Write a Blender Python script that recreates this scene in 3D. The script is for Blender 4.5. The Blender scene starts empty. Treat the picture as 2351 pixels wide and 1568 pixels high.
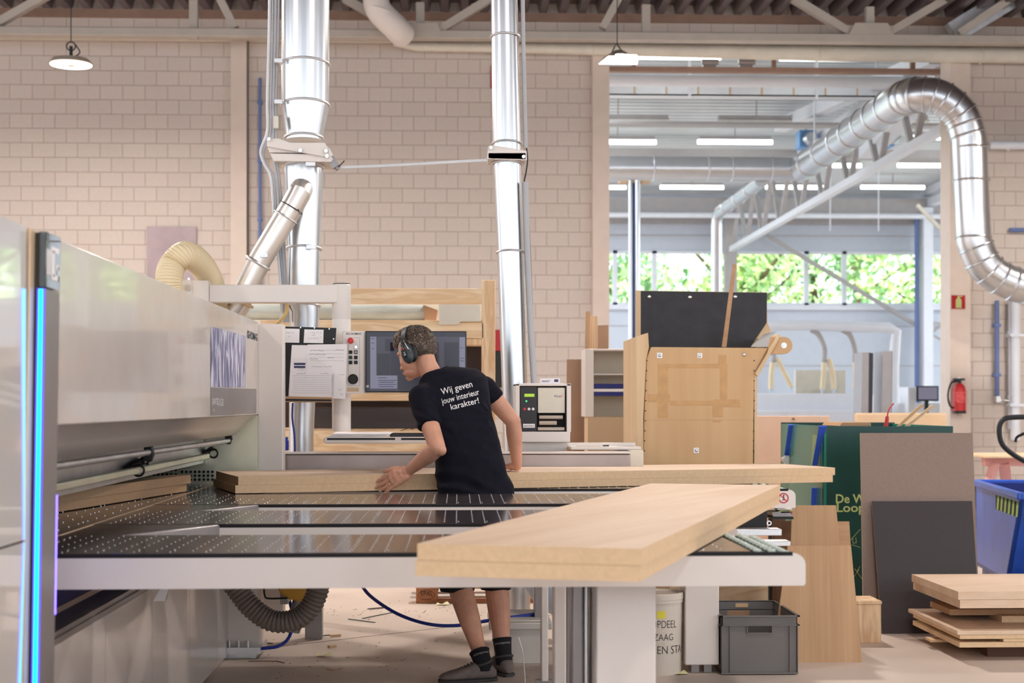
import bpy, bmesh, math, random
from math import sin, cos, pi, atan, sqrt, radians
from mathutils import Vector, Matrix, noise
from mathutils.bvhtree import BVHTree
random.seed(7)
SC = bpy.context.scene
COL = SC.collection
# ------------------------------------------------------------------ camera
F = 3400.0; H = 1.38; PSI = atan(123.5/F)      # focal length in pixels of the 2351 px frame, eye height, yaw
cam = bpy.data.cameras.new('camera'); co = bpy.data.objects.new('camera', cam); COL.objects.link(co)
cam.sensor_width = 36; cam.lens = F/2351*36
cam.shift_y = (784-929)/2351*-1
co.location = (0, 0, H); co.rotation_euler = (pi/2, 0, -PSI)
cam.dof.use_dof = True; cam.dof.focus_distance = 7.7; cam.dof.aperture_fstop = 3.2
cam.clip_end = 300
SC.camera = co
# ------------------------------------------------------------------ view, world, lights
SC.view_settings.view_transform = 'Standard'; SC.view_settings.look = 'None'
SC.view_settings.gamma = 1; SC.view_settings.use_curve_mapping = False
SC.view_settings.exposure = -0.42
try:
    SC.cycles.use_denoising = True
    SC.cycles.max_bounces = 7; SC.cycles.diffuse_bounces = 4; SC.cycles.glossy_bounces = 4
    SC.cycles.transmission_bounces = 6; SC.cycles.transparent_max_bounces = 8
    SC.cycles.sample_clamp_indirect = 6; SC.cycles.caustics_reflective = False; SC.cycles.caustics_refractive = False
except Exception: pass
W = bpy.data.worlds.new('sky'); SC.world = W; W.use_nodes = True
bg = W.node_tree.nodes['Background']; bg.inputs[0].default_value = (.84, .92, 1, 1); bg.inputs[1].default_value = 4.3
sun = bpy.data.lights.new('sun', 'SUN'); sun.energy = 9; sun.angle = radians(1); sun.color = (1, .95, .85)
so = bpy.data.objects.new('sun', sun); COL.objects.link(so); so.rotation_euler = (radians(38), 0, radians(-25))
LAMPS = [(x, y) for y in (17.2, 12.2, 5.6, -.2) for x in (-10.7, -4.4, 1.95, 8.3)]
for i, (x, y) in enumerate(LAMPS):             # the round high-bay lamps of the hall
    l = bpy.data.lights.new('lamp_light', 'AREA'); l.shape = 'DISK'; l.size = .44
    l.energy = {17.2: 150, 12.2: 350, 5.6: 125, -.2: 110}[y]; l.color = (1, .905, .83)
    o = bpy.data.objects.new('lamp_light', l); COL.objects.link(o); o.location = (x, y, 5.22 if x != 1.95 else 5.42)
# ------------------------------------------------------------------ photo pixel -> place (camera model above)
def _d(px, py):
    a = (px-1175.5)/F; b = (929-py)/F
    return Vector((sin(PSI)+cos(PSI)*a, cos(PSI)-sin(PSI)*a, b))
def at(px, py, Y): d = _d(px, py); d = d*(Y/d.y); return Vector((d.x, Y, H+d.z))
def onz(px, py, z): d = _d(px, py); k = (z-H)/d.z; return Vector((d.x*k, d.y*k, z))
def onx(px, py, X): d = _d(px, py); k = X/d.x; return Vector((X, d.y*k, H+d.z*k))
def X_(px, Y): return at(px, 929, Y).x
def Z_(py, Y, px=1175): return at(px, py, Y).z
# ------------------------------------------------------------------ materials
MATS = {}
def rgb(r, g, b):
    f = lambda c: ((c/255+.055)/1.055)**2.4 if c > 10 else c/255/12.92
    return (f(r), f(g), f(b), 1)
def mat(name, col, rough=.5, metal=0., var=.06, vs=6., bump=0., bs=40., emit=None, es=0., trans=0., alpha=1., coat=0., ior=1.45, stretch=(1, 1, 1), rvar=0., spec=.5):
    m = bpy.data.materials.new(name); m.use_nodes = True; nt = m.node_tree; N = nt.nodes; L = nt.links
    p = N['Principled BSDF']
    p.inputs['Roughness'].default_value = rough; p.inputs['Metallic'].default_value = metal
    p.inputs['IOR'].default_value = ior; p.inputs['Alpha'].default_value = alpha
    p.inputs['Transmission Weight'].default_value = trans; p.inputs['Coat Weight'].default_value = coat
    p.inputs['Specular IOR Level'].default_value = spec
    tc = N.new('ShaderNodeTexCoord'); mp = N.new('ShaderNodeMapping'); L.new(tc.outputs['Object'], mp.inputs[0]); mp.inputs['Scale'].default_value = stretch
    n = N.new('ShaderNodeTexNoise'); n.inputs['Scale'].default_value = vs; n.inputs['Detail'].default_value = 4
    L.new(mp.outputs[0], n.inputs['Vector'])
    r = N.new('ShaderNodeValToRGB'); r.color_ramp.elements[0].position = .3; r.color_ramp.elements[1].position = .7
    r.color_ramp.elements[0].color = tuple(c*(1-var) for c in col[:3])+(1,)
    r.color_ramp.elements[1].color = tuple(min(1, c*(1+var)) for c in col[:3])+(1,)
    L.new(n.outputs['Fac'], r.inputs[0]); L.new(r.outputs[0], p.inputs['Base Color'])
    if rvar:
        mr = N.new('ShaderNodeMapRange'); mr.inputs[3].default_value = max(0, rough-rvar); mr.inputs[4].default_value = rough+rvar
        L.new(n.outputs['Fac'], mr.inputs[0]); L.new(mr.outputs[0], p.inputs['Roughness'])
    if bump:
        n2 = N.new('ShaderNodeTexNoise'); n2.inputs['Scale'].default_value = bs; n2.inputs['Detail'].default_value = 5; L.new(mp.outputs[0], n2.inputs['Vector'])
        b = N.new('ShaderNodeBump'); b.inputs['Strength'].default_value = bump; b.inputs['Distance'].default_value = .01
        L.new(n2.outputs['Fac'], b.inputs['Height']); L.new(b.outputs[0], p.inputs['Normal'])
    if emit: p.inputs['Emission Color'].default_value = tuple(emit)+(1,) if len(emit) == 3 else emit; p.inputs['Emission Strength'].default_value = es
    MATS[name] = m; return m
def wood(name, c1, c2, axis=(1, 0, 0), scale=1., rough=.55, rot=0., contrast=1., rings=False, eul=None, raw=None):
    """grain streaks along axis"""
    m = bpy.data.materials.new(name); m.use_nodes = True; nt = m.node_tree; N = nt.nodes; L = nt.links
    p = N['Principled BSDF']; p.inputs['Roughness'].default_value = rough
    tc = N.new('ShaderNodeTexCoord'); m0 = N.new('ShaderNodeMapping'); mp = N.new('ShaderNodeMapping')
    m0.inputs['Rotation'].default_value = eul or (0, 0, rot); L.new(tc.outputs['Object'], m0.inputs[0]); L.new(m0.outputs[0], mp.inputs[0])
    mp.inputs['Scale'].default_value = raw or tuple((1.2 if a else 26)*scale for a in axis)
    n = N.new('ShaderNodeTexNoise'); n.inputs['Scale'].default_value = 1.; n.inputs['Detail'].default_value = 7; n.inputs['Roughness'].default_value = .6; n.inputs['Distortion'].default_value = .6
    L.new(mp.outputs[0], n.inputs['Vector'])
    m2 = N.new('ShaderNodeMapping'); m2.inputs['Scale'].default_value = tuple(v*.22 for v in raw) if raw else tuple((.6 if a else 5)*scale for a in axis); L.new(m0.outputs[0], m2.inputs[0])
    n2 = N.new('ShaderNodeTexNoise'); n2.inputs['Scale'].default_value = 1.; n2.inputs['Detail'].default_value = 3; n2.inputs['Distortion'].default_value = 2.5 if rings else .8
    L.new(m2.outputs[0], n2.inputs['Vector'])
    src = n2.outputs['Fac']
    if rings:
        ma = N.new('ShaderNodeMath'); ma.operation = 'MULTIPLY'; ma.inputs[1].default_value = 9; L.new(src, ma.inputs[0])
        mb = N.new('ShaderNodeMath'); mb.operation = 'PINGPONG'; mb.inputs[1].default_value = 1; L.new(ma.outputs[0], mb.inputs[0]); src = mb.outputs[0]
    mx = N.new('ShaderNodeMix'); mx.data_type = 'FLOAT'; mx.inputs[0].default_value = .5; L.new(n.outputs['Fac'], mx.inputs[2]); L.new(src, mx.inputs[3])
    r = N.new('ShaderNodeValToRGB'); r.color_ramp.elements[0].position = .5-.18/contrast; r.color_ramp.elements[1].position = .5+.18/contrast
    r.color_ramp.elements[0].color = c2; r.color_ramp.elements[1].color = c1
    L.new(mx.outputs[0], r.inputs[0]); L.new(r.outputs[0], p.inputs['Base Color'])
    b = N.new('ShaderNodeBump'); b.inputs['Strength'].default_value = .08; b.inputs['Distance'].default_value = .003
    L.new(n.outputs['Fac'], b.inputs['Height']); L.new(b.outputs[0], p.inputs['Normal'])
    MATS[name] = m; return m
def blockwall(name, col, mortar, bw=.305, bh=.198, gap=.008):
    m = bpy.data.materials.new(name); m.use_nodes = True; nt = m.node_tree; N = nt.nodes; L = nt.links
    p = N['Principled BSDF']; p.inputs['Roughness'].default_value = .85
    tc = N.new('ShaderNodeTexCoord'); sx = N.new('ShaderNodeSeparateXYZ'); L.new(tc.outputs['Object'], sx.inputs[0])
    cx = N.new('ShaderNodeCombineXYZ'); ad = N.new('ShaderNodeMath'); ad.operation = 'ADD'; L.new(sx.outputs[0], ad.inputs[0]); L.new(sx.outputs[1], ad.inputs[1])
    L.new(ad.outputs[0], cx.inputs[0]); L.new(sx.outputs[2], cx.inputs[1])
    br = N.new('ShaderNodeTexBrick'); br.inputs['Scale'].default_value = 1; br.inputs['Brick Width'].default_value = bw; br.inputs['Row Height'].default_value = bh
    br.inputs['Mortar Size'].default_value = gap; br.inputs['Mortar Smooth'].default_value = .6
    br.inputs['Color1'].default_value = col; br.inputs['Color2'].default_value = tuple(c*.95 for c in col[:3])+(1,); br.inputs['Mortar'].default_value = mortar
    L.new(cx.outputs[0], br.inputs['Vector'])
    n = N.new('ShaderNodeTexNoise'); n.inputs['Scale'].default_value = 30; n.inputs['Detail'].default_value = 5; L.new(tc.outputs['Object'], n.inputs['Vector'])
    mx = N.new('ShaderNodeMix'); mx.data_type = 'RGBA'; mx.blend_type = 'MULTIPLY'; mx.inputs[0].default_value = .16
    L.new(br.outputs['Color'], mx.inputs[6]); L.new(n.outputs['Color'], mx.inputs[7]); L.new(mx.outputs[2], p.inputs['Base Color'])
    b = N.new('ShaderNodeBump'); b.invert = True; b.inputs['Strength'].default_value = .6; b.inputs['Distance'].default_value = .008
    L.new(br.outputs['Fac'], b.inputs['Height']); L.new(b.outputs[0], p.inputs['Normal'])
    MATS[name] = m; return m
# ------------------------------------------------------------------ mesh builder
ORG = {}
def V(*a): return Vector(a)
def frame(d):
    d = Vector(d).normalized(); up = V(0, 0, 1) if abs(d.z) < .95 else V(0, 1, 0)
    a = d.cross(up).normalized(); b = a.cross(d).normalized(); return a, b
def smoothpath(pts, n=8):
    pts = [Vector(p) for p in pts]; out = []
    P = [pts[0]*2-pts[1]]+pts+[pts[-1]*2-pts[-2]]
    for i in range(1, len(P)-2):
        for k in range(n):
            t = k/n; a, b, c, d = P[i-1:i+3]
            out.append(.5*((2*b)+(c-a)*t+(2*a-5*b+4*c-d)*t*t+(3*b-3*c+d-a)*t**3))
    out.append(pts[-1]); return out
class MB:
    def __init__(s): s.v = []; s.f = []; s.mi = []; s.m = 0
    def add(s, vs, fs):
        o = len(s.v); s.v += [Vector(v) for v in vs]
        for f in fs: s.f.append([i+o for i in f]); s.mi.append(s.m)
        return s
    def box(s, x0, x1, y0, y1, z0, z1):
        return s.add([(x, y, z) for z in (z0, z1) for y in (y0, y1) for x in (x0, x1)],
                     [(0, 2, 3, 1), (4, 5, 7, 6), (0, 1, 5, 4), (2, 6, 7, 3), (0, 4, 6, 2), (1, 3, 7, 5)])
    def obox(s, c, a, b, n):
        c, a, b, n = map(Vector, (c, a, b, n))
        return s.add([c+i*a+j*b+k*n for k in (-1, 1) for j in (-1, 1) for i in (-1, 1)],
                     [(0, 2, 3, 1), (4, 5, 7, 6), (0, 1, 5, 4), (2, 6, 7, 3), (0, 4, 6, 2), (1, 3, 7, 5)])
    def bar(s, p, q, w, h, up=None):
        p, q = Vector(p), Vector(q); d = (q-p).normalized()
        if up is None: a, b = frame(d)
        else: a = d.cross(Vector(up)).normalized(); b = a.cross(d)
        return s.obox((p+q)/2, a*w/2, (q-p)/2, b*h/2)
    def prism(s, poly, ext):
        n = len(poly); e = Vector(ext); P = [Vector(p) for p in poly]
        return s.add(P+[p+e for p in P], [list(range(n))[::-1], list(range(n, 2*n))]+[(i, (i+1) % n, (i+1) % n+n, i+n) for i in range(n)])
    def quad(s, a, b, c, d): return s.add([a, b, c, d], [(0, 1, 2, 3)])
    def tube(s, pts, r, seg=12, caps=True, rf=None):
        P = [Vector(p) for p in pts]; n = len(P); vs = []; a = None
        for i in range(n):
            d = (P[min(i+1, n-1)]-P[max(i-1, 0)]).normalized()
            if a is None: a, b = frame(d)
            else:
                a = (a-d*a.dot(d)).normalized()
            b = a.cross(d).normalized()
            ri = rf(i) if rf else (r[i] if isinstance(r, (list, tuple)) else r)
            for k in range(seg):
                t = 2*pi*k/seg; vs.append(P[i]+a*cos(t)*ri+b*sin(t)*ri)
        fs = [(i*seg+k, i*seg+(k+1) % seg, (i+1)*seg+(k+1) % seg, (i+1)*seg+k) for i in range(n-1) for k in range(seg)]
        if caps: fs += [list(range(seg))[::-1], [(n-1)*seg+k for k in range(seg)]]
        return s.add(vs, fs)
    def cyl(s, p, q, r, r2=None, seg=16, caps=True): return s.tube([p, q], [r, r if r2 is None else r2], seg, caps)
    def lathe(s, c, prof, seg=24, axis=(0, 0, 1)):
        c = Vector(c); ax = Vector(axis).normalized(); a, b = frame(ax); vs = []
        for r, z in prof:
            for k in range(seg): t = 2*pi*k/seg; vs.append(c+ax*z+a*cos(t)*max(r, 1e-5)+b*sin(t)*max(r, 1e-5))
        n = len(prof)
        return s.add(vs, [(i*seg+k, i*seg+(k+1) % seg, (i+1)*seg+(k+1) % seg, (i+1)*seg+k) for i in range(n-1) for k in range(seg)])
    def ring(s, c, R, r, axis=(0, 0, 1), seg=28, s2=8):
        c = Vector(c); ax = Vector(axis).normalized(); a, b = frame(ax); vs = []
        for k in range(seg):
            t = 2*pi*k/seg; e = a*cos(t)+b*sin(t)
            for j in range(s2): u = 2*pi*j/s2; vs.append(c+e*(R+r*cos(u))+ax*r*sin(u))
        return s.add(vs, [(k*s2+j, k*s2+(j+1) % s2, ((k+1) % seg)*s2+(j+1) % s2, ((k+1) % seg)*s2+j) for k in range(seg) for j in range(s2)])
    def ball(s, c, r, seg=14, rings=9, M=None):
        c = Vector(c); r = Vector(r) if not isinstance(r, (int, float)) else V(r, r, r); vs = []; M = M or Matrix.Identity(3)
        for i in range(rings+1):
            ph = pi*i/rings
            for k in range(seg):
                t = 2*pi*k/seg; vs.append(c+M @ V(r.x*sin(ph)*cos(t), r.y*sin(ph)*sin(t), r.z*cos(ph)))
        return s.add(vs, [(i*seg+k, (i+1)*seg+k, (i+1)*seg+(k+1) % seg, i*seg+(k+1) % seg) for i in range(rings) for k in range(seg)])
    def build(s, name, mats, parent=None, bev=0, smooth=35, segs=2):
        me = bpy.data.meshes.new(name)
        if parent is None:
            lo = V(*(min(v[i] for v in s.v) for i in range(3))); hi = V(*(max(v[i] for v in s.v) for i in range(3)))
            org = V((lo.x+hi.x)/2, (lo.y+hi.y)/2, lo.z)
        else: org = ORG[parent.name]
        me.from_pydata([v-org for v in s.v], [], s.f)
        if not isinstance(mats, (list, tuple)): mats = [mats]
        for m in mats: me.materials.append(m)
        me.polygons.foreach_set('material_index', s.mi)
        me.polygons.foreach_set('use_smooth', [True]*len(s.f)); me.validate(); me.update()
        bm = bmesh.new(); bm.from_mesh(me); bmesh.ops.recalc_face_normals(bm, faces=bm.faces[:]); bm.to_mesh(me); bm.free()
        me.set_sharp_from_angle(angle=radians(smooth))
        o = bpy.data.objects.new(name, me); COL.objects.link(o)
        if parent is None: o.location = org; ORG[o.name] = org
        else: o.parent = parent; ORG[o.name] = org
        if bev:
            b = o.modifiers.new('bevel', 'BEVEL'); b.width = bev; b.segments = segs; b.limit_method = 'ANGLE'; b.angle_limit = radians(40); b.harden_normals = False
        return o
def thing(name, label, cat, loc, group=None):
    o = bpy.data.objects.new(name, None); COL.objects.link(o); o.location = loc; o.empty_display_size = .1
    o['label'] = label; o['category'] = cat
    if group: o['group'] = group
    ORG[o.name] = Vector(loc); return o
def tag(o, label, cat, group=None, kind=None):
    if label: o['label'] = label
    if cat: o['category'] = cat
    if group: o['group'] = group
    if kind: o['kind'] = kind
    return o
def struct(o, label=None):
    o['kind'] = 'structure'
    if label: o['label'] = label
    return o
def dup(root, loc, label=None):
    r = root.copy(); COL.objects.link(r); r.location = loc; ORG[r.name] = Vector(loc)
    if label: r['label'] = label
    for c in list(root.children):
        k = c.copy(); COL.objects.link(k); k.parent = r
        for g in c.children: h = g.copy(); COL.objects.link(h); h.parent = k
    return r
def textmesh(body, size, spacing=1., shear=0., bold=0.):
    cu = bpy.data.curves.new('t', 'FONT'); cu.body = body; cu.size = size; cu.space_character = spacing; cu.shear = shear; cu.offset = bold*size
    cu.align_x = 'LEFT'; cu.resolution_u = 3
    o = bpy.data.objects.new('t', cu); COL.objects.link(o); bpy.context.view_layer.update()
    me = bpy.data.meshes.new_from_object(o.evaluated_get(bpy.context.evaluated_depsgraph_get()))
    vs = [v.co.copy() for v in me.vertices]; fs = [list(p.vertices) for p in me.polygons]
    bpy.data.objects.remove(o); bpy.data.meshes.remove(me); bpy.data.curves.remove(cu)
    return vs, fs
def lettering(body, p0, ux, uz, width, mat_, parent, height=None, name='lettering', bold=0., nrm=None):
    """flat letters laid on a surface: p0 lower-left, ux along the line, uz up"""
    vs, fs = textmesh(body, 1., bold=bold)
    x0 = min(v.x for v in vs); x1 = max(v.x for v in vs); y0 = min(v.y for v in vs); y1 = max(v.y for v in vs)
    k = width/(x1-x0); kz = k if height is None else height/(y1-y0)
    ux, uz = Vector(ux).normalized(), Vector(uz).normalized()
    mb = MB(); mb.add([Vector(p0)+ux*(v.x-x0)*k+uz*(v.y-y0)*kz for v in vs], fs)
    return mb.build(name, mat_, parent)
# ------------------------------------------------------------------ palette
M = MATS
mat('concrete', rgb(208, 192, 180), .55, var=.1, vs=1.3, bump=.05, bs=60, rvar=.1)
mat('concrete_cut', rgb(120, 108, 100), .9)
blockwall('block', rgb(219, 206, 196), rgb(190, 174, 163))
mat('paint_wall', rgb(220, 204, 192), .7, var=.03)
mat('paint_steel', rgb(186, 178, 168), .5, var=.05)
mat('steel_brown', rgb(150, 120, 104), .6, var=.1)
mat('deck_dark', rgb(118, 108, 112), .45, metal=.3, var=.1)
mat('deck_light', rgb(205, 210, 214), .45, var=.04, vs=2)
mat('galv', (.64, .66, .69, 1), .30, metal=1, var=.035, vs=5, rvar=.03)
mat('galv_dull', (.70, .70, .71, 1), .42, metal=1, var=.1, vs=10, rvar=.1)
mat('alu_tube', (.80, .76, .72, 1), .36, metal=.85, var=.05)
mat('white_metal', rgb(230, 222, 216), .38, var=.015)
mat('white_gloss', rgb(208, 198, 190), .2, var=.02, rvar=.05, coat=.3, spec=.6)
mat('cover_mirror', rgb(226, 219, 213), .1, var=.01, coat=1., spec=.9)
mat('skirt', rgb(206, 198, 192), .22, var=.02, coat=.3)
mat('grey_satin', rgb(150, 145, 145), .35, metal=.5, var=.05)
mat('lip_steel', (.80, .72, .64, 1), .34, metal=.55, var=.03, vs=3, rvar=.03)
mat('plate_steel', (.72, .70, .54, 1), .35, metal=.6, var=.08, rvar=.08)
mat('dark_plastic', rgb(44, 42, 46), .45, var=.05)
mat('black', rgb(22, 22, 24), .5, var=.1)
mat('rubber', rgb(48, 48, 54), .55, var=.2, vs=12, bump=.15, bs=60)
mat('dark_top', rgb(76, 68, 70), .13, metal=.15, var=.08, vs=8, rvar=.03, stretch=(.5, 6, 1))
mat('nozzle', rgb(240, 238, 240), .25, metal=.6)
mat('gap_dark', rgb(30, 28, 32), .8)
mat('gold_trim', rgb(214, 186, 156), .35, metal=.3)
mat('mirror_black', rgb(30, 34, 32), .06, coat=1)
mat('blue_dark', rgb(60, 60, 120), .35)
mat('led', (.02, .45, .9, 1), .4, emit=(.0, .62, 1.), es=3.2)
mat('led_halo', (.1, .1, .9, 1), .4, emit=(.10, .06, 1.), es=2.2)
mat('led_far', (.1, .1, .9, 1), .4, emit=(.13, .08, 1.), es=12)
wood('oak_top', rgb(226, 200, 174), rgb(206, 172, 140), (1, 0, 0), 1., rot=-radians(60))
wood('oak_far', rgb(232, 208, 184), rgb(214, 182, 152), (1, 0, 0), 1., rot=-radians(17.8))
mat('mdf', rgb(222, 190, 152), .75, var=.06, vs=60)
mat('mdf_dark', rgb(182, 146, 112), .75, var=.05, vs=60)
wood('pine', rgb(240, 216, 182), rgb(224, 190, 148), (1, 0, 0), .8, rings=True)
wood('pine_v', rgb(236, 208, 172), rgb(216, 178, 136), (0, 0, 1), .8, rings=True)
wood('ply', rgb(216, 182, 138), rgb(198, 158, 112), (0, 0, 1), .35)
wood('ply_light', rgb(228, 202, 166), rgb(206, 172, 128), (0, 0, 1), .5)
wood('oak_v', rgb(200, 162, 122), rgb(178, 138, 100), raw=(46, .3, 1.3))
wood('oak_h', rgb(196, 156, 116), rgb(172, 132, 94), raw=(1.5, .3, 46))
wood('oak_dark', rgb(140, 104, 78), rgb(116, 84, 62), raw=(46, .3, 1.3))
mat('kraft', rgb(226, 192, 166), .8, var=.03)
mat('kraft_tan', rgb(208, 180, 148), .8, var=.03)
mat('cardboard', rgb(178, 146, 122), .85)
mat('screw', (.75, .75, .75, 1), .3, metal=1)
mat('paper', rgb(242, 238, 240), .8, var=.01)
mat('ink', rgb(70, 74, 110), .8)
mat('ink_black', rgb(30, 30, 34), .7)
mat('print_white', rgb(238, 236, 236), .7)
mat('teal_mark', rgb(20, 60, 74), .6)
mat('red', rgb(204, 44, 48), .4)
mat('red_deep', rgb(170, 26, 36), .4)
mat('green_btn', rgb(40, 74, 54), .5)
mat('lime', rgb(190, 205, 110), .6)
mat('lcd', rgb(160, 200, 60), .4, emit=(.36, .62, .06), es=.5)
mat('green_led', rgb(40, 240, 120), .4, emit=(.05, .9, .25), es=2)
mat('screen_dark', rgb(22, 20, 28), .25, emit=(.022, .019, .032), es=1.)
mat('screen_mid', rgb(48, 46, 56), .3, emit=(.05, .047, .066), es=1.)
mat('screen_light', rgb(70, 70, 84), .3, emit=(.22, .215, .29), es=.9)
mat('cream_hose', rgb(243, 224, 186), .35, var=.03, trans=.15)
mat('rail_steel', rgb(160, 146, 140), .32, metal=.7, var=.08, vs=5)
mat('grey_hose', rgb(108, 98, 92), .42, var=.04)
mat('blue_cable', rgb(40, 60, 160), .45)
mat('cable_grey', rgb(178, 178, 182), .45)
mat('cable_white', rgb(220, 222, 226), .45)
mat('cable_yellow', rgb(222, 190, 120), .5)
mat('yellow', rgb(214, 160, 60), .45)
mat('poster', rgb(176, 160, 164), .7, var=.12, vs=2.5)
mat('fleece', rgb(176, 184, 182), .9, var=.22, vs=3, stretch=(1, 1, 5))
mat('sheet_white', rgb(220, 214, 200), .8)
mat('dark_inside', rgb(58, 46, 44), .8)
mat('taupe', rgb(142, 122, 112), .6, var=.06, vs=80)
mat('charcoal', rgb(66, 60, 62), .38, var=.06, vs=60)
mat('edge_light', rgb(190, 176, 160), .7)
mat('green_dark', rgb(14, 66, 60), .3, var=.15, vs=5)
mat('green_side', rgb(28, 120, 104), .3, var=.15, vs=4)
mat('clear_sheet', rgb(120, 176, 166), .15, alpha=.3)
mat('lime_text', rgb(188, 200, 130), .6)
mat('strap', rgb(50, 90, 210), .6)
mat('crate_grey', rgb(112, 108, 106), .45, var=.05)
mat('crate_dark', rgb(66, 62, 62), .5)
mat('bucket', rgb(216, 206, 194), .4, var=.03)
mat('tub', rgb(206, 200, 192), .35)
mat('sticker_yellow', rgb(232, 220, 80), .7)
mat('skip_blue', rgb(52, 96, 200), .35, var=.15, vs=3)
mat('skip_dark', rgb(24, 40, 120), .4)
mat('pink_wood', rgb(222, 172, 172), .6)
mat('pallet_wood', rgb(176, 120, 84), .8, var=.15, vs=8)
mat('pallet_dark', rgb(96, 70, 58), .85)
mat('hall_blue_wall', rgb(206, 214, 226), .6, var=.02)
mat('hall_white', rgb(228, 232, 240), .5, var=.02)
mat('hall_steel', rgb(176, 172, 172), .5)
mat('blue_pipe', rgb(100, 120, 172), .45)
mat('blue_box', rgb(110, 160, 216), .45)
mat('tube_light', (1, 1, 1, 1), .4, emit=(.92, 1, .97), es=9)
mat('tube_off', rgb(225, 222, 215), .4)
mat('lamp_glow', (1, 1, 1, 1), .4, emit=(1, .93, .82), es=16)
mat('lamp_body', rgb(190, 176, 160), .4)
mat('glass', (1, 1, 1, 1), .02, trans=1., ior=1.01, alpha=.12)
mat('leaf_a', rgb(172, 206, 140), .6, var=.3, vs=1.5)
mat('leaf_b', rgb(206, 226, 150), .6, var=.25, vs=1.5)
mat('leaf_c', rgb(146, 188, 142), .6, var=.35, vs=1.5)
mat('bark', rgb(110, 92, 76), .9)
mat('grass', rgb(120, 160, 80), .9)
mat('skin', rgb(214, 158, 132), .52, var=.1, vs=14, bump=.1, bs=120)
MATS['skin'].node_tree.nodes['Principled BSDF'].inputs['Subsurface Weight'].default_value = .12
MATS['skin'].node_tree.nodes['Principled BSDF'].inputs['Subsurface Radius'].default_value = (.02, .008, .004)
mat('shirt', rgb(25, 25, 35), .9, var=.12, vs=30, bump=.06, bs=300, spec=.15)
mat('shorts', rgb(15, 15, 19), .85, var=.1)
mat('hair', rgb(92, 78, 68), .6, var=.35, vs=60)
mat('hair_light', rgb(170, 152, 136), .55, var=.25, vs=60)
mat('muff', rgb(58, 66, 72), .38, var=.04)
mat('muff_black', rgb(26, 27, 30), .45)
mat('sock', rgb(26, 24, 30), .9)
mat('shoe', rgb(122, 110, 104), .8, var=.1, vs=40)
mat('shoe_sole', rgb(70, 66, 66), .7)
mat('gold_ring', (.9, .75, .5, 1), .25, metal=1)
# ------------------------------------------------------------------ the building
YW = 20.4; XO0, XO1 = X_(1397, YW), X_(2175, YW); ZO = Z_(119, YW, 1800); ZT = Z_(97, YW, 400)
b = MB(); b.box(-16, 24, -8, 46, -.3, 0); struct(b.build('floor', M['concrete']))
b = MB()
for y in (2.5, 14.): b.box(-15.5, 15.5, y, y+.006, 0, .0012)
for x in (-6., 6.6): b.box(x, x+.006, -6, 20, 0, .0012)
b.bar(onz(560, 1494, .0006), onz(1300, 1408, .0006), .007, .0012, up=(0, 0, 1))
struct(b.build('trim_1', M['concrete_cut']))
b = MB(); b.box(-14, XO0, YW, YW+.3, 0, 8.4); b.box(XO1+.3, 14, YW, YW+.3, 0, 8.4); b.box(XO0, XO1+.3, YW, YW+.3, ZO, 8.4)
struct(b.build('wall_back', M['block']))
for nm_, xw in (('wall_left', -14.3), ('wall_right', 14)):      # unseen side walls; window band added along the front part for broad light
    b = MB(); b.box(xw, xw+.3, -8, YW+.3, 0, 1.6); b.box(xw, xw+.3, -8, YW+.3, 6.1, 8.4); b.box(xw, xw+.3, 15.4 if xw < 0 else 12.4, YW+.3, 1.6, 6.1)
    for i in range(6 if xw < 0 else 5): b.box(xw, xw+.3, -8+i*4, -7.5+i*4, 1.6, 6.1)
    struct(b.build(nm_, M['block']))
b = MB()                                   # front wall behind the camera: piers and spandrels around a window band
b.box(-14, 14, -8.3, -8, 0, .8); b.box(-14, 14, -8.3, -8, 6.2, 8.4)
for i in range(8): b.box(-14+i*3.88, -13.5+i*3.88, -8.3, -8, .8, 6.2)
struct(b.build('wall_front', M['block']))
# corrugated roof deck of the near hall
def deck(name, x0, x1, y0, y1, z, pitch, dep, m, alongy=True, t=.02):
    b = MB(); n = int(round(((x1-x0) if alongy else (y1-y0))/pitch)); pr = []
    for i in range(n):
        o = (x0 if alongy else y0)+i*pitch
        pr += [(o, 0), (o+pitch*.36, 0), (o+pitch*.5, dep), (o+pitch*.86, dep)]
    pr.append(((x0 if alongy else y0)+n*pitch, 0))
    vs = []
    for (u, w) in pr:
        vs += [(u, y0, z+w), (u, y1, z+w)] if alongy else [(x0, u, z+w), (x1, u, z+w)]
    b.add(vs, [(2*i, 2*i+1, 2*i+3, 2*i+2) for i in range(len(pr)-1)])
    b.box(x0, x1, y0, y1, z+dep+.02, z+dep+.12)
    return b.build(name, m, smooth=20)
struct(deck('ceiling', -14, 14, -8, YW+.3, Z_(31, YW), .27, .14, M['deck_dark']))
# brown beam at the wall head, top trim line, truss in front of the wall
b = MB(); b.box(-14, 14, YW-.05, YW, Z_(50, YW), Z_(31, YW)); struct(b.build('trim_2', M['steel_brown']))
b = MB(); b.box(-14, 14, YW-.07, YW, Z_(101, YW), Z_(96, YW)); struct(b.build('trim_3', M['sheet_white']))
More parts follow.
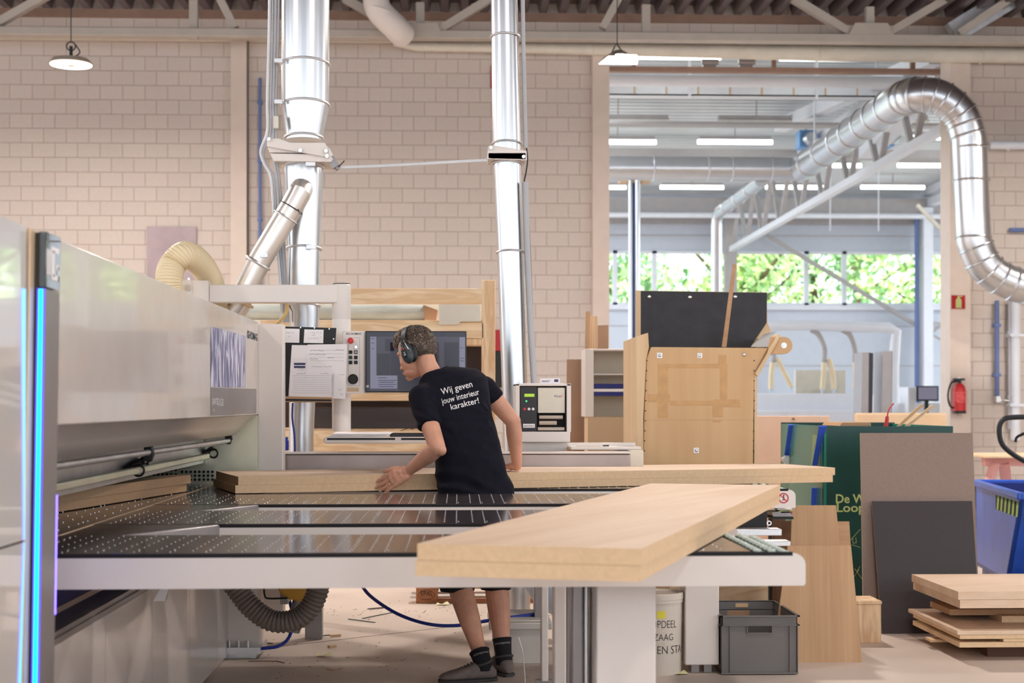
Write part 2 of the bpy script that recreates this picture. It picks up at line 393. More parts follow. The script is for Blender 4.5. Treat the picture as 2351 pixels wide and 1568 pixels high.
# pilasters
b = MB(); b.box(X_(532, YW), X_(568, YW), YW-.1, YW, 0, Z_(101, YW)); struct(b.build('trim_4', M['paint_wall']))
b = MB(); b.box(X_(1359, YW), XO0, YW-.12, YW, 0, Z_(101, YW)); struct(b.build('trim_5', M['paint_wall']))
b = MB(); b.box(X_(2175, YW), X_(2221, YW), YW-.12, YW+.3, 0, ZO+.02); struct(b.build('trim_6', M['paint_wall']))
b = MB(); b.box(X_(568.5, YW), X_(571, YW), YW-.03, YW, 0, Z_(101, YW)); struct(b.build('trim_7', M['concrete_cut']))
YT = YW-.75
t = thing('roof_truss', 'beige steel lattice girder with angled web members under the corrugated roof, above the block wall', 'girder', (0, YT, Z_(92, YT)))
b = MB(); b.box(-14, 14, YT-.09, YT+.09, Z_(93, YT), Z_(74, YT)); b.build('bottom_chord', M['paint_steel'], t, bev=.01)
def dirto(px0, py0, px1, py1, Y, w=.1, ztop=6.7):
    p = at(px0, py0, Y); q = at(px1, py1, Y); k = (ztop-p.z)/(q.z-p.z) if q.z != p.z else 1
    q = p+(q-p)*min(k, 8); return p, q
for a in ((-20, 62, 110, -12), (540, 66, 500, -12), (942, 84, 790, -4), (987, 84, 1130, -6), (1383, 66, 1425, -12), (1974, 90, 1820, -4), (2020, 88, 2175, -4), (2200, 78, 2330, -10)):
    p, q = at(a[0], a[1], YT), at(a[0]+(a[2]-a[0]), a[3], YT); b = MB(); q2 = p+(q-p)*1.35 if (p+(q-p)*1.35).z < 6.75 else q
    b.bar(p, q2, .1, .12, up=(0, 1, 0)); b.build('web_diagonal', M['paint_steel'], t)
for px in (445, 965, 1483, 1996):
    p = at(px, 90, YT); b = MB(); b.box(p.x-.055, p.x+.055, YT-.05, YT+.05, p.z, 6.7); b.build('web_post', M['paint_steel'], t)
for px in (965, 1996):
    p = at(px, 74, YT); b = MB(); b.prism([(p.x-.3, YT-.1, p.z-.05), (p.x+.3, YT-.1, p.z-.05), (p.x+.22, YT-.1, p.z+.1), (p.x-.22, YT-.1, p.z+.1)], (0, .02, 0)); b.build('gusset_plate', M['paint_steel'], t)
# purlins running towards the camera, seen at the roof
b = MB()
for x in (-9.3, -3.2, 3.1, 9.0):
    b.box(x-.07, x+.07, -8, 12, 6.6, 6.76)
struct(b.build('trim_8', M['steel_brown']))
# ---- second hall beyond the opening
YF = 39.; ZF = Z_(515, YF); ZW1 = Z_(575, YF); ZW0 = Z_(700, YF); ZC = 6.95
b = MB(); b.box(-3, 22, YF, YF+.3, 0, ZW0); b.box(-3, 22, YF, YF+.3, ZW1, 7.4); b.box(-3, X_(1398, YF)-2, YF, YF+.3, ZW0, ZW1)
struct(b.build('wall_far', M['hall_blue_wall']))
b = MB()
for z in (1.2, 2.4, 3.45, 5.85, 6.2): b.box(-3, 22, YF-.012, YF, z, z+.02)
struct(b.build('trim_9', M['hall_steel']))
b = MB(); b.box(22, 22.3, YW, YF, 0, 1.2); b.box(22, 22.3, YW, YF, 5.5, 7.4)
for y in (20.7, 25, 29.5, 34, 38.6): b.box(22, 22.3, y, y+.4, 1.2, 5.5)
struct(b.build('wall_right.001', M['hall_white']))
b = MB(); b.box(-3.3, -3, YW+.3, YF, 0, 1.2); b.box(-3.3, -3, YW+.3, YF, 5.5, 7.4)
for y in (20.7, 25, 29.5, 34, 38.6): b.box(-3.3, -3, y, y+.4, 1.2, 5.5)
struct(b.build('wall_left.001', M['hall_white']))
struct(deck('ceiling.001', -3, 22, YW+.3, YF+.3, ZC, .3, .08, M['deck_light'], alongy=False))
wn = 1
edges = [1350, 1412, 1502, 1677, 1851, 1938, 2110, 2180, 2300]
for i in range(len(edges)-1):
    x0, x1 = X_(edges[i], YF), X_(edges[i+1], YF)
    f = MB(); w = .06
    f.box(x0, x0+w, YF-.05, YF+.1, ZW0, ZW1); f.box(x1-w, x1, YF-.05, YF+.1, ZW0, ZW1); f.box(x0, x1, YF-.05, YF+.1, ZW0, ZW0+.07); f.box(x0, x1, YF-.05, YF+.1, ZW1-.07, ZW1)
    fo = struct(f.build('window_%d' % wn, M['hall_white'])); wn += 1
    g = MB(); g.box(x0+w, x1-w, YF+.02, YF+.03, ZW0+.07, ZW1-.07); g.build('pane', M['glass'], fo)
b = MB(); b.box(-3, 22, YF-.16, YF-.02, ZW0-.12, ZW0); struct(b.build('trim_10', M['hall_white']))
# dark beams at the far wall head and on the ceiling
for i, (py0, py1, Y, m, d) in enumerate([(500, 453, 37.6, 'hall_steel', .16), (372, 342, 30.5, 'hall_steel', .16), (299, 280, 26.0, 'hall_steel', .16)]):
    b = MB(); b.box(-2.9, 22, Y-d, Y+d, Z_(py0, Y)+.1, Z_(py1, Y)); struct(b.build('trim_%d' % (11+i), M[m]))
b = MB(); b.box(-2.9, 22, 38.7, 38.95, Z_(512, 38.8), Z_(500, 38.8)); struct(b.build('trim_14', M['hall_steel']))
# columns at the far wall
for i, (px0, px1) in enumerate([(1663, 1690), (2112, 2130)]):
    b = MB(); b.box(X_(px0, 38.4), X_(px1, 38.4), 38.25, 38.55, 0, 6.7); struct(b.build('trim_%d' % (15+i), M['hall_steel']))
b = MB(); b.bar(at(1760, 540, 38.6), at(2110, 750, 38.6), .1, .1); struct(b.build('trim_17', M['hall_steel']))
b = MB(); b.bar(at(2134, 768, 38.6), at(2176, 735, 38.6), .07, .07); b.bar(at(2134, 742, 38.6), at(2178, 742, 38.6), .07, .07); b.bar(at(2134, 765, 38.6), at(2178, 790, 38.6), .05, .05); struct(b.build('trim_18', M['hall_steel']))
# ground outside and trees
b = MB(); b.box(-40, 70, 39.4, 90, -.35, -.05); struct(b.build('ground', M['grass']))
def tree(x, y, r, h, ml, label, seed, n=2600):
    rn = random.Random(seed)
    t = thing('tree', label, 'tree', (x, y, -.05), 'trees outside the far windows')
    b = MB(); b.tube(smoothpath([(x, y, -.05), (x+.2, y, h*.35), (x-.1, y+.1, h*.75)], 4), [.3-.02*i for i in range(9)], 8)
    for k in range(5):
        a = rn.uniform(0, 2*pi); b.cyl((x, y, h*(.3+.08*k)), (x+cos(a)*r*.7, y+sin(a)*r*.7, h*(.45+.09*k)), .1, .03, 6)
    b.build('trunk', M['bark'], t)
    c = MB(); cl = [V(x+rn.gauss(0, r*.45), y+rn.gauss(0, r*.4), h*rn.uniform(.18, .95)) for _ in range(34)]
    for i in range(n):
        q = rn.choice(cl); p = q+V(rn.gauss(0, .5), rn.gauss(0, .5), rn.gauss(0, .42)); s = rn.uniform(.1, .24)
        u = V(rn.gauss(0, 1), rn.gauss(0, 1), rn.gauss(0, 1)).normalized(); v = u.orthogonal().normalized()
        c.m = 0 if rn.random() < .6 else 1
        c.add([p-u*s, p-v*s*.5, p+u*s, p+v*s*.5], [(0, 1, 2, 3)])
    c.build('foliage', ml, t)
TL = [M['leaf_a'], M['leaf_b']]; TD = [M['leaf_c'], M['leaf_a']]
tree(4.6, 46, 3.0, 8, TD, 'dark green tree outside the leftmost far windows, left of the hopper', 1)
tree(8.8, 45, 2.6, 7.5, TL, 'light yellow-green bushy tree outside, behind the wooden stick in the hopper', 2)
tree(11.8, 49, 3.4, 8.5, TD, 'pale green loose tree outside the middle far window', 3)
tree(15.6, 46, 2.8, 8, TL, 'bright green tree outside the far windows, right of the slanting brace', 4)
tree(18.8, 48, 3.2, 8.5, TD, 'dark green tree outside the rightmost strip of far window', 5)
tree(1.2, 49, 3.2, 8.0, TD, 'green tree outside, partly behind the edge of the block wall', 6)
for k in range(7):
    tree(-6+k*5.3, 56, 3.6, 10, TD if k % 2 else TL, ['green back row tree outside, hidden by the block wall left of the opening','green back row tree behind the edge of the block wall','green back row tree behind the left far window panes','green back row tree behind the panes above the black hopper flap','green back row tree behind the middle far window pane','green back row tree behind the panes crossed by the brace','green back row tree behind the rightmost far panes'][k], 20+k, 2200)
# trusses of the second hall (they run away from the camera)
def ytruss(name, X, zb, zt, y0, y1, label, step=1.9, w=.13):
    t = thing(name, label, 'girder', (X, (y0+y1)/2, zb))
    b = MB(); b.box(X-w/2, X+w/2, y0, y1, zb-w/2, zb+w/2); b.build('bottom_chord', M['hall_white'], t)
    b = MB(); b.box(X-w/2, X+w/2, y0, y1, zt-w/2, zt+w/2); b.build('top_chord', M['hall_white'], t)
    n = int((y1-y0)/step)
    for i in range(n):
        ya = y0+i*step; b = MB(); b.bar((X, ya+.1, zb), (X, ya+step/2, zt), .08, .09, up=(1, 0, 0)); b.build('web_diagonal', M['hall_steel'], t)
        b = MB(); b.bar((X, ya+step-.1, zb), (X, ya+step/2, zt), .08, .09, up=(1, 0, 0)); b.build('web_diagonal', M['hall_steel'], t)
XT = X_(1680, 38.)
ytruss('roof_truss', XT, Z_(570, 38.), 6.6, YW+.4, 38., 'white lattice girder running away under the far hall roof, above the far windows')
x2 = X_(2160, 30.)
ytruss('roof_truss', X_(2150, 37.), Z_(455, 37.), 6.85, 33, 38., 'short dark girder end at the right of the far hall roof', w=.2)
b = MB(); b.bar(at(1990, 345, 26.), at(2170, 165, 21.2), .3, .3); struct(b.build('trim_19', M['hall_white']))
b = MB(); b.bar(at(1790, 290, 28.), at(2150, 130, 21.), .22, .22); struct(b.build('trim_20', M['hall_white']))
b = MB(); b.bar(at(2105, 470, 36), at(2178, 545, 36), .1, .08); struct(b.build('trim_21', M['sheet_white']))
# cable tray and dark rail across the opening
Yt = 23.2
t = thing('cable_tray', 'white ladder cable tray hanging across the top of the opening', 'cable tray', at(1700, 220, Yt))
b = MB(); z0, z1 = Z_(220, Yt, 1700), Z_(198, Yt, 1700); b.box(X_(1330, Yt), X_(2060, Yt), Yt, Yt+.02, z0, z1); b.box(X_(1330, Yt), X_(2060, Yt), Yt, Yt+.3, z0, z0+.02); b.box(X_(1330, Yt), X_(2060, Yt), Yt+.28, Yt+.3, z0, z1); b.build('tray', M['hall_white'], t)
for px in range(1457, 2040, 73):
    b = MB(); b.box(X_(px-2, Yt), X_(px+2, Yt), Yt-.008, Yt+.001, z0+.02, z1-.01); b.build('rust_mark', M['kraft_tan'], t)
for px in (1583, 1875, 2012):
    b = MB(); x = X_(px, Yt); b.box(x-.02, x+.02, Yt-.03, Yt-.01, z0-.05, ZC); b.build('hanger_rod', M['hall_white'], t)
Yr = 20.9
t = thing('door_rail', 'dark steel sliding door rail across the opening below the duct', 'rail', at(1780, 162, Yr))
b = MB(); b.box(XO0, X_(2165, Yr), Yr-.06, Yr+.06, Z_(168, Yr, 1780), Z_(157, Yr, 1780)); b.build('rail', M['steel_brown'], t)
for px in (1455, 1776, 2095):
    x = X_(px, Yr); b = MB(); b.box(x-.03, x+.03, Yr-.04, Yr+.04, Z_(158, Yr, px), 6.98); b.build('bracket', M['steel_brown'], t)
for px in (1628, 1712):
    x = X_(px, Yr); b = MB(); b.box(x-.09, x+.09, Yr-.05, Yr+.05, Z_(158, Yr, px), Z_(138, Yr, px)); b.cyl((x-.12, Yr-.07, Z_(145, Yr, px)), (x+.12, Yr-.07, Z_(145, Yr, px)), .04, seg=10); b.build('roller_carriage', M['grey_satin'], t)
b = MB(); b.cyl((XO0-.3, 21.9, Z_(182, 21.9)), (X_(2150, 21.9), 21.9, Z_(182, 21.9)), .09, seg=14); tag(b.build('steel_pipe', M['hall_white']), 'white horizontal pipe just below the dark sliding door rail', 'pipe')
b = MB(); b.cyl((XO0-.3, 37.2, Z_(492, 37.2)), (X_(2200, 37.2), 37.2, Z_(492, 37.2)), .07, seg=12); tag(b.build('steel_pipe', M['hall_white']), 'white horizontal pipe under the far end of the far hall roof', 'pipe')
# fluorescent tubes
def tubelight(px0, px1, py, Y, on, label):
    x0, x1 = X_(px0, Y), X_(px1, Y); z = Z_(py, Y, (px0+px1)/2)
    t = thing('tube_light', label, 'lamp', ((x0+x1)/2, Y, z), 'fluorescent tubes of the far hall')
    b = MB(); b.box(x0+.03, x1-.03, Y-.05, Y+.05, z+.04, z+.11); b.build('housing', M['hall_steel'], t)
    b = MB(); xm = (x0+x1)/2; b.box(xm-.01, xm+.01, Y-.01, Y+.01, z+.11, max(z+.15, ZC+.02)); b.build('hanger', M['hall_steel'], t)
    b = MB(); b.cyl((x0, Y, z), (x1, Y, z), .045, seg=10); b.build('tube', M['tube_light' if on else 'tube_off'], t)
for (a, c, py, Y, on, lb) in [
    (1462, 1655, 130, 22.4, 1, 'lit fluorescent tube right of the square hall lamp, at the top of the opening'),
    (1790, 1990, 134, 22.4, 1, 'lit fluorescent tube half hidden by the header, top middle of the opening'),
    (1300, 1538, 277, 27.0, 0, 'unlit fluorescent tube at left of the upper row in the far hall'),
    (1645, 1828, 279, 27.0, 0, 'unlit fluorescent tube right of the other unlit one, above the duct'),
    (2055, 2132, 279, 27.0, 0, 'unlit fluorescent tube behind the big silver elbow'),
    (1330, 1506, 326, 29.4, 1, 'lit fluorescent tube in the second row, cut by the block wall edge'),
    (1602, 1773, 326, 29.4, 1, 'lit fluorescent tube in the second row, left of the blue fan box'),
    (2090, 2260, 316, 29.4, 1, 'lit fluorescent tube in the second row behind the girder at right'),
    (1892, 1977, 380, 32.4, 1, 'short lit fluorescent tube just under the diagonal duct'),
    (2061, 2225, 380, 32.4, 1, 'lit fluorescent tube in the third row at the right edge of the opening'),
    (1290, 1437, 430, 35.4, 1, 'lit fluorescent tube end left of the grey column, lowest row'),
    (1516, 1661, 430, 35.4, 1, 'lit fluorescent tube in the lowest row, right of the grey column'),
    (1758, 1899, 430, 35.4, 1, 'lit fluorescent tube in the lowest row, behind the girder web'),
    (1977, 2122, 430, 35.4, 1, 'lit fluorescent tube in the lowest row at right')]:
    tubelight(a, c, py, Y, on, lb)
# openings put in the far hall's unseen side walls let in daylight; rooflight area lights are added out of view to brighten the hall
for (x, y) in ((-.6, 25), (17.5, 25), (-.6, 33), (17.5, 33)):
    l = bpy.data.lights.new('far_hall_fill', 'AREA'); l.shape = 'RECTANGLE'; l.size = 5; l.size_y = 1.2; l.energy = 600; l.color = (.86, .93, 1)
    o = bpy.data.objects.new('far_hall_fill', l); COL.objects.link(o); o.location = (x, y, ZC-.05)
# ---- wall pipes and lamps of the near hall
b = MB(); x = X_(598, YW); b.cyl((x, YW-.06, 0), (x, YW-.06, Z_(186, YW)), .022, seg=10)
for py in (242, 375, 508): b.box(x-.03, x+.03, YW-.09, YW, Z_(py+3, YW), Z_(py-3, YW))
tag(b.build('blue_pipe', M['blue_pipe']), 'thin blue vertical pipe on the block wall left of the big silver duct', 'pipe')
def wall_pipe(px, py0, py1, r, m, label, Y=YW-.08, name='wall_pipe'):
    p, q = at(px, py0, Y), at(px, py1, Y); b = MB(); b.cyl(p, q, r, seg=12)
    for k in (.25, .75): c = p.lerp(q, k); b.box(c.x-r*1.5, c.x+r*1.5, Y-r*1.3, YW, c.z-.02, c.z+.02)
    return tag(b.build(name, m), label, 'pipe')
wall_pipe(2289, 690, 918, .03, M['blue_pipe'], 'blue vertical air pipe with a tap on the wall right of the extinguisher', name='blue_pipe')
wall_pipe(2331, 690, 1010, .07, M['hall_white'], 'thick white vertical pipe on the right wall, below the big silver bend')
wall_pipe(2317, 690, 985, .02, M['cable_grey'], 'thin grey conduit between the blue and the thick white wall pipes')
p = at(2289, 918, YW-.1); b = MB(); b.box(p.x-.03, p.x+.03, p.y-.06, p.y+.06, p.z-.03, p.z+.05); b.cyl(p, p+V(.16, -.03, -.01), .015, seg=8)
tag(b.build('tap', M['galv_dull']), 'small metal tap at the foot of the blue wall pipe', 'tap')
b = MB(); p = at(2272, 333, YW-.15); b.cyl(p, p+V(3.5, 0, 0), .06, seg=14); b.cyl(at(2314, 333, YW-.15), at(2314, 346, YW-.15), .025, seg=8)
tag(b.build('wall_pipe', M['hall_white']), 'white horizontal pipe on the block wall at the upper right', 'pipe')
b = MB(); p = at(2318, 528, YW-.06); b.cyl(p, p+V(3, 0, 0), .03, seg=10); tag(b.build('blue_pipe', M['blue_pipe']), 'short blue horizontal pipe on the wall at the far right edge', 'pipe')
t = thing('high_bay_lamp', 'glowing round high-bay lamp with a dark centre hanging at the upper left', 'lamp', at(163, 146, 17.2), 'high bay lamps')
c = at(163, 146, 17.2)
b = MB(); b.lathe(c, [(.01, -.03), (.05, -.03), (.05, -.012), (.238, -.012), (.243, 0), (.2, .05), (.07, .07), (.01, .07)], 32); b.build('lamp_body', M['lamp_body'], t)
b = MB(); b.lathe(c, [(.06, -.016), (.232, -.016)], 32); b.build('diffuser', M['lamp_glow'], t)
b = MB(); b.cyl(c+V(0, 0, .07), c+V(0, 0, .2), .02, seg=8); b.ring(c+V(0, 0, .2), .05, .008, (0, 1, 0)); b.tube(smoothpath([c+V(.03, 0, .07), c+V(.1, 0, .13), c+V(.05, 0, .22)], 5), .008, 6); b.cyl(c+V(0, 0, .24), (c.x, c.y, 6.8), .006, seg=6); b.build('suspension', M['dark_plastic'], t)
t = thing('high_bay_lamp', 'glowing square-looking high-bay lamp in front of the edge of the opening', 'lamp', at(1421, 136, 17.2), 'high bay lamps')
c = at(1421, 136, 17.2)
b = MB()
b.prism([c+V(-.15, -.2, -.01), c+V(.2, -.2, -.01), c+V(.25, .2, -.01), c+V(-.23, .2, -.01)], (0, 0, .016)); b.cyl(c+V(0, 0, .004), c+V(0, 0, .10), .2, .05, 24); b.build('lamp_body', M['lamp_body'], t, bev=.01)
b = MB(); b.prism([c+V(-.14, -.19, -.014), c+V(.19, -.19, -.014), c+V(.235, .19, -.014), c+V(-.215, .19, -.014)], (0, 0, .003)); b.build('diffuser', M['lamp_glow'], t)
b = MB(); b.tube(smoothpath([c+V(-.08, 0, .08), c+V(-.03, 0, .17), c+V(.03, 0, .1)], 5), .009, 6); b.cyl(c+V(-.02, 0, .16), (c.x-.02, c.y, 6.8), .006, seg=6); b.build('suspension', M['dark_plastic'], t)
# round ducts at the wall head
b = MB(); z = Z_(109, YW-.2, 1300)
b.tube([(X_(905, YW), YW-.2, z+.02), (X_(960, YW), YW-.2, z), (X_(1100, YW), YW-.2, z), (X_(1860, YW), YW-.2, z-.04), (13.9, YW-.2, z-.06)], [.02, .07, .075, .115, .13], 18)
for px, dz, R_ in ((1190, 0, .08), (1358, -.012, .088), (1868, -.04, .118), (2240, -.047, .124)): b.ring((X_(px, YW), YW-.2, z+dz), R_, .01, (1, 0, 0))
tag(b.build('round_duct', M['sheet_white']), 'pale round duct running horizontally along the head of the wall', 'duct')
b = MB(); b.tube(smoothpath([at(862, -30, 19.2), at(868, 20, 19.2), at(905, 60, 19.3), at(925, 80, 19.5)], 6), .17, 18)
for q in ((872, 25, 19.2), (898, 55, 19.3)): b.ring(at(*q), .175, .012, (.3, 0, 1))
tag(b.build('round_duct', M['white_metal']), 'short white duct bend coming down behind the girder right of the big silver duct', 'duct')
b = MB(); p0, p1 = at(2185, 78, 20.0), at(2345, -20, 20.0); b.bar(p0, p1+(p1-p0)*.1, .3, .16, up=(0, 1, 0)); struct(b.build('trim_22', M['galv_dull']))
# big silver duct of the opening: far horizontal, run toward the camera, elbow, drop, bend to the right
def duct(name, pts, r, m, label, rings=(), seg=24, cat='duct'):
    t = thing(name, label, cat, pts[len(pts)//2]); b = MB(); b.tube(pts, r, seg); b.build('duct_shell', m, t)
    if rings:
        for (c, ax, R) in rings: g = MB(); g.ring(c, R, .014, ax); g.build('duct_seam', m, t)
    return t
YD = 19.0; R1 = .222
top = at(2068, 228, YD+.7)
A = at(2068, 228, YD+.5); Bz = A.z
path = [V(A.x, 25.2, Bz), V(A.x, 20.6, Bz), A]
bend = smoothpath([A, at(2105, 218, YD+.12), at(2155, 222, YD), at(2205, 262, YD), at(2225, 320, YD)], 5)
drop = [at(2228, 400, YD), at(2232, 480, YD)]
low = smoothpath([at(2236, 552, YD), at(2262, 610, YD), at(2310, 645, YD), at(2370, 662, YD), at(2440, 668, YD)], 4)
full = path[:2]+bend+drop+low
rg = [(V(A.x, y, Bz), (0, 1, 0), R1+.004) for y in (24.6, 23.6, 22.6, 21.9, 21.2, 20.6, 20.0)]
for P_ in (bend, low):
    for i in range(1, len(P_)-1, 2): rg.append((P_[i], P_[i+1]-P_[i-1], R1+.004))
rg += [(at(2229, 340+0, YD), (0, 0, 1), R1+.004), (at(2230, 415, YD), (0, 0, 1), R1+.004), (at(2235, 545, YD), (0, 0, 1), R1+.004)]
duct('spiral_duct', full, R1, M['galv'], 'large silver duct bending over the right edge of the opening and down the wall', rg)
Yh = 25.35
duct('spiral_duct', [(X_(1300, Yh), Yh, Bz), (A.x+.02, Yh, Bz)], .205, M['galv'], 'horizontal silver duct crossing the far hall at left', [((X_(px, Yh), Yh, Bz), (1, 0, 0), .21) for px in (1500, 1625, 1680, 1770)])
Y2 = 30.; xs = X_(1645, Y2); zs = Z_(492, Y2, 1645)
duct('spiral_duct', [V(xs, 25.5, zs), V(xs, 29.6, zs), V(xs, 29.9, zs-.05), V(xs, 30., zs-.25), V(xs, 30., 1.0)], .115, M['galv'], 'thin silver duct dropping in front of the far windows, left of the long girder', [(V(xs, y, zs), (0, 1, 0), .12) for y in (26.5, 27.6, 28.8)], 16)
Yc = 27.; 
t = thing('column', 'grey blue column with twin pipes left of the hopper in the far hall', 'column', at(1456, 1000, Yc))
x = X_(1456, Yc); b = MB(); b.box(x-.09, x+.09, Yc-.07, Yc+.07, 0, Z_(415, Yc)); b.build('post', M['blue_pipe'], t)
b = MB(); b.cyl((x-.08, Yc-.1, 0), (x-.08, Yc-.1, Z_(412, Yc)), .035, seg=10); b.cyl((x+.05, Yc-.1, 0), (x+.05, Yc-.1, Z_(412, Yc)), .05, seg=10); b.build('twin_pipes', M['galv'], t)
b = MB(); b.box(x-.28, x+.28, Yc-.1, Yc+.1, Z_(420, Yc), Z_(414, Yc)); b.build('cap_plate', M['kraft_tan'], t)
b = MB(); b.box(x-.12, x+.12, Yc-.08, Yc+.08, Z_(413, Yc), Z_(400, Yc)); b.build('valve', M['dark_plastic'], t)
t = thing('column', 'white and blue steel column beside the right end of the far windows', 'column', at(2118, 1000, 37.5))
x = X_(2105, 37.5); b = MB(); b.cyl((x, 37.5, 0), (x, 37.5, 6.2), .06, seg=10); b.build('blue_pipe', M['blue_pipe'], t)
b = MB(); b.box(x+.12, x+.36, 37.3, 37.6, 0, 6.4); b.build('post', M['hall_white'], t)
for (px, py, Y, w, lb) in ((1850, 322, 28.6, 32, 'blue fan box with a round inlet behind the diagonal duct'), (2040, 318, 27.6, 14, 'blue fan box tucked between the diagonal duct and the girder')):
    t = thing('fan_box', lb, 'fan', at(px, py, Y), 'blue fan boxes'); c = at(px, py, Y); hw = w/2/F*Y*1.2
    b = MB(); b.box(c.x-hw, c.x+hw, Y-.18, Y+.18, c.z-.17, c.z+.17); b.build('housing', M['blue_box'], t, bev=.01)
    b = MB(); b.cyl((c.x+.02, Y-.19, c.z-.01), (c.x+.02, Y-.4, c.z-.01), .14, .1, 16); b.build('inlet', M['galv'], t)
    b = MB(); b.box(c.x-.01, c.x+.01, Y-.01, Y+.01, c.z+.17, ZC+.02); b.build('hanger', M['hall_steel'], t)
for k, (px, py0, py1, Y) in enumerate([(1870, 240, 330, 24.), (1906, 452, 530, 33.), (2017, 452, 530, 33.)]):
    b = MB(); b.cyl((at(px, py0, Y).x, Y, ZC+.02), at(px, py1, Y), .014, seg=6); tag(b.build('hanger_rod', M['hall_white']), ['thin white hanger rod above the diagonal duct', 'thin white rod hanging above the far windows, left one', 'thin white rod hanging above the far windows, right one'][k], 'rod')
# ------------------------------------------------------------------ air cushion tables
TZ = .93; XJ = -1.375; XB = -.927; first_roller = [None]; mat('clear_roller', rgb(190, 206, 198), .2, spec=.6)
def strip(y0, y1, x0, x1, label, bevel_start, face0, nozz=True, endcap=True, ny=8):
    t = thing('air_cushion_table', label, 'machine table', ((x0+x1)/2, (y0+y1)/2, 0), 'air cushion tables of the saw')
    b = MB(); b.m = 0
    R = .03
    xe = x1
    pf = [(face0, TZ-.008)]
    b.prism([(face0, y0, TZ-.108), (xe-.006, y0, TZ-.106), (xe, y0, TZ-.100), (xe, y0, TZ-.04), (xe-.003, y0, TZ-.028), (xe-.011, y0, TZ-.017), (xe-.022, y0, TZ-.010), (xe-.035, y0, TZ-.008), (face0, y0, TZ-.008)], (0, .03, 0))
    b.prism([(face0, y1-.03, TZ-.108), (xe-.006, y1-.03, TZ-.106), (xe, y1-.03, TZ-.100), (xe, y1-.03, TZ-.04), (xe-.003, y1-.03, TZ-.028), (xe-.011, y1-.03, TZ-.017), (xe-.022, y1-.03, TZ-.010), (xe-.035, y1-.03, TZ-.008), (face0, y1-.03, TZ-.008)], (0, .03, 0))
    b.build('side_rail', M['white_metal'], t)
    b = MB(); b.box(x0, xe-.17, y0+.002, y1-.002, TZ-.008, TZ); b.build('table_top', M['dark_top'], t)
    b = MB(); b.box(x0, xe-.04, y0-.001, y0+.004, TZ-.014, TZ-.002); b.build('edge_strip', M['gap_dark'], t)
    b = MB(); b.box(x0+.02, xe-.03, y0+.03, y1-.03, TZ-.1, TZ-.012); b.build('air_chamber', M['grey_satin'], t)
    # rollers at the free end: three rows of round caps on a rounded nose
    b = MB(); n = int((y1-y0)/.062)
    b.m = 0; b.prism([(xe-.17, y0+.03, TZ-.01), (xe-.05, y0+.03, TZ-.012), (xe-.012, y0+.03, TZ-.03), (xe-.004, y0+.03, TZ-.06), (xe-.17, y0+.03, TZ-.06)], (0, y1-y0-.06, 0)); b.build('nose', M['black'], t)
    b = MB()
    for j in range(n):
        yy = y0+.05+j*(y1-y0-.1)/(n-1)
        for (dx, dz) in ((.14, -.003), (.095, -.004), (.05, -.010)):
            if first_roller[0] is None: r = MB(); r.ball((xe-dx, yy, TZ+dz), (.0135, .0165, .008), 12, 6); ro = r.build('end_roller', M['clear_roller'], t); first_roller[0] = (ro.data, V(xe-dx, yy, TZ+dz)-ORG[t.name])
            else:
                ro = bpy.data.objects.new('end_roller', first_roller[0][0]); COL.objects.link(ro); ro.parent = t; ro.location = V(xe-dx, yy, TZ+dz)-ORG[t.name]-first_roller[0][1]; ORG[ro.name] = ORG[t.name]
    if nozz:
        b = MB(); k = 0; x = x0+.06
        while x < xe-.2:
            w = (y1-y0-.08)
            for j in range(ny*2):
                yy = y0+.04+w*j/(ny*2-1)
                on = (k % 9 == 0) or (j % 2 == k % 2) or (j in (1, 2, ny*2-2))
                if on and (k % 2 == 0 or j % 2): b.cyl((x+(.004 if j % 2 else -.004), yy, TZ-.0005), (x+(.004 if j % 2 else -.004), yy, TZ+.0020), .0026, .0016, 6)
            x += .0545; k += 1
        s = b.build('air_nozzles', M['nozzle'], t); s['kind'] = 'stuff'
    return t
Y1a, Y1b, Y2a, Y2b, Y3a, Y3b, Y4a, Y4b = 4.515, 5.15, 5.62, 6.33, 6.72, 7.47, 7.91, 8.45
T1 = strip(Y1a, Y1b, XJ+.004, 1.067, 'front air cushion table with the long white side, nearest the camera', 0, XJ+.1)
T2 = strip(Y2a, Y2b, XJ+.004, 1.067, 'second air cushion table from the front, half under the near board', 0, XB)
T3 = strip(Y3a, Y3b, XJ+.004, 1.067, 'third air cushion table, just in front of the man', 0, XB)
T4 = strip(Y4a, Y4b, XJ+.004, 1.815, 'rear air cushion table behind the man with a no-step sign on its end', 0, XJ+.1)
# sign on the end of table four
b = MB(); c = V(1.755, Y4a-.0015, TZ-.058)
def flatring(b, c, r0, r1, n=28):
    vs = [];
    for k in range(n): a = 2*pi*k/n; vs += [c+V(cos(a)*r0, 0, sin(a)*r0), c+V(cos(a)*r1, 0, sin(a)*r1)]
    b.add(vs, [(2*k, 2*k+1, (2*k+3) % (2*n), (2*k+2) % (2*n)) for k in range(n)])
c = at(1799, 1143.5, Y4a-.002); flatring(b, c, .022, .028); b.prism([c+V(-.02, -.0004, .016), c+V(-.017, -.0004, .019), c+V(.02, -.0004, -.016), c+V(.017, -.0004, -.019)], (0, .0003, 0)); b.build('no_step_sign', M['red'], T4)
b = MB(); c2 = c+V(0, .0005, 0); b.ball(c2+V(.001, 0, .014), (.0035, .0008, .004), 8, 6); b.bar(c2+V(-.001, 0, .009), c2+V(.002, 0, -.003), .006, .0008, up=(0, 1, 0)); b.bar(c2+V(.002, 0, -.003), c2+V(-.006, 0, -.013), .004, .0008, up=(0, 1, 0)); b.bar(c2+V(.002, 0, -.003), c2+V(.009, 0, -.012), .004, .0008, up=(0, 1, 0)); b.build('walking_figure', M['ink_black'], T4)
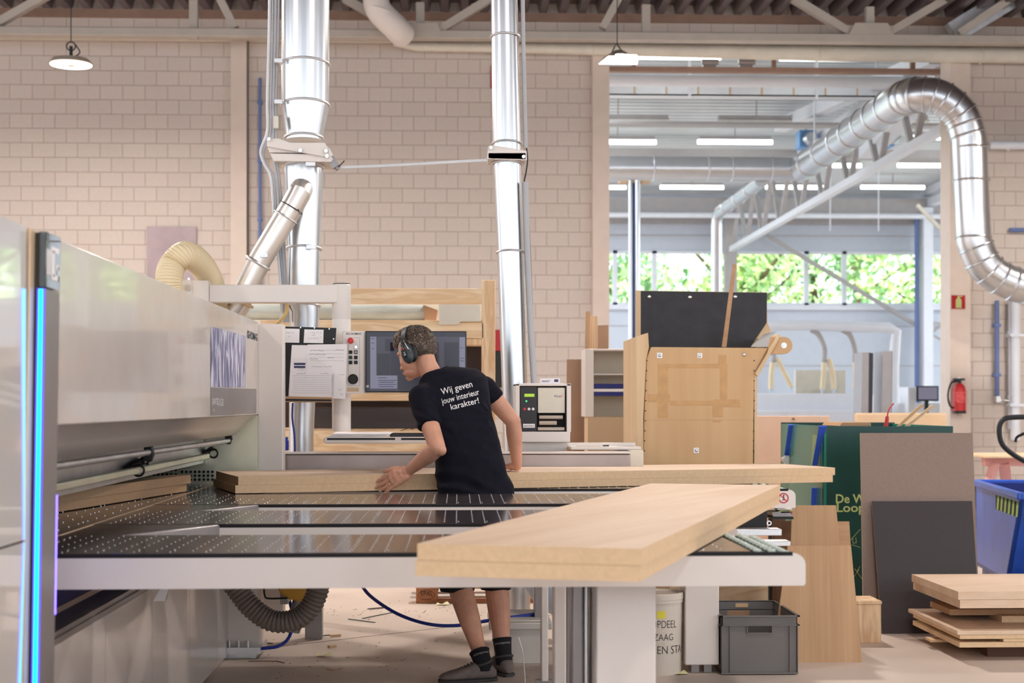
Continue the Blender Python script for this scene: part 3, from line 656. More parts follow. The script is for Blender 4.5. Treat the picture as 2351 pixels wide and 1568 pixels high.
# plates between the tables next to the saw line, with oblique ends
t = thing('infill_plate', 'dark plate joining the two front tables near the saw line', 'metal plate', (-1.15, 5.4, TZ-.02), 'infill plates between the tables')
b = MB(); b.prism([(XJ+.004, Y1b, TZ-.012), (XB-.26, Y1b, TZ-.012), (XB, Y2a, TZ-.012), (XJ+.004, Y2a, TZ-.012)], (0, 0, .011)); b.build('plate', M['dark_top'], t)
b = MB(); b.prism([(XB-.265, Y1b, TZ-.09), (XB-.235, Y1b, TZ-.09), (XB+.03, Y2a, TZ-.09), (XB, Y2a, TZ-.09)], (0, 0, .088)); b.build('oblique_edge', M['grey_satin'], t, bev=.006)
t = thing('infill_plate', 'dark plate joining the second and third table near the saw line', 'metal plate', (-1.15, 6.5, TZ-.02), 'infill plates between the tables')
b = MB(); b.prism([(XJ+.004, Y2b, TZ-.012), (XB-.21, Y2b, TZ-.012), (XB, Y3a, TZ-.012), (XJ+.004, Y3a, TZ-.012)], (0, 0, .011)); b.build('plate', M['dark_top'], t)
b = MB(); b.prism([(XB-.215, Y2b, TZ-.09), (XB-.185, Y2b, TZ-.09), (XB+.03, Y3a, TZ-.09), (XB, Y3a, TZ-.09)], (0, 0, .088)); b.build('oblique_edge', M['grey_satin'], t, bev=.006)
t = thing('infill_plate', 'dark plate at the saw line between the third and the rear table', 'metal plate', (-1.15, 7.7, TZ-.02), 'infill plates between the tables')
b = MB(); b.prism([(XJ+.004, Y3b, TZ-.012), (XB-.2, Y3b, TZ-.012), (XB, Y4a, TZ-.012), (XJ+.004, Y4a, TZ-.012)], (0, 0, .011)); b.build('plate', M['dark_top'], t)
# legs of the tables
def leg(T, px0, px1, Y, dy, m='white_metal', zb=.05, name='leg'):
    x0, x1 = X_(px0, Y), X_(px1, Y); b = MB(); b.box(x0, x1, Y, Y+dy, zb, TZ-.105); o = b.build(name, M[m], T, bev=.006)
    if zb:
        f = MB()
        for x in (x0+.03, x1-.06): f.box(x, x+.03, Y+.03, Y+dy-.03, 0, zb+.001); f.build('levelling_foot', M['grey_satin'], o) if x != x0+.03 else None
    return o
leg(T1, 1369, 1506, 4.75, .3); leg(T1, 1313, 1340, 4.9, .12, 'grey_satin', name='profile'); leg(T1, 1341, 1352, 4.9, .12, 'galv_dull', name='profile')
leg(T2, 1272, 1300, 5.8, .12, name='leg'); leg(T2, 1300, 1312, 5.85, .1, 'grey_satin', name='profile')
leg(T3, 1573, 1651, 7.3, .2) if False else None
leg(T4, 1573, 1651, 7.92, .2) if False else None
leg(T3, 1243, 1259, 7.1, .1, name='leg')
b = MB(); x0, x1 = X_(1573, 7.55), X_(1651, 7.55)
b.box(x0, x1, 7.55, 7.75, .045, TZ-.11); b.box(x0, x1, 7.55, 8.3, TZ-.2, TZ-.11); b.build('leg', M['white_metal'], T4, bev=.006)
b = MB()
for x in (x0+.04, x1-.07): b.box(x, x+.04, 7.6, 7.7, 0, .05)
b.build('levelling_foot', M['grey_satin'], T4)
b = MB(); b.box(X_(1227, 7.95), X_(1243, 7.95), 7.95, 8.1, 0, TZ-.11); b.box(-.9, 1.6, 8.1, 8.16, TZ-.2, TZ-.11); b.build('leg', M['grey_satin'], T4, bev=.004)
b = MB(); b.box(1.17, 1.4, Y2a+.1, Y2a+.16, TZ-.27, TZ-.235)
# aluminium profile and black holder below the board at right
t = thing('stop_profile', 'short aluminium profile on a black holder behind the table end rollers', 'profile', at(1750, 1230, 6.9))
y = 6.9; b = MB(); b.box(X_(1640, y), X_(1795, y), y, y+.1, Z_(1230, y, 1750), Z_(1215, y, 1750)); b.box(X_(1640, y), X_(1799, y), y-.15, y-.05, Z_(1247, y, 1750), Z_(1236, y, 1750)); b.build('profile', M['galv_dull'], t, bev=.003)
b = MB(); b.box(1.0, X_(1650, y), y+.02, y+.08, Z_(1228, y, 1750), Z_(1217, y, 1750)); b.box(1.0, 1.05, y+.02, y+.08, Z_(1228, y, 1750), TZ-.1); b.build('bracket', M['galv_dull'], t)
b = MB(); b.box(X_(1650, y), X_(1774, y), y+.12, y+.3, Z_(1216, y, 1750), Z_(1160, y, 1750)); b.build('holder', M['black'], t, bev=.004)
c = at(1766, 1201, y+.118); b = MB(); flatring(b, c, .007, .012, 16); b.build('screw', M['screw'], t)
# ------------------------------------------------------------------ panels on the tables
def board(name, corners, z0, z1, m_top, m_side, label, cat='board', group=None, bev=.0015):
    """corners: four xy points, counter-clockwise"""
    b = MB(); n = 4; P0 = [V(x, y, z0) for x, y in corners]; P1 = [V(x, y, z1) for x, y in corners]
    b.m = 0; b.add(P0+P1, [(4, 5, 6, 7)]); b.m = 1; b.add(P0+P1, [(3, 2, 1, 0)]+[(i, (i+1) % 4, (i+1) % 4+4, i+4) for i in range(4)])
    o = b.build(name, [m_top, m_side]); tag(o, label, cat, group); return o
A_, B_, C_, D_ = (-.107, 3.878), (.461, 3.722), (1.456, 6.655), (.888, 6.81)
def shift(c, dx, dy): return [(x+dx, y+dy) for x, y in c]
board('veneered_board', shift([A_, B_, C_, D_], -.004, -.003), TZ+.003, TZ+.043, M['oak_top'], M['mdf'], 'lower of the two pale oak boards lying across the front tables, overhanging toward the camera', 'board', 'pair of near oak boards')
board('veneered_board', [A_, B_, C_, D_], TZ+.0435, TZ+.0865, M['oak_top'], M['mdf'], 'upper of the two pale oak boards lying across the front tables, its wide face lit', 'board', 'pair of near oak boards')
E_, F_, G_ = (-1.108, 7.51), (2.175, 8.48), (-1.327, 8.174); Hc = (F_[0]+G_[0]-E_[0], F_[1]+G_[1]-E_[1])
board('veneered_board', shift([E_, F_, Hc, G_], -.014, -.004), TZ+.003, TZ+.043, M['oak_far'], M['mdf'], 'lower long oak board under the man\'s hands, sticking out at right', 'board', 'pair of long far boards')
board('veneered_board', [E_, F_, Hc, G_], TZ+.0435, TZ+.0865, M['oak_far'], M['mdf'], 'upper long oak board on which the man rests his right hand', 'board', 'pair of long far boards')
p, q = onz(134, 1177, TZ), onz(428.6, 1129, TZ); d = (q-p).normalized(); nrm = V(-d.y, d.x, 0); p = p-d*.6
cs = [(p.x, p.y), (q.x, q.y), (q.x+nrm.x*.1, q.y+nrm.y*.1), (p.x+nrm.x*.1, p.y+nrm.y*.1)]
board('edge_strip_board', cs, TZ+.003, TZ+.043, M['mdf'], M['mdf_dark'], 'lower narrow fibreboard strip lying along the saw line under the pressure beam', 'board', 'fibreboard strips at the saw line')
cs2 = shift(cs, d.x*.035-nrm.x*.009, d.y*.035-nrm.y*.009)
board('edge_strip_board', cs2, TZ+.0435, TZ+.0865, M['mdf'], M['mdf_dark'], 'upper narrow fibreboard strip lying along the saw line under the pressure beam', 'board', 'fibreboard strips at the saw line')
# ------------------------------------------------------------------ panel saw
S = thing('panel_saw', 'large white panel saw with a glowing blue light strip, filling the left side', 'machine', (-2.2, 6.2, 0))
XF = -1.14
zt, zb = 1.853, 1.322
b = MB(); b.prism([(XF, 4.14, zb), (XF, 8.5, zb), (XF, 8.5, zt), (XF, 4.14, zt)], (-.03, 0, 0)); b.build('beam_cover', M['white_gloss'], S, bev=.004)
b = MB(); b.box(-3.2, XF-.031, 4.14, 8.48, zt-.03, zt); b.box(-3.2, -3.17, 2.6, 8.5, 0, zt); b.build('rear_cover', M['white_metal'], S)
# near cover
b = MB(); b.prism([(-1.162, 2.7, .0), (-1.136, 2.7, 1.02), (-1.136, 3.93, 1.02), (-1.162, 3.93, 0)], (-.03, 0, 0)); b.build('near_cover', M['cover_mirror'], S)
b = MB(); b.prism([(-1.136, 2.7, 1.026), (-1.133, 2.7, 1.848), (-1.133, 3.93, 1.848), (-1.136, 3.93, 1.026)], (-.03, 0, 0)); b.build('near_cover', M['cover_mirror'], S)
b = MB(); b.box(-3.2, -1.17, 2.7, 4.1, 1.82, 1.846); b.box(-3.2, -1.17, 4.05, 4.1, 0, 1.82); b.box(-3.2, -1.17, 2.66, 2.7, 0, 1.85); b.build('rear_cover', M['white_metal'], S)
def lean(z): return -.021*(1.76-z)/1.76*1.25
def lprism(b, x0, x1, y0, y1, z0, z1):
    b.add([(x+lean(z), y, z) for z in (z0, z1) for y in (y0, y1) for x in (x0, x1)], [(0, 2, 3, 1), (4, 5, 7, 6), (0, 1, 5, 4), (2, 6, 7, 3), (0, 4, 6, 2), (1, 3, 7, 5)])
    return b
b = MB(); lprism(b, -1.14, -1.127, 3.945, 3.99, 0, 1.846); b.build('corner_trim', M['gold_trim'], S, bev=.004)
b = MB(); lprism(b, -1.12, -1.1, 3.995, 4.137, 0, 1.69); b.build('pillar', M['grey_satin'], S)
b = MB(); lprism(b, -1.12, -1.099, 3.994, 4.138, 1.693, 1.842); lprism(b, -1.14, -1.12, 3.994, 4.14, 0, 1.84); b.build('pillar_cap', M['mirror_black'], S, bev=.002)
b = MB(); lprism(b, -1.1155, -1.1045, 3.988, 3.994, 0, 1.688); b.build('light_strip', M['led'], S)
b = MB(); lprism(b, -1.1195, -1.1155, 3.988, 3.994, 0, 1.69); lprism(b, -1.1045, -1.1005, 3.988, 3.994, 0, 1.69); b.build('strip_halo', M['led_halo'], S)  # blue halo around the light strip, put into glowing edge bands
def onpillar(b, y0, y1, z0, z1): x = -1.0985; b.quad((x, y0, z0), (x, y1, z0), (x, y1, z1), (x, y0, z1))
b = MB(); x = -1.098
for (ya, yb, za, zc) in ((4.00, 4.014, 1.728, 1.798), (4.022, 4.036, 1.728, 1.798), (4.044, 4.058, 1.718, 1.808)): b.box(x-.001, x, ya, yb, za, zc)
b.box(x-.001, x, 4.058, 4.12, 1.793, 1.808); b.box(x-.001, x, 4.058, 4.12, 1.718, 1.733); b.box(x-.001, x, 4.108, 4.122, 1.718, 1.758); b.box(x-.001, x, 4.058, 4.075, 1.728, 1.798); b.box(x-.001, x, 4.09, 4.12, 1.750, 1.763)
b.build('logo', M['print_white'], S)
b = MB(); lprism(b, -1.112, -1.099, 4.1375, 4.143, .8, 1.13); b.build('light_strip', M['led_far'], S)
# pressure beam underside
b = MB()
prof = [(-1.142, 1.321), (-1.155, 1.315), (-1.215, 1.266), (-1.222, 1.258), (-1.262, 1.212), (-1.285, 1.205), (-1.30, 1.24), (-1.30, 1.31), (-1.2, 1.33)]
b.prism([(x, 4.14, z) for x, z in prof], (0, 4.33, 0)); b.build('pressure_beam_lip', M['lip_steel'], S)
b = MB(); b.cyl((-1.30, 4.1, 1.183), (-1.30, 8.47, 1.176), .0125, seg=14); b.build('guide_tube', M['galv_dull'], S)
b = MB(); b.box(-1.395, -1.365, 4.1, 8.2, 1.082, 1.112); b.build('clamp_rail', M['plate_steel'], S, bev=.006)
b = MB(); b.box(-1.47, -1.44, 4.1, 8.44, 1.05, 1.2); b.build('inner_beam', M['galv_dull'], S)
b = MB(); b.box(-1.85, -1.8, 4.1, 8.44, .95, 1.3); b.box(-1.8, -1.2, 4.1, 8.44, 1.3, 1.32); b.build('inner_panel', M['dark_plastic'], S)
for k, (px, py) in enumerate(((343, 1044), (526, 1008))):
    c = onx(px, py, -1.30); b = MB(); b.prism([c+V(-.02, -.02, .04), c+V(.012, -.02, .045), c+V(.02, -.02, .0), c+V(.008, -.02, -.03), c+V(-.02, -.02, -.025)], (0, .04, 0)); b.build('tube_holder', M['black'], S, bev=.004)
for k, (px, py) in enumerate(((318, 1080), (490, 1041))):
    c = onx(px, py, -1.38); b = MB(); b.ring(c, .024, .006, (0, 1, 0), 16, 6)
    b.prism([c+V(-.02, -.06, .02), c+V(-.005, -.06, .025), c+V(-.005, .16, .05), c+V(-.03, .3, .05), c+V(-.05, .3, .0), c+V(-.05, .02, -.01)], (-.02, 0, 0)); b.cyl(c+V(-.01, .12, .035), c+V(.004, .12, .035), .016, seg=12); b.cyl(c+V(-.01, .2, .02), c+V(.004, .2, .02), .012, seg=12)
    b.build('clamp_arm', M['black'], S, bev=.003)
    b = MB(); b.cyl(c+V(.004, .12, .035), c+V(.008, .12, .035), .007, seg=10); b.cyl(c+V(.004, .2, .02), c+V(.008, .2, .02), .006, seg=10); b.build('pivot_bolt', M['screw'], S)
# end plate
ye = 8.5
b = MB(); b.prism([at(p[0], p[1], ye) for p in ((593, 1081), (593, 953), (560, 962), (500, 985), (500, 1027), (505, 1081))], (0, .01, 0)); b.build('end_plate', M['plate_steel'], S)
b = MB(); c = at(576, 1010, ye-.001)
for k in range(3):
    a, e = [V(cos(2*pi*j/3+pi/2), 0, sin(2*pi*j/3+pi/2)) for j in (k, (k+1) % 3)]; b.bar(c+a*.016, c+e*.016, .0022, .001, up=(0, 1, 0))
b.ball(c+V(.002, 0, -.003), (.005, .0006, .003), 8, 5); b.build('warning_triangle', M['ink_black'], S)
b = MB(); b.prism([c+V(cos(2*pi*j/3+pi/2)*.0155, .0008, sin(2*pi*j/3+pi/2)*.0155) for j in range(3)], (0, .0004, 0)); b.build('warning_triangle', M['sticker_yellow'], S)
b = MB()
for dy in (0, 6, 12): q = at(572, 1060+dy, ye-.001); b.cyl(q, q+V(0, -.003, 0), .007, seg=10)
for (px, py) in ((548, 1010), (540, 1016), (553, 1018), (541, 1037), (550, 1037)): q = at(px, py, ye-.001); b.cyl(q, q+V(0, -.003, 0), .005, seg=8)
b.build('plate_holes', M['black'], S)
b = MB(); z = TZ-.02; b.box(-1.9, XF, 8.46, 8.49, z, 1.32); b.build('perforated_plate', M['plate_steel'], S)
b = MB()
for i in range(18):
    for j in range(3):
        if -1.56+i*.0245 < -1.37: b.cyl((-1.565+i*.0245, 8.455, .955+j*.022), (-1.565+i*.0245, 8.461, .955+j*.022), .008, seg=8)
for i in range(8):
    for j in range(4): b.cyl((-1.60-i*.0245, 8.455, .985+j*.025), (-1.60-i*.0245, 8.461, .985+j*.025), .008, seg=8)
o = b.build('perforation', M['gap_dark'], S); o['kind'] = 'stuff'
# saw table left of the joint
b = MB(); b.box(-1.95, XJ, 4.1, 8.46, TZ-.03, TZ-.001); b.build('saw_table', M['dark_top'], S)
b = MB(); b.box(XJ, XJ+.005, Y1a, 8.46, TZ-.03, TZ+.0012); b.build('joint_strip', M['gold_trim'], S)
b = MB(); k = 0; y = 4.25
while y < 8.4:
    for j in range(4):
        if (k+j) % 2 == 0 or k % 7 == 0: b.cyl((XJ-.06-j*.075, y, TZ-.002), (XJ-.06-j*.075, y, TZ+.0018), .0036, .0024, 6)
    y += .07; k += 1
o = b.build('air_nozzles', M['nozzle'], S); o['kind'] = 'stuff'
# lower body
b = MB(); ys = [3.0, 4.55, 5.3, 6.1, 6.95, 7.75, 8.62]
for i in range(len(ys)-1): b.box(-1.275, -1.25, ys[i]+.003, ys[i+1]-.003, .02, .632)
b.build('lower_skirt', M['skirt'], S)
b = MB(); b.box(-1.4, -1.252, 3.0, 8.6, .632, .65); b.box(-1.30, -1.26, 3., 8.6, .65, .668); b.build('cable_channel', M['grey_satin'], S)
b = MB(); b.box(-1.5, -1.46, 3.0, 8.5, .64, TZ-.1); b.build('inner_panel', M['blue_dark'], S)
b = MB(); b.prism([at(p[0], p[1], 5.9) for p in ((372, 1345), (390, 1345), (378, 1380), (352, 1380))], (0, .03, 0)); b.build('support_rib', M['galv_dull'], S)
b = MB(); b.box(-1.26, -1.08, 8.1, 8.3, .06, TZ-.12); b.build('frame_leg', M['white_metal'], S, bev=.004)
b = MB(); b.box(-1.29, -1.07, 8.06, 8.34, .03, .065); b.box(-1.27, -1.1, 8.1, 8.3, 0, .03); b.build('foot_plate', M['galv_dull'], S)
b = MB()
for x in (-1.24, -1.19, -1.14): b.cyl((x, 8.08, .065), (x, 8.08, .1), .008, seg=8)
b.build('foot_bolts', M['screw'], S)
b = MB(); b.box(-2.6, -1.3, 8.63, 9.3, 0, 1.6); b.build('rear_housing', M['white_metal'], S, bev=.01)
# printed panels on the cover
xc = XF+.0012
def oncover(pts): return [onx(px, py, xc) for px, py in pts]
mp = bpy.data.materials.new('streaks'); mp.use_nodes = True; nt = mp.node_tree; N = nt.nodes; L = nt.links; p = N['Principled BSDF']; p.inputs['Roughness'].default_value = .3
tc = N.new('ShaderNodeTexCoord'); mg = N.new('ShaderNodeMapping'); mg.inputs['Scale'].default_value = (1, 9, 3); L.new(tc.outputs['Object'], mg.inputs[0])
n = N.new('ShaderNodeTexNoise'); n.inputs['Scale'].default_value = 1.3; n.inputs['Detail'].default_value = 8; n.inputs['Distortion'].default_value = 2; L.new(mg.outputs[0], n.inputs['Vector'])
r = N.new('ShaderNodeValToRGB'); e = r.color_ramp.elements; e[0].position = .38; e[0].color = rgb(76, 76, 130); e[1].position = .62; e[1].color = rgb(226, 226, 240); q = e.new(.5); q.color = rgb(150, 150, 190)
L.new(n.outputs['Fac'], r.inputs[0]); L.new(r.outputs[0], p.inputs['Base Color']); MATS['streaks'] = mp
b = MB(); pp = oncover([(484, 889), (563, 889), (563, 771), (484, 749)]); b.prism(pp, (.0015, 0, 0)); b.build('picture_panel', M['streaks'], S)
b = MB(); pp = oncover([(484, 953), (588, 949), (588, 893), (484, 890)]); b.prism(pp, (.0015, 0, 0)); b.build('name_panel', M['oak_grey'] if 'oak_grey' in M else M['grey_satin'], S)
xd = xc+.0022
p0 = onx(487, 932, xd); p1 = onx(512, 931, xd); lettering('SAWTEQ', p0, (0, 1, 0), (0, 0, 1), (p1-p0).y*.62, M['print_white'], S, height=.036, bold=.01)
q0 = p0+V(0, (p1-p0).y*.68, 0); lettering('B-200', q0, (0, 1, 0), (0, 0, 1), (p1-p0).y*.36, M['print_white'], S, height=.036)
p0 = onx(488, 945, xd); lettering('smTec', p0, (0, 1, 0), (0, 0, 1), .07, M['print_white'], S, height=.014)
p0 = onx(568, 775, XF+.0012); p1 = onx(591.5, 781, XF+.0012); p0.z = 1.74; lettering('HOMAG', p0+V(0, .085, 0), (0, 1, 0), (0, 0, 1), p1.y-p0.y-.09, M['teal_mark'], S, height=.042, bold=.015)
b = MB()
def hg(b, p, u, w, k, dep=.001):
    """the maker's two-part bracket sign: u right, w up, k height"""
    for (x0, x1, z0, z1) in ((0, .16, 0, 1), (.3, .44, 0, .45), (.3, .44, .55, 1), (.6, .76, 0, 1), (.76, 1.1, .84, 1), (.76, 1.1, 0, .16), (.96, 1.1, .1, .5), (.86, 1.1, .4, .54)):
        P = [p+u*x0*k+w*z0*k, p+u*x1*k+w*z0*k, p+u*x1*k+w*z1*k, p+u*x0*k+w*z1*k]; b.add(P, [(0, 1, 2, 3)])
hg(b, p0, V(0, 1.5, 0), V(0, 0, 1), .042); b.build('logo', M['teal_mark'], S)
b = MB(); b.box(XF-.02, -1.0, 8.5, 8.62, .1, 1.84); b.box(-1.165, -1.134, 8.5, 8.53, 1.3, 1.86); b.build('end_column', M['white_metal'], S, bev=.006)
# ------------------------------------------------------------------ fence rail behind the tables
t = thing('fence_rail', 'long grey steel stop rail behind the far boards', 'rail', (0, 8.75, .95))
b = MB(); y = 8.72; b.box(X_(596, y), X_(1447, y), y, y+.14, TZ+.02, Z_(1042, y)); b.build('rail', M['rail_steel'], t, bev=.008)
b = MB(); b.box(X_(596, y), X_(1447, y), y-.005, y+.145, Z_(1042, y)+.001, Z_(1038, y)); b.build('top_strip', M['white_metal'], t)
b = MB(); b.box(X_(1447, y), X_(1478, y), y+.01, y+.13, TZ, Z_(1035, y)); b.build('end_block', M['sheet_white'], t)
for xs_ in (-.9, 1.): b = MB(); b.box(xs_, xs_+.1, y+.02, y+.1, 0, TZ+.02); b.build('stand', M['grey_satin'], t)
t = thing('white_shelf', 'small white tray shelf with a screwdriver, right of the label printer', 'shelf', at(1390, 1030, 8.9))
y = 8.9; b = MB(); b.box(X_(1311, y), X_(1472, y), y, y+.3, Z_(1033, y), Z_(1026, y)); b.box(X_(1311, y), X_(1472, y), y+.28, y+.3, Z_(1033, y), Z_(1019, y)); b.build('tray', M['white_metal'], t, bev=.004)
b = MB(); b.box(X_(1420, y), X_(1455, y), y+.05, y+.25, TZ, Z_(1033, y)); b.build('bracket', M['grey_satin'], t)
t = thing('screwdriver', 'thin screwdriver lying on the white tray shelf', 'screwdriver', at(1385, 1024, 9.0))
b = MB(); b.cyl(at(1384, 1024.5, 9.), at(1398, 1024, 9.), .008, seg=10); b.build('handle', M['black'], t)
b = MB(); b.cyl(at(1322, 1024.5, 9.), at(1384, 1024.5, 9.), .0025, seg=6); b.build('blade', M['kraft_tan'], t)
# ------------------------------------------------------------------ control terminal
Yt = 8.95
t = thing('control_terminal', 'white swivel-arm terminal with monitor and push buttons beside the man', 'control panel', at(783, 1000, Yt))
b = MB(); x0, x1 = X_(480, Yt), X_(775, Yt); b.box(x0, x1, Yt, Yt+.1, Z_(696, Yt), Z_(655, Yt)); b.build('swivel_arm', M['white_metal'], t, bev=.006)
b = MB(); c = at(784, 800, Yt+.055); r = 21.5/F*Yt; b.lathe((c.x, c.y, 0), [(0, Z_(652, Yt)), (r*.9, Z_(652, Yt)), (r, Z_(655, Yt)), (r, Z_(732, Yt)), (r*.98, Z_(733, Yt)), (r, Z_(734, Yt)), (r, Z_(990, Yt)), (0, Z_(990, Yt))], 28); b.build('post', M['white_metal'], t)
b = MB(); b.cyl((c.x, c.y, Z_(653, Yt)), (c.x, c.y, Z_(650.5, Yt)), r*.92, seg=28); b.build('post_cap', M['dark_plastic'], t)
b = MB(); b.box(X_(416, Yt), X_(442, Yt), Yt-.04, Yt-.03, Z_(700, Yt), Z_(646, Yt)); b.box(X_(440, Yt), X_(480, Yt), Yt-.03, Yt+.06, 1.59, Z_(647, Yt)); b.build('arm_bracket', M['white_metal'], t, bev=.003)
b = MB(); q = at(431, 660, Yt-.045); b.cyl(q, q+V(0, -.012, 0), .014, seg=6); b.cyl(q, q+V(0, -.004, 0), .02, seg=14); q = at(434, 644, Yt); b.cyl(q, q+V(0, 0, .015), .009, seg=8); b.build('bracket_bolt', M['screw'], t)
# front panel of the terminal
yp = Yt-.1
def P4(x0, y0, x1, y1, Y): return X_(x0, Y), X_(x1, Y), Z_(y1, Y, (x0+x1)/2), Z_(y0, Y, (x0+x1)/2)
b = MB(); x0, x1, z0, z1 = P4(786, 760, 838, 904, yp); b.box(x0, x1, yp, yp+.05, z0, z1); b.box(c.x-.05, c.x+.15, yp+.05, Yt+.05, z0+.1, z0+.22); b.build('button_panel', M['white_metal'], t, bev=.004)
f = yp-.001
b = MB(); x0, x1, z0, z1 = P4(799.5, 775, 826, 886, f)
for (a_, b_, c_, d_) in ((x0, x1, z1-.0015, z1), (x0, x1, z0, z0+.0015), (x0, x0+.0015, z0, z1), (x1-.0015, x1, z0, z1)): b.box(a_, b_, f, f+.002, c_, d_)
b.build('panel_groove', M['grey_satin'], t)
lettering('IKG', at(795, 768.5, f), (1, 0, 0), (0, 0, 1), .02, M['teal_mark'], t, height=.0125, name='logo', bold=.012)
p0 = at(805.5, 768.5, f); p1 = at(829.5, 768.5, f); lettering('HOMAG', p0, (1, 0, 0), (0, 0, 1), p1.x-p0.x, M['teal_mark'], t, height=.0125, bold=.012)
b = MB(); q = at(805.5, 782.5, yp); b.lathe(q, [(0, .03), (.012, .03), (.0175, .026), (.0175, .014), (.011, .01), (.011, 0)], 20, (0, -1, 0)); b.build('emergency_stop', M['red'], t)
b = MB(); q = at(817.5, 797, yp); b.cyl(q, q+V(0, -.01, 0), .009, seg=14); b.box(q.x-.002, q.x+.002, q.y-.022, q.y-.01, q.z-.008, q.z+.008); b.build('key_switch', M['screw'], t)
for k, (px, py) in enumerate(((805, 808.5), (817, 808.5), (805, 820.5), (817, 820.5), (805, 832), (817, 832))):
    q = at(px, py, yp); b = MB(); b.box(q.x-.0105, q.x+.0105, yp-.004, yp+.001, q.z-.0105, q.z+.0105); b.build('push_button', M['green_btn' if k == 2 else 'black'], t, bev=.001)
b = MB(); q = at(817, 808.5, yp-.0046); flatring(b, q, .0045, .0065, 16); b.box(q.x-.001, q.x+.001, q.y, q.y+.0003, q.z-.003, q.z+.006); b.build('button_symbol', M['print_white'], t)
b = MB(); q = at(810.5, 870.5, yp); b.lathe(q, [(0, .018), (.022, .018), (.026, .014), (.03, .004), (.031, 0)], 28, (0, -1, 0)); b.build('rotary_knob', M['black'], t)
b = MB(); x0, x1, z0, z1 = P4(797, 890, 824, 899, f); b.box(x0, x1, f-.0006, f, z0, z1); b.build('type_plate', M['kraft_tan'], t)
# monitor
ym = Yt-.12
m = MB(); x0, x1, z0, z1 = P4(838.5, 760, 1071, 901, ym); m.box(x0, x1, ym, ym+.035, z0, z1); mo = m.build('monitor', M['dark_plastic'], t, bev=.003)
def scr(rects, mname, name, d):
    b = MB()
    for (a_, b_, c_, d_) in rects: X0, X1, Z0, Z1 = P4(a_, b_, c_, d_, ym); b.box(X0, X1, ym-d, ym-d+.0006, Z0, Z1)
    return b.build(name, M[mname], mo)
scr([(842, 763, 1068, 898)], 'screen_dark', 'screen', .0012)
scr([(850, 773, 1055, 897)], 'screen_mid', 'screen_window', .0018)
for r_ in [(850, 773, 864, 892), (1055, 774, 1068, 897), (864, 862, 912, 892)]: scr([r_], 'screen_light', 'screen_window', .0022)
for r_ in [(866, 812, 895, 862), (896, 786, 1008, 862), (1020, 786, 1053, 896), (914, 862, 1008, 896), (884, 778, 905, 806)]: scr([r_], 'screen_dark', 'screen_window', .0024)
b = MB()
for (px, py, w) in ((868, 867, 20), (868, 873, 42), (870, 877, 34), (868, 882, 42), (870, 887, 34), (1057, 798, 6), (1057, 822, 8), (1057, 828, 8), (1013, 768, 10), (985, 768, 10), (852, 777, 8), (853, 787, 6), (853, 800, 6)):
    X0, X1, Z0, Z1 = P4(px, py, px+w, py+1.2, ym); b.box(X0, X1, ym-.0032, ym-.0028, Z0, Z1)
b.build('screen_text', M['ink'], mo)
b = MB(); hg(b, at(841, 889.5, ym-.0016), V(1, 0, 0), V(0, 0, 1), .014); b.build('logo', M['print_white'], mo)
# tray
ty = Yt-.3; 
b = MB(); zt_ = Z_(1003, ty); zb_ = Z_(1018, ty)
x0, x1 = X_(742, ty), X_(1010, ty)
pr = [(x0+.012, zb_), (x0, zb_+.015), (x0, zt_-.01), (x0+.01, zt_), (x1, zt_), (x1, zb_)]
b.prism([(x, ty, z) for x, z in pr], (0, .02, 0)); b.box(x0+.01, x1, ty+.02, Yt+.05, zt_-.022, zt_-.004); b.build('keyboard_tray', M['white_metal'], t, bev=.004)
b = MB()
for (a_, c_) in ((751, 907), (921, 1000)): X0, X1, Z0, Z1 = P4(a_, 1005.5, c_, 1010, ty); b.box(X0, X1, ty-.001, ty+.006, Z0, Z1)
b.build('tray_slot', M['black'], t)
b = MB(); zk = zt_-.003; b.box(X_(898, Yt), X_(985, Yt), Yt-.16, Yt-.03, zk, zk+.018)
for i in range(20):
    for j in range(4): q = X_(900, Yt)+i*.0112; b.box(q, q+.009, Yt-.155+j*.03, Yt-.131+j*.03, zk+.018, zk+.023)
tag(b.build('keyboard', M['dark_plastic']), 'dark computer keyboard on the white tray in front of the man', 'keyboard')
b = MB(); b.tube(smoothpath([at(920, 989, Yt-.1), at(938, 983, Yt-.05), at(948, 985, Yt), at(958, 975, Yt+.02)], 5), .002, 6); tag(b.build('keyboard_cable', M['black']), 'thin black cable curling behind the keyboard', 'cable')
rn = random.Random(3)
t2 = thing('paper_stack', 'loose stack of printed paper lying on the left of the keyboard tray', 'paper', (X_(830, Yt), Yt-.12, zt_))
for k in range(5):
    b = MB(); a = rn.uniform(-.05, .05); x0, x1 = X_(762+k*2, Yt), X_(888+k*3, Yt); z = zt_-.003+k*.0045
    b.prism([(x0, Yt-.24+a*.3, z), (x1, Yt-.24-a*.3, z), (x1+.01, Yt-.02, z+.006), (x0+.01, Yt-.02, z+.008)], (0, 0, .003)); b.build('sheet', M['paper'], t2)
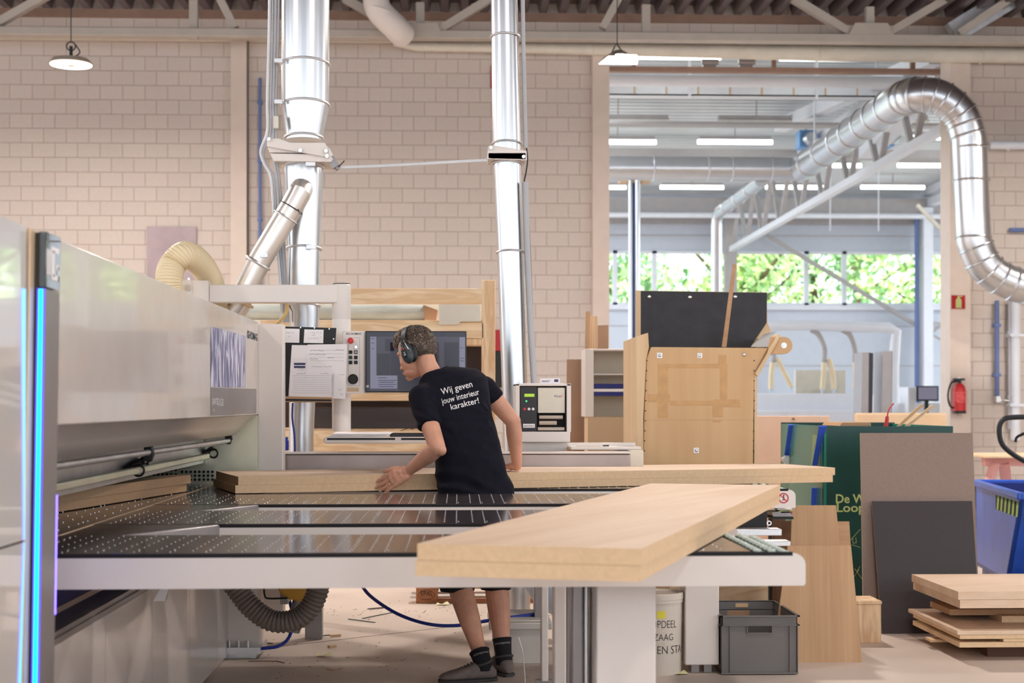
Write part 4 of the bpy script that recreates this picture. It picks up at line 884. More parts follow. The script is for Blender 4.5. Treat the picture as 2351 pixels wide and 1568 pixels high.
# reading board with papers
yb = Yt-.16
t = thing('reading_board', 'black sloping reading board with a wooden ledge, left of the push buttons', 'board', at(700, 915, yb))
b = MB(); b.prism([at(p[0], p[1], yb) for p in ((627, 911), (640, 749), (772, 753), (762, 913))], (0, .012, 0)); b.build('back_panel', M['black'], t)
b = MB(); b.prism([at(p[0], p[1], yb-.05) for p in ((624, 923), (624, 909), (762, 912), (762, 924))], (0, .06, 0)); b.build('ledge', M['mdf_dark'], t, bev=.003)
b = MB(); b.prism([at(p[0], p[1], yb-.052) for p in ((626, 920), (626, 915), (761, 917), (761, 921.5))], (0, .003, 0)); b.build('ledge_groove', M['black'], t)
b = MB()
for (px, py) in ((646, 753), (690, 752), (722, 753), (756, 755), (640, 782), (636, 828), (633, 874), (766, 778)): q = at(px, py, yb); b.cyl(q, q+V(0, -.003, 0), .004, seg=10)
b.build('screws', M['screw'], t)
b = MB(); b.box(X_(700, Yt), X_(770, Yt), yb+.012, Yt+.02, Z_(850, Yt), Z_(830, Yt)); b.build('bracket', M['white_metal'], t)
def sheet(pts, Y, label, cat, name, lines=(), m='paper', group=None, grid=None, pl=None):
    tt = thing(name, label, cat, at(sum(p[0] for p in pts)/4, max(p[1] for p in pts), Y), group)
    b = MB(); b.prism([at(x, y, Y) for x, y in pts], (0, .0012, 0)); b.build('page', M[m], tt)
    if lines:
        b = MB(); rr = random.Random(len(lines))
        for (x, y, w, s) in lines:
            if s == 'l': b.bar(at(x, y, Y-.0006), at(x+w, y+.2, Y-.0006), .0006, .0004, up=(0, 1, 0))
            elif s == 'b': X0, X1, Z0, Z1 = P4(x, y, x+w, y+5, Y); b.box(X0, X1, Y-.0008, Y-.0002, Z0, Z1)
            else:
                u = x; path = []
                while u < x+w: path.append(at(u, y+rr.uniform(-1.6, 1.2), Y-.0008)); u += 1.3
                for i in range(len(path)-1):
                    if rr.random() < .8: b.bar(path[i], path[i+1], .001, .0006, up=(0, 1, 0))
        b.build('handwriting', M['ink'], tt)
    return tt
sheet([(642, 786), (643, 754), (688, 755), (687, 787)], yb-.002, 'small white card pinned at the upper left of the black reading board', 'card', 'note_card', [(655, 764, 20, 'w'), (660, 772, 10, 'w')])
sheet([(697, 787), (699, 756), (743, 757), (742, 788)], yb-.002, 'small white card pinned at the upper right of the black reading board', 'card', 'note_card', [(712, 764, 28, 'w'), (716, 770, 8, 'w'), (706, 777, 26, 'w'), (735, 774, 4, 'w')])
sheet([(662, 909), (670, 792), (735, 793), (735, 912)], yb-.005, 'white form with small print under the handwritten sheet on the reading board', 'paper', 'paper_sheet', [(675, 833, 26, 'b'), (675, 840, 26, 'b')]+[(684, 846+3*i, 14, 'l') for i in range(4)])
sheet([(700, 912), (706, 791), (797, 790), (793, 916)], yb-.008, 'large handwritten lined sheet sticking out at right over the button panel', 'paper', 'paper_sheet', [(712, 804+8*i, 78, 'l') for i in range(4)]+[(712, 805, 32, 'w'), (708, 814, 40, 'w'), (710, 824, 20, 'w'), (752, 822, 14, 'w'), (712, 842, 50, 'w'), (775, 860, 16, 'w'), (778, 895, 6, 'w'), (780, 905, 8, 'w'), (770, 803, 20, 'w')])
nb = sheet([(663, 910), (668, 850), (764, 857), (762, 912)], yb-.011, 'spiral notebook page with a ruled table at the bottom of the reading board', 'notebook', 'notebook', [(672, 862+5*i, 86, 'l') for i in range(9)]+[(680, 858, 22, 'w'), (735, 858, 20, 'w')])
b = MB()
for i in range(13): q = at(764, 860+i*4, yb-.012); b.ring(q, .006, .0012, (0, 0, 1), 10, 5)
b.build('spiral_binding', M['screw'], nb)
# ------------------------------------------------------------------ label printer
yq = 9.05
t = thing('label_printer', 'white boxed label printer with a black operating panel, right of the man', 'printer', at(1244, 1036, yq))
def bx(b, x0, y0, x1, y1, Y, d): X0, X1, Z0, Z1 = P4(x0, y0, x1, y1, Y); return b.box(X0, X1, Y, Y+d, Z0, Z1)
b = MB(); bx(b, 1183, 881, 1311, 886, yq, .34); bx(b, 1183, 881, 1193, 992, yq, .34); bx(b, 1301, 881, 1311, 992, yq, .34); bx(b, 1192, 886, 1302, 992, yq+.3, .04); b.build('housing', M['white_metal'], t, bev=.003)
b = MB(); bx(b, 1196, 991, 1309, 1015, yq-.02, .36); bx(b, 1200, 1015, 1303, 1037, yq+.03, .3); b.build('stand', M['white_metal'], t, bev=.003)
b = MB(); bx(b, 1194, 887, 1233, 990, yq+.01, .03); b.build('operating_panel', M['dark_plastic'], t, bev=.003)
b = MB(); bx(b, 1235, 890, 1297, 948, yq+.012, .03); b.build('printer_cover', M['sheet_white'], t, bev=.003)
b = MB(); bx(b, 1234, 948, 1301, 990, yq+.06, .1); bx(b, 1298, 887, 1301, 990, yq+.005, .03); b.build('print_bay', M['gap_dark'], t)
b = MB(); b.cyl(at(1238, 958, yq+.03), at(1292, 958, yq+.03), .012, seg=12); b.cyl(at(1238, 971, yq+.02), at(1278, 971, yq+.02), .013, seg=12); bx(b, 1235, 981, 1296, 988, yq+.012, .03); b.build('rollers', M['lamp_body'], t)
b = MB(); bx(b, 1204, 904, 1227, 911, yq+.008, .002); b.build('display', M['lcd'], t)
for k, (px, mm) in enumerate(((1204.5, 'red'), (1214.5, 'print_white'), (1224, 'print_white'))):
    q = at(px, 939, yq+.01); b = MB(); b.cyl(q, q+V(0, -.006, 0), .0085, seg=16); b.build('push_button', M[mm], t)
b = MB(); q = at(1208.5, 921, yq+.009); b.cyl(q, q+V(0, -.002, 0), .005, seg=10); b.build('status_light', M['green_led'], t)
b = MB(); bx(b, 1201, 973, 1228, 982, yq+.008, .0015); b.build('name_plate', M['paper'], t)
p0 = at(1208, 980, yq+.0074); p1 = at(1225.5, 980, yq+.0074); lettering('HOMAG', p0, (1, 0, 0), (0, 0, 1), p1.x-p0.x, M['teal_mark'], t, height=.011)
b = MB(); hg(b, at(1203, 980, yq+.0074), V(1, 0, 0), V(0, 0, 1), .010); b.build('logo', M['teal_mark'], t)
p0 = at(1273, 912, yq+.0105); p1 = at(1286, 912, yq+.0105); lettering('Pica', p0, (1, 0, 0), (0, 0, 1), p1.x-p0.x, M['ink'], t, height=.013)
b = MB()
for dx in (0, 2.4): b.bar(at(1286.5+dx, 912, yq+.0105), at(1288.5+dx, 907, yq+.0105), .002, .0006, up=(0, 1, 0))
b.build('red_strokes', M['red'], t)
zt_ = Z_(881, yq)
b = MB(); b.box(X_(1204, yq), X_(1296, yq), yq+.05, yq+.25, zt_, zt_+.004); tag(b.build('paper_sheet', M['paper']), 'few sheets of paper lying flat on top of the label printer', 'paper')
t = thing('label_box', 'small white printed box standing on top of the label printer', 'box', at(1265, 880, yq+.05))
b = MB(); x0, x1 = X_(1243, yq), X_(1287, yq); b.box(x0, x1, yq+.06, yq+.14, zt_+.0045, zt_+.035); b.build('carton', M['paper'], t)
b = MB(); b.box(x0+.006, x0+.05, yq+.0595, yq+.06, zt_+.012, zt_+.016); b.box(x0+.006, x0+.06, yq+.0595, yq+.06, zt_+.02, zt_+.022); b.box(x1-.035, x1-.01, yq+.0595, yq+.06, zt_+.012, zt_+.028); b.build('print', M['ink'], t)
# ------------------------------------------------------------------ extraction ducts
Yd = 9.45
def vduct(prof, Y, axis_lean=None):
    """prof: (py, left px, right px)"""
    pts = []; rr = []
    for py, a, c_ in prof: q = at((a+c_)/2, py, Y); pts.append(q); rr.append((c_-a)/2/F*Y)
    return pts, rr
t = thing('extraction_duct', 'wide silver extraction duct rising to the roof behind the control terminal', 'duct', at(700, 1200, Yd))
b = MB(); p_, r_ = vduct([(-620, 646, 756), (0, 647, 756), (240, 647, 755), (246, 648, 755), (316, 656, 740), (322, 656, 740)], Yd); b.tube(p_, r_, 32); b.build('upper_duct', M['galv'], t)
b = MB(); p_, r_ = vduct([(366, 656, 738), (388, 651, 741), (402, 652, 741), (560, 659, 735), (572, 660, 735), (700, 658, 733), (718, 665, 733), (1000, 664, 720), (1380, 664, 720)], Yd); b.tube(p_, r_, 32); b.build('lower_duct', M['galv'], t)
for (py, a, c_) in ((150, 646, 756), (243, 646, 756), (318, 654, 741), (384, 650, 742), (572, 658, 737), (703, 657, 735)):
    g = MB(); q = at((a+c_)/2, py, Yd); g.ring(q, (c_-a)/2/F*Yd, .007, (0, .12, 1), 36, 8)
    if py in (150, 243): g.box(q.x-.18, q.x-.13, Yd-.13, Yd-.1, q.z-.012, q.z+.012)
    if py in (384, 572): g.box(q.x+.03, q.x+.09, Yd-.14, Yd-.11, q.z-.012, q.z+.012)
    g.build('clamp_ring', M['galv_dull'], t)
b = MB(); b.prism([at(p[0], p[1], Yd-.17) for p in ((612, 336), (613, 318), (640, 317), (665, 327), (745, 327), (757, 345), (757, 362), (690, 350), (612, 336))][:-1], (0, .012, 0))
b.prism([at(p[0], p[1], Yd-.15) for p in ((620, 352), (757, 354), (764, 366), (760, 372), (628, 370))], (0, .3, 0)); b.prism([at(p[0], p[1], Yd-.14) for p in ((614, 338), (757, 340), (757, 352), (618, 350))], (0, .3, 0)); b.build('blast_gate', M['white_metal'], t, bev=.004)
b = MB()
for (px, py) in ((618, 320), (749, 347), (751, 359), (690, 346)): q = at(px, py, Yd-.17); b.cyl(q, q+V(0, -.015, 0), .012, seg=12)
b.build('gate_bolts', M['screw'], t)
b = MB(); b.bar(at(758, 362, Yd-.1), at(772, 384, Yd-.1), .05, .05); b.cyl(at(772, 381, Yd-.1), at(778, 388, Yd-.1), .02, seg=10); b.build('gate_actuator', M['grey_satin'], t)
b = MB(); b.bar(at(777, 383, Yd-.12), at(791, 369, Yd-.12), .006, .006); b.build('cable_tie', M['black'], t)
b = MB(); b.box(X_(633, Yd), X_(645, Yd), Yd-.12, Yd-.08, Z_(306, Yd), Z_(278, Yd)); b.build('sensor_box', M['sheet_white'], t, bev=.004)
# slanted branch pipe
Yb_ = Yd-.18
t = thing('branch_pipe', 'slanting grey branch pipe joining the wide silver duct above the swivel arm', 'duct', at(560, 700, Yb_))
b = MB(); rb = 26.5/F*Yb_; P_ = [at(697, 425, Yd-.02), at(686, 446, Yb_), at(664, 485, Yb_), at(600, 592, Yb_), at(560, 668, Yb_), at(548, 700, Yb_), at(520, 740, Yb_+.02)]
b.tube(P_, rb, 26); b.build('pipe', M['alu_tube'], t)
g = MB(); dd = (P_[3]-P_[2]).normalized()
for f_ in (.0, .03): pass
g.ring(at(655, 498, Yb_), rb+.004, .006, dd, 30); g.ring(at(592, 604, Yb_), rb+.006, .01, dd, 30); g.box(at(600, 590, Yb_).x, at(600, 590, Yb_).x+.05, Yb_-rb-.02, Yb_-rb+.01, at(600, 590, Yb_).z-.01, at(600, 590, Yb_).z+.015); g.build('clamp_ring', M['galv_dull'], t)
g = MB(); g.ring(at(669, 476, Yb_), rb+.003, .0035, dd, 30); g.bar(at(685, 480, Yb_-.07), at(690, 492, Yb_-.08), .006, .006); g.build('cable_tie', M['black'], t)
g = MB(); g.ring(at(552, 695, Yb_), rb+.004, .01, (P_[5]-P_[4]), 30); g.build('clamp_ring', M['kraft_tan'], t)
# second duct
t = thing('extraction_duct', 'narrow silver extraction duct right of the man, rising behind the label printer', 'duct', at(1185, 1200, Yd))
p_, r_ = vduct([(-620, 1122, 1178), (0, 1127, 1188), (334, 1131, 1196), (372, 1132, 1196), (600, 1142, 1203), (890, 1152, 1211), (1100, 1158, 1217), (1400, 1160, 1218)], Yd)
b = MB(); b.tube(p_, r_, 28); b.build('duct_shell', M['galv'], t)
for (py, a, c_) in ((86, 1127, 1192), (331, 1130, 1198), (377, 1131, 1197), (580, 1141, 1203)):
    g = MB(); g.ring(at((a+c_)/2, py, Yd), (c_-a)/2/F*Yd+.003, .006, (0, .1, 1), 32, 8); g.build('clamp_ring', M['galv_dull'], t)
b = MB(); b.prism([at(p[0], p[1], Yd-.12) for p in ((1118, 364), (1121, 335), (1128, 333), (1209, 346), (1210, 368), (1140, 366))], (0, .02, 0)); b.prism([at(p[0], p[1], Yd-.12) for p in ((1120, 350), (1208, 350), (1208, 367), (1120, 365))], (0, .24, 0)); b.build('blast_gate', M['white_metal'], t, bev=.004)
b = MB()
for (px, py) in ((1127, 340), (1202, 360)): q = at(px, py, Yd-.12); b.cyl(q, q+V(0, -.012, 0), .011, seg=12)
b.build('gate_bolts', M['screw'], t)
# conduits
def line(name, pts, r, m, label, cat='cable', seg=8, n=6, group=None):
    b = MB(); b.tube(smoothpath(pts, n), r, seg); return tag(b.build(name, M[m]), label, cat, group)
Yk = Yd-.06
lb = ['outermost grey conduit left of the wide silver duct, bowing out at the gate', 'second grey conduit from the left beside the wide silver duct', 'third grey conduit from the left beside the wide silver duct', 'grey conduit closest to the wide silver duct']
for k, (xa, xm, xb_, xc_) in enumerate(((619, 614, 626, 650), (626, 622, 632, 656), (633, 628, 640, 660), (640, 634, 645, 664))):
    bow = [at(599+k*5, 345+k*6, Yk), at(606+k*5, 375+k*3, Yk)] if k < 2 else [at(xm-2, 345, Yk)]
    line('conduit', [at(xa, -500, Yk), at(xa, 0, Yk), at(xm, 220, Yk), at(xm, 300, Yk)]+bow+[at(xb_-4, 408, Yk), at(xb_+4, 500, Yk), at(xc_-7, 640, Yk), at(xc_-2, 740, Yk)], .0095 if k % 2 == 0 else .0075, 'cable_grey' if k else 'cable_white', lb[k], group='conduits beside the wide duct')
line('conduit', [at(1199, -400, Yk), at(1200, 0, Yk), at(1204, 200, Yk), at(1207, 340, Yk)], .013, 'cable_grey', 'grey conduit right of the narrow silver duct, upper length', n=4)
line('conduit', [at(1206, 418, Yk), at(1210, 560, Yk), at(1219, 760, Yk), at(1226, 880, Yk), at(1230, 1000, Yk)], .02, 'cable_grey', 'thick grey conduit right of the narrow silver duct, lower length', n=4, seg=12)
line('cable', [at(1209, 340, Yk), at(1211, 370, Yk), at(1207, 400, Yk), at(1204, 420, Yk), at(1212, 470, Yk+.02), at(1222, 700, Yk+.02), at(1229, 880, Yk+.02)], .0045, 'black', 'thin black cable looping from the narrow duct gate into the thick conduit')
line('conduit', [at(770, 385, Yd-.1), at(900, 380, Yd-.1), at(1040, 372, Yd-.1), at(1118, 368, Yd-.1)], .0105, 'cable_white', 'white conduit spanning between the two silver ducts')
line('cable', [at(672, 925, Yd-.3), at(671, 960, Yd-.3), at(676, 1000, Yd-.3), at(677, 1045, Yd-.3)], .006, 'blue_cable', 'short blue hose hanging below the reading board')
line('cable', [at(660, 690, Yd-.2), at(658, 715, Yd-.2), at(645, 735, Yd-.2), at(632, 748, Yd-.2)], .011, 'cable_yellow', 'cream cable curling from the conduits behind the reading board')
b = MB(); q = at(657, 1015, 8.9); b.lathe(q, [(.013, -.05), (.016, -.045), (.016, .01), (.012, .015), (.012, .03), (0, .03)], 16); tag(b.build('air_valve', M['blue_cable']), 'small blue air valve left of the lower end of the wide duct', 'valve')
# ribbed hoses
def hose(name, pts, R, m, label, pitch=.016, amp=.1, n=14, seg=22, rmin=.86):
    P_ = smoothpath(pts, n); L_ = [0]
    for i in range(1, len(P_)): L_.append(L_[-1]+(P_[i]-P_[i-1]).length)
    tot = L_[-1]; K = int(tot/pitch*4); Q = []; j = 0
    for i in range(K+1):
        s = tot*i/K
        while j < len(L_)-2 and L_[j+1] < s: j += 1
        Q.append(P_[j].lerp(P_[j+1], (s-L_[j])/max(1e-6, L_[j+1]-L_[j])))
    b = MB(); b.tube(Q, R, seg, rf=lambda i: R*(1-amp*(1-abs(cos(pi*i/4)))) )
    return tag(b.build(name, M[m], smooth=60), label, 'hose')
Yz = 8.7
hose('ribbed_hose', [at(398, 852, Yz+.15), at(394, 740, Yz), at(388, 650, Yz-.1), at(396, 610, Yz-.05), at(425, 585, Yz), at(460, 606, Yz+.26), at(484, 650, Yz+.46), at(496, 720, Yz+.5), at(498, 852, Yz+.5)], 31/F*Yz, 'cream_hose', 'cream ribbed hose arching out of the top of the panel saw', pitch=.0112, amp=.085)
Yg = 7.0
hose('ribbed_hose', [at(480, 1290, Yg), at(530, 1335, Yg), at(575, 1392, Yg), at(625, 1425, Yg), at(680, 1422, Yg), at(715, 1390, Yg), at(733, 1340, Yg), at(735, 1290, Yg)], 26/F*Yg, 'grey_hose', 'grey ribbed hose hanging in a loop below the front table', pitch=.02, amp=.13)
t = thing('suction_box', 'yellow machine housing under the table, behind the grey hose', 'machine part', at(690, 1400, 8.0))
b = MB(); b.prism([at(p[0], p[1], 8.0) for p in ((625, 1320), (642, 1362), (662, 1376), (690, 1382), (735, 1384), (735, 1320))], (0, .3, 0)); b.build('housing', M['yellow'], t, bev=.01)
b = MB(); b.tube(smoothpath([at(605, 1340, 7.98), at(608, 1368, 7.98), at(618, 1374, 7.98), at(660, 1373, 7.98)], 4), .005, 8); b.build('cable', M['black'], t)
b = MB(); b.box(X_(643, 8.05), X_(660, 8.05), 8.05, 8.2, .3, .6); b.cyl(at(690, 1375, 8.1), at(672, 1450, 8.1), .04, .04, 14); b.build('standpipe', M['grey_satin'], t)
line('air_hose', [at(825, 1335, 8.3), at(850, 1368, 8.2), at(910, 1408, 8.0), at(980, 1432, 7.9), at(1050, 1436, 7.9), at(1130, 1423, 7.95), at(1230, 1410, 8.0)], .0095, 'blue_cable', 'blue air hose sagging behind the man\'s legs', 'hose')
line('air_hose', [at(663, 1372, 8.2), at(673, 1420, 8.2), at(664, 1462, 8.15), at(640, 1483, 8.1), at(600, 1489, 8.1)], .0095, 'blue_cable', 'short blue air hose curling out from behind the grey ribbed hose', 'hose')
t = None
# ------------------------------------------------------------------ wooden rack behind the terminal
YR = 12.0
R_ = thing('timber_rack', 'pale pine storage rack against the back, holding rolls and sheets behind the terminal', 'rack', at(850, 1300, YR))
def part(name, m, px0, py0, px1, py1, Y, d, parent, bev=.003):
    b = MB(); bx(b, px0, py0, px1, py1, Y, d); return b.build(name, M[m], parent, bev=bev)
part('post', 'pine_v', 1106, 643, 1137, 1319, YR, .12, R_)
part('post', 'pine_v', 560, 760, 590, 1319, YR+.02, .12, R_)
part('upper_rail', 'pine', 560, 662, 1106, 697, YR, .05, R_)
part('middle_rail', 'pine', 560, 740, 1110, 776, YR, .05, R_)
part('middle_rail', 'pine_v', 1000, 778, 1106, 792, YR+.02, .04, R_)
part('lower_rail', 'pine', 560, 904, 1106, 920, YR, .05, R_)
part('bottom_rail', 'pine', 560, 988, 1106, 1045, YR, .05, R_)
part('shelf_back', 'ply_light', 560, 776, 1106, 905, YR+.5, .03, R_)
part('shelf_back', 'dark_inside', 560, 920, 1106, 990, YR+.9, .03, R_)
part('shelf_board', 'pine', 560, 985, 1106, 990, YR+.05, .9, R_)
part('shelf_board', 'pine', 560, 735, 1106, 741, YR+.05, .9, R_)
part('shelf_back', 'sheet_white', 560, 697, 1106, 737, YR+.9, .03, R_)
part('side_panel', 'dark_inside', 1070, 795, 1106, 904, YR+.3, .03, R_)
b = MB(); z = (Z_(700, YR+.3)+Z_(739, YR+.3))/2; b.cyl((X_(540, YR+.3), YR+.3, z), (X_(978, YR+.3), YR+.3, z+.0), 19/F*(YR+.3), seg=20)
tag(b.build('fleece_roll', M['fleece']), 'grey-blue mottled roll lying on the upper shelf of the pine rack', 'roll')
b = MB(); b.prism([at(p[0], p[1], YR+.2) for p in ((972, 700), (1005, 712), (1001, 735), (975, 737))], (0, .3, 0)); tag(b.build('cardboard_sheet', M['cardboard']), 'bent brown cardboard beside the grey-blue roll on the rack', 'cardboard')
b = MB(); b.prism([at(p[0], p[1], YR-.03) for p in ((1007, 698), (1102, 700), (1104, 738), (1056, 738), (1054, 745), (1008, 745))], (0, .02, 0)); tag(b.build('paper_sheet', M['sheet_white']), 'cream paper sheet hanging over the middle rail of the pine rack', 'paper')
b = MB(); b.prism([at(p[0], p[1], YR-.03) for p in ((1010, 776), (1060, 776), (1018, 850), (1008, 848))], (0, .02, 0)); tag(b.build('paper_sheet', M['lime']), 'olive paper corner hanging from the rack beside the man\'s ear defenders', 'paper')
b = MB(); bx(b, 700, 935, 960, 985, YR+.3, .4); tag(b.build('dark_bin', M['charcoal'], bev=.01), 'dark bin on the lower shelf of the rack, behind the keyboard tray', 'bin')
b = MB(); bx(b, 1133, 757, 1152, 806, YW-.12, .12); tag(b.build('red_box', M['red_deep'], bev=.005), 'narrow red object between the rack post and the narrow duct', 'box')
b = MB(); bx(b, 1133, 806, 1153, 890, YW-.14, .14); tag(b.build('work_jacket', M['black'], bev=.01), 'dark cloth hanging below the red object between rack and duct', 'cloth')
b = MB(); bx(b, 1127, 150, 1136, 203, YW-.03, .02); tag(b.build('wall_sign', M['red_deep']), 'small red sign high on the block wall, behind the narrow duct', 'sign')
b = MB(); bx(b, 337, 520, 451, 668, YW-.03, .015); tag(b.build('wall_poster', M['poster']), 'faded pinkish poster on the block wall behind the cream hose', 'poster')
# shelf unit, planks, boards near the opening
Yu = 11.5
U = thing('shelf_unit', 'white open shelf unit with dark blue rails, left of the wooden hopper', 'shelf', at(1400, 960, Yu))
part('side_panel', 'white_metal', 1343, 801, 1363, 957, Yu, .35, U); part('side_panel', 'white_metal', 1560, 801, 1575, 957, Yu, .35, U)
b = MB(); b.box(X_(1350, Yu), X_(1570, Yu), Yu+.02, Yu+.34, 0, Z_(957, Yu)); b.build('plinth', M['kraft_tan'], U)
part('shelf_top', 'white_metal', 1363, 801, 1560, 805, Yu, .35, U)
part('shelf_board', 'white_metal', 1363, 858, 1560, 861, Yu+.02, .3, U)
part('back_panel', 'sheet_white', 1363, 803, 1560, 957, Yu+.34, .01, U)
part('blue_rail', 'skip_dark', 1364, 881, 1560, 892, Yu+.03, .02, U); part('blue_rail', 'skip_dark', 1364, 900, 1560, 909, Yu+.03, .02, U)
b = MB(); bx(b, 1363, 893, 1540, 899, Yu+.03, .2); tag(b.build('paper_roll', M['paper']), 'flat white sheets stored between the blue rails of the shelf unit', 'paper')
b = MB(); b.prism([at(p[0], p[1], Yu+.45) for p in ((1302, 825), (1342, 825), (1348, 1321), (1302, 1321))], (0, .05, 0)); tag(b.build('cardboard_sheet', M['cardboard']), 'brown cardboard sheet standing left of the white shelf unit', 'cardboard')
b = MB(); b.prism([at(p[0], p[1], Yu+.55) for p in ((1346, 715), (1355, 715), (1347, 1318), (1335, 1318))], (0, .06, 0)); tag(b.build('timber_plank', M['oak_v']), 'dark upright plank leaning behind the shelf unit, the left one', 'plank')
b = MB(); b.prism([at(p[0], p[1], Yu+.6) for p in ((1356, 726), (1372, 726), (1373, 1316), (1354, 1316))], (0, .06, 0)); tag(b.build('timber_plank', M['pine_v']), 'pale upright plank behind the shelf unit, the right one', 'plank')
b = MB(); b.prism([at(p[0], p[1], Yu+.75) for p in ((1373, 747), (1397, 746), (1397, 1312), (1373, 1312))], (0, .04, 0)); tag(b.build('timber_plank', M['cardboard']), 'wide brown panel standing right of the pale plank', 'plank')
Yp = 12.8
b = MB(); bx(b, 1306, 955, 1905, 1295, Yp, .06); o = b.build('peach_board', M['kraft'], bev=.004); tag(o, 'long pinkish beige board standing behind the hopper, with a small dark mark', 'board')
b = MB(); q = at(1823, 960, Yp); b.prism([at(p[0], p[1], Yp-.003) for p in ((1817, 964), (1821, 958), (1827, 964))], (0, .002, 0)); b.build('stain', M['oak_dark'], o)
b = MB(); bx(b, 1963, 948, 2176, 1240, 14.5, .06); tag(b.build('tan_board', M['kraft_tan'], bev=.02), 'tan board standing behind the green crate, in front of the opening', 'board')
# ------------------------------------------------------------------ wooden hopper
Yh_ = 9.5
K = thing('waste_hopper', 'tall plywood waste hopper with a black rubber back flap, behind the far boards', 'hopper', at(1605, 1400, Yh_))
b = MB(); b.prism([at(p[0], p[1], Yh_) for p in ((1477, 1417), (1477, 1065), (1479, 956), (1485, 822), (1495, 797), (1763, 799), (1732, 857), (1730, 956), (1729, 1065), (1729, 1417))], (0, .02, 0)); b.build('front_panel', M['ply'], K, bev=.003)
b = MB(); b.prism([at(1461, 772, Yh_-.02), at(1488, 764, Yh_-.02), at(1490, 798, Yh_-.02), at(1484, 824, Yh_-.02), at(1477, 960, Yh_-.02), at(1478, 1417, Yh_-.02), at(1461, 1417, Yh_-.02)], (0, .02, 0))
x = X_(1461, Yh_); b.box(x, x+.02, Yh_, Yh_+.75, 0, Z_(772, Yh_)); b.build('side_panel', M['ply_light'], K, bev=.003)
xr0 = X_(1732, Yh_); zr0 = Z_(857, Yh_); xr1 = X_(1786, Yh_); zr1 = Z_(766, Yh_)
b = MB(); b.prism([(xr0, Yh_-.025, zr0), (xr1, Yh_-.025, zr1), (xr1+.012, Yh_-.025, zr1-.012), (xr0+.018, Yh_-.025, zr0-.02)], (0, .75, 0)); b.prism([(xr0-.004, Yh_+.0, 0), (xr0+.016, Yh_, 0), (xr0+.018, Yh_, zr0-.01), (xr0, Yh_, zr0)], (0, .72, 0)); b.build('side_panel', M['ply_light'], K, bev=.002)
Yk_ = 10.25
b = MB(); b.prism([at(p[0], p[1], Yk_) for p in ((1471, 668), (1600, 670), (1761, 672), (1760, 741), (1723, 797), (1723, 1370), (1471, 1370))], (0, .012, 0)); b.build('rubber_flap', M['rubber'], K)
b = MB(); b.prism([at(p[0], p[1], Yk_+.013) for p in ((1461, 667), (1471, 667), (1760, 671), (1762, 741), (1770, 760), (1723, 800), (1723, 1370), (1461, 1370))], (0, .02, 0)); b.prism([at(p[0], p[1], Yk_-.02) for p in ((1461, 667), (1471, 667), (1471, 775), (1461, 775))], (0, .05, 0)); b.build('back_panel', M['ply_light'], K)
b = MB(); b.prism([at(1724, 796, Yh_+.03), at(1765, 797, Yh_+.03), at(1779, 762, Yh_+.2), at(1752, 768, Yh_+.5)], (0.005, .012, .004)); b.build('rubber_flap', M['rubber'], K)
b = MB(); b.prism([at(1497, 795.5, Yh_+.03), at(1762, 797.5, Yh_+.03), at(1762, 801, Yh_+.03), at(1497, 799.5, Yh_+.03)], (0, .01, 0)); b.box(X_(1497, Yh_), X_(1725, Yh_), Yh_+.03, Yk_, 1.1, 1.12); b.build('rubber_lining', M['rubber'], K)
b = MB(); q = at(1800, 793, Yh_+.02); r = 20/F*Yh_; pr = []
for k in range(13): a = -pi/2+pi*k/12; pr.append(q+V(cos(a)*r, 0, sin(a)*r))
pr += [at(1772, 774, Yh_+.02), at(1757, 820, Yh_+.02), at(1766, 813, Yh_+.02)]; b.prism(pr, (0, .04, 0)); b.build('lifting_ear', M['ply'], K, bev=.002)
b = MB(); q = at(1800, 793, Yh_+.018); flatring(b, q, .008, .019, 24); b.cyl(q, q+V(0, -.004, 0), .009, seg=16); b.build('bushing', M['galv_dull'], K)
for (px, py, s_) in ((1514.5, 816, 12), (1606.5, 816, 11), (1708, 814, 0), (1598.5, 1034, 12)):
    q = at(px, py, Yh_-.001); b = MB(); w = s_/2/F*Yh_
    if s_: b.box(q.x-w, q.x+w, Yh_-.003, Yh_, q.z-w, q.z+w)
    b.ball(q+V(0, -.004, 0), (.012, .006, .012), 12, 6); b.build('bolt_plate', M['galv_dull'], K)
for (px, py) in ((1490.5, 681), (1584, 682), (1688, 681)):
    q = at(px, py, Yk_-.002); b = MB(); b.ball(q, (.014, .007, .014), 12, 6); b.build('bolt', M['screw'], K)
b = MB()
for i in range(10):
    for px in (1482-i*.6, 1729.5-(i > 5)): q = at(px+(2 if px > 1700 else 3), 828+i*23, Yh_-.001); b.cyl(q, q+V(0, -.002, 0), .0045, seg=6)
o = b.build('screws', M['black'], K)
b = MB()
for (a_, c_, d_, e_) in ((1510, 835, 1670, 846), (1510, 846, 1534, 960), (1653, 846, 1670, 925), (1487, 905, 1538, 923), (1538, 920, 1640, 930), (1640, 917, 1700, 934), (1637, 934, 1660, 957), (1650, 815, 1668, 835), (1637, 965, 1655, 969)): q_ = .0004+.0004*len(b.v)/8; bx(b, a_, c_, d_, e_, Yh_-q_-.0002, q_)
b.build('tape_residue', MATS.get('glue') or mat('glue', rgb(200, 158, 108), .5, var=.08, vs=20), K)
b = MB(); bx(b, 1478, 963.5, 1729, 964.5, Yh_-.0008, .0006); b.build('panel_seam', M['oak_v'], K)
b = MB(); b.prism([at(p[0], p[1], Yh_+.25) for p in ((1683.5, 606), (1691, 608), (1665, 820), (1655, 820))], (0, .022, 0)); tag(b.build('wooden_stick', M['oak_h']), 'thin wooden stick sticking up out of the hopper', 'stick')
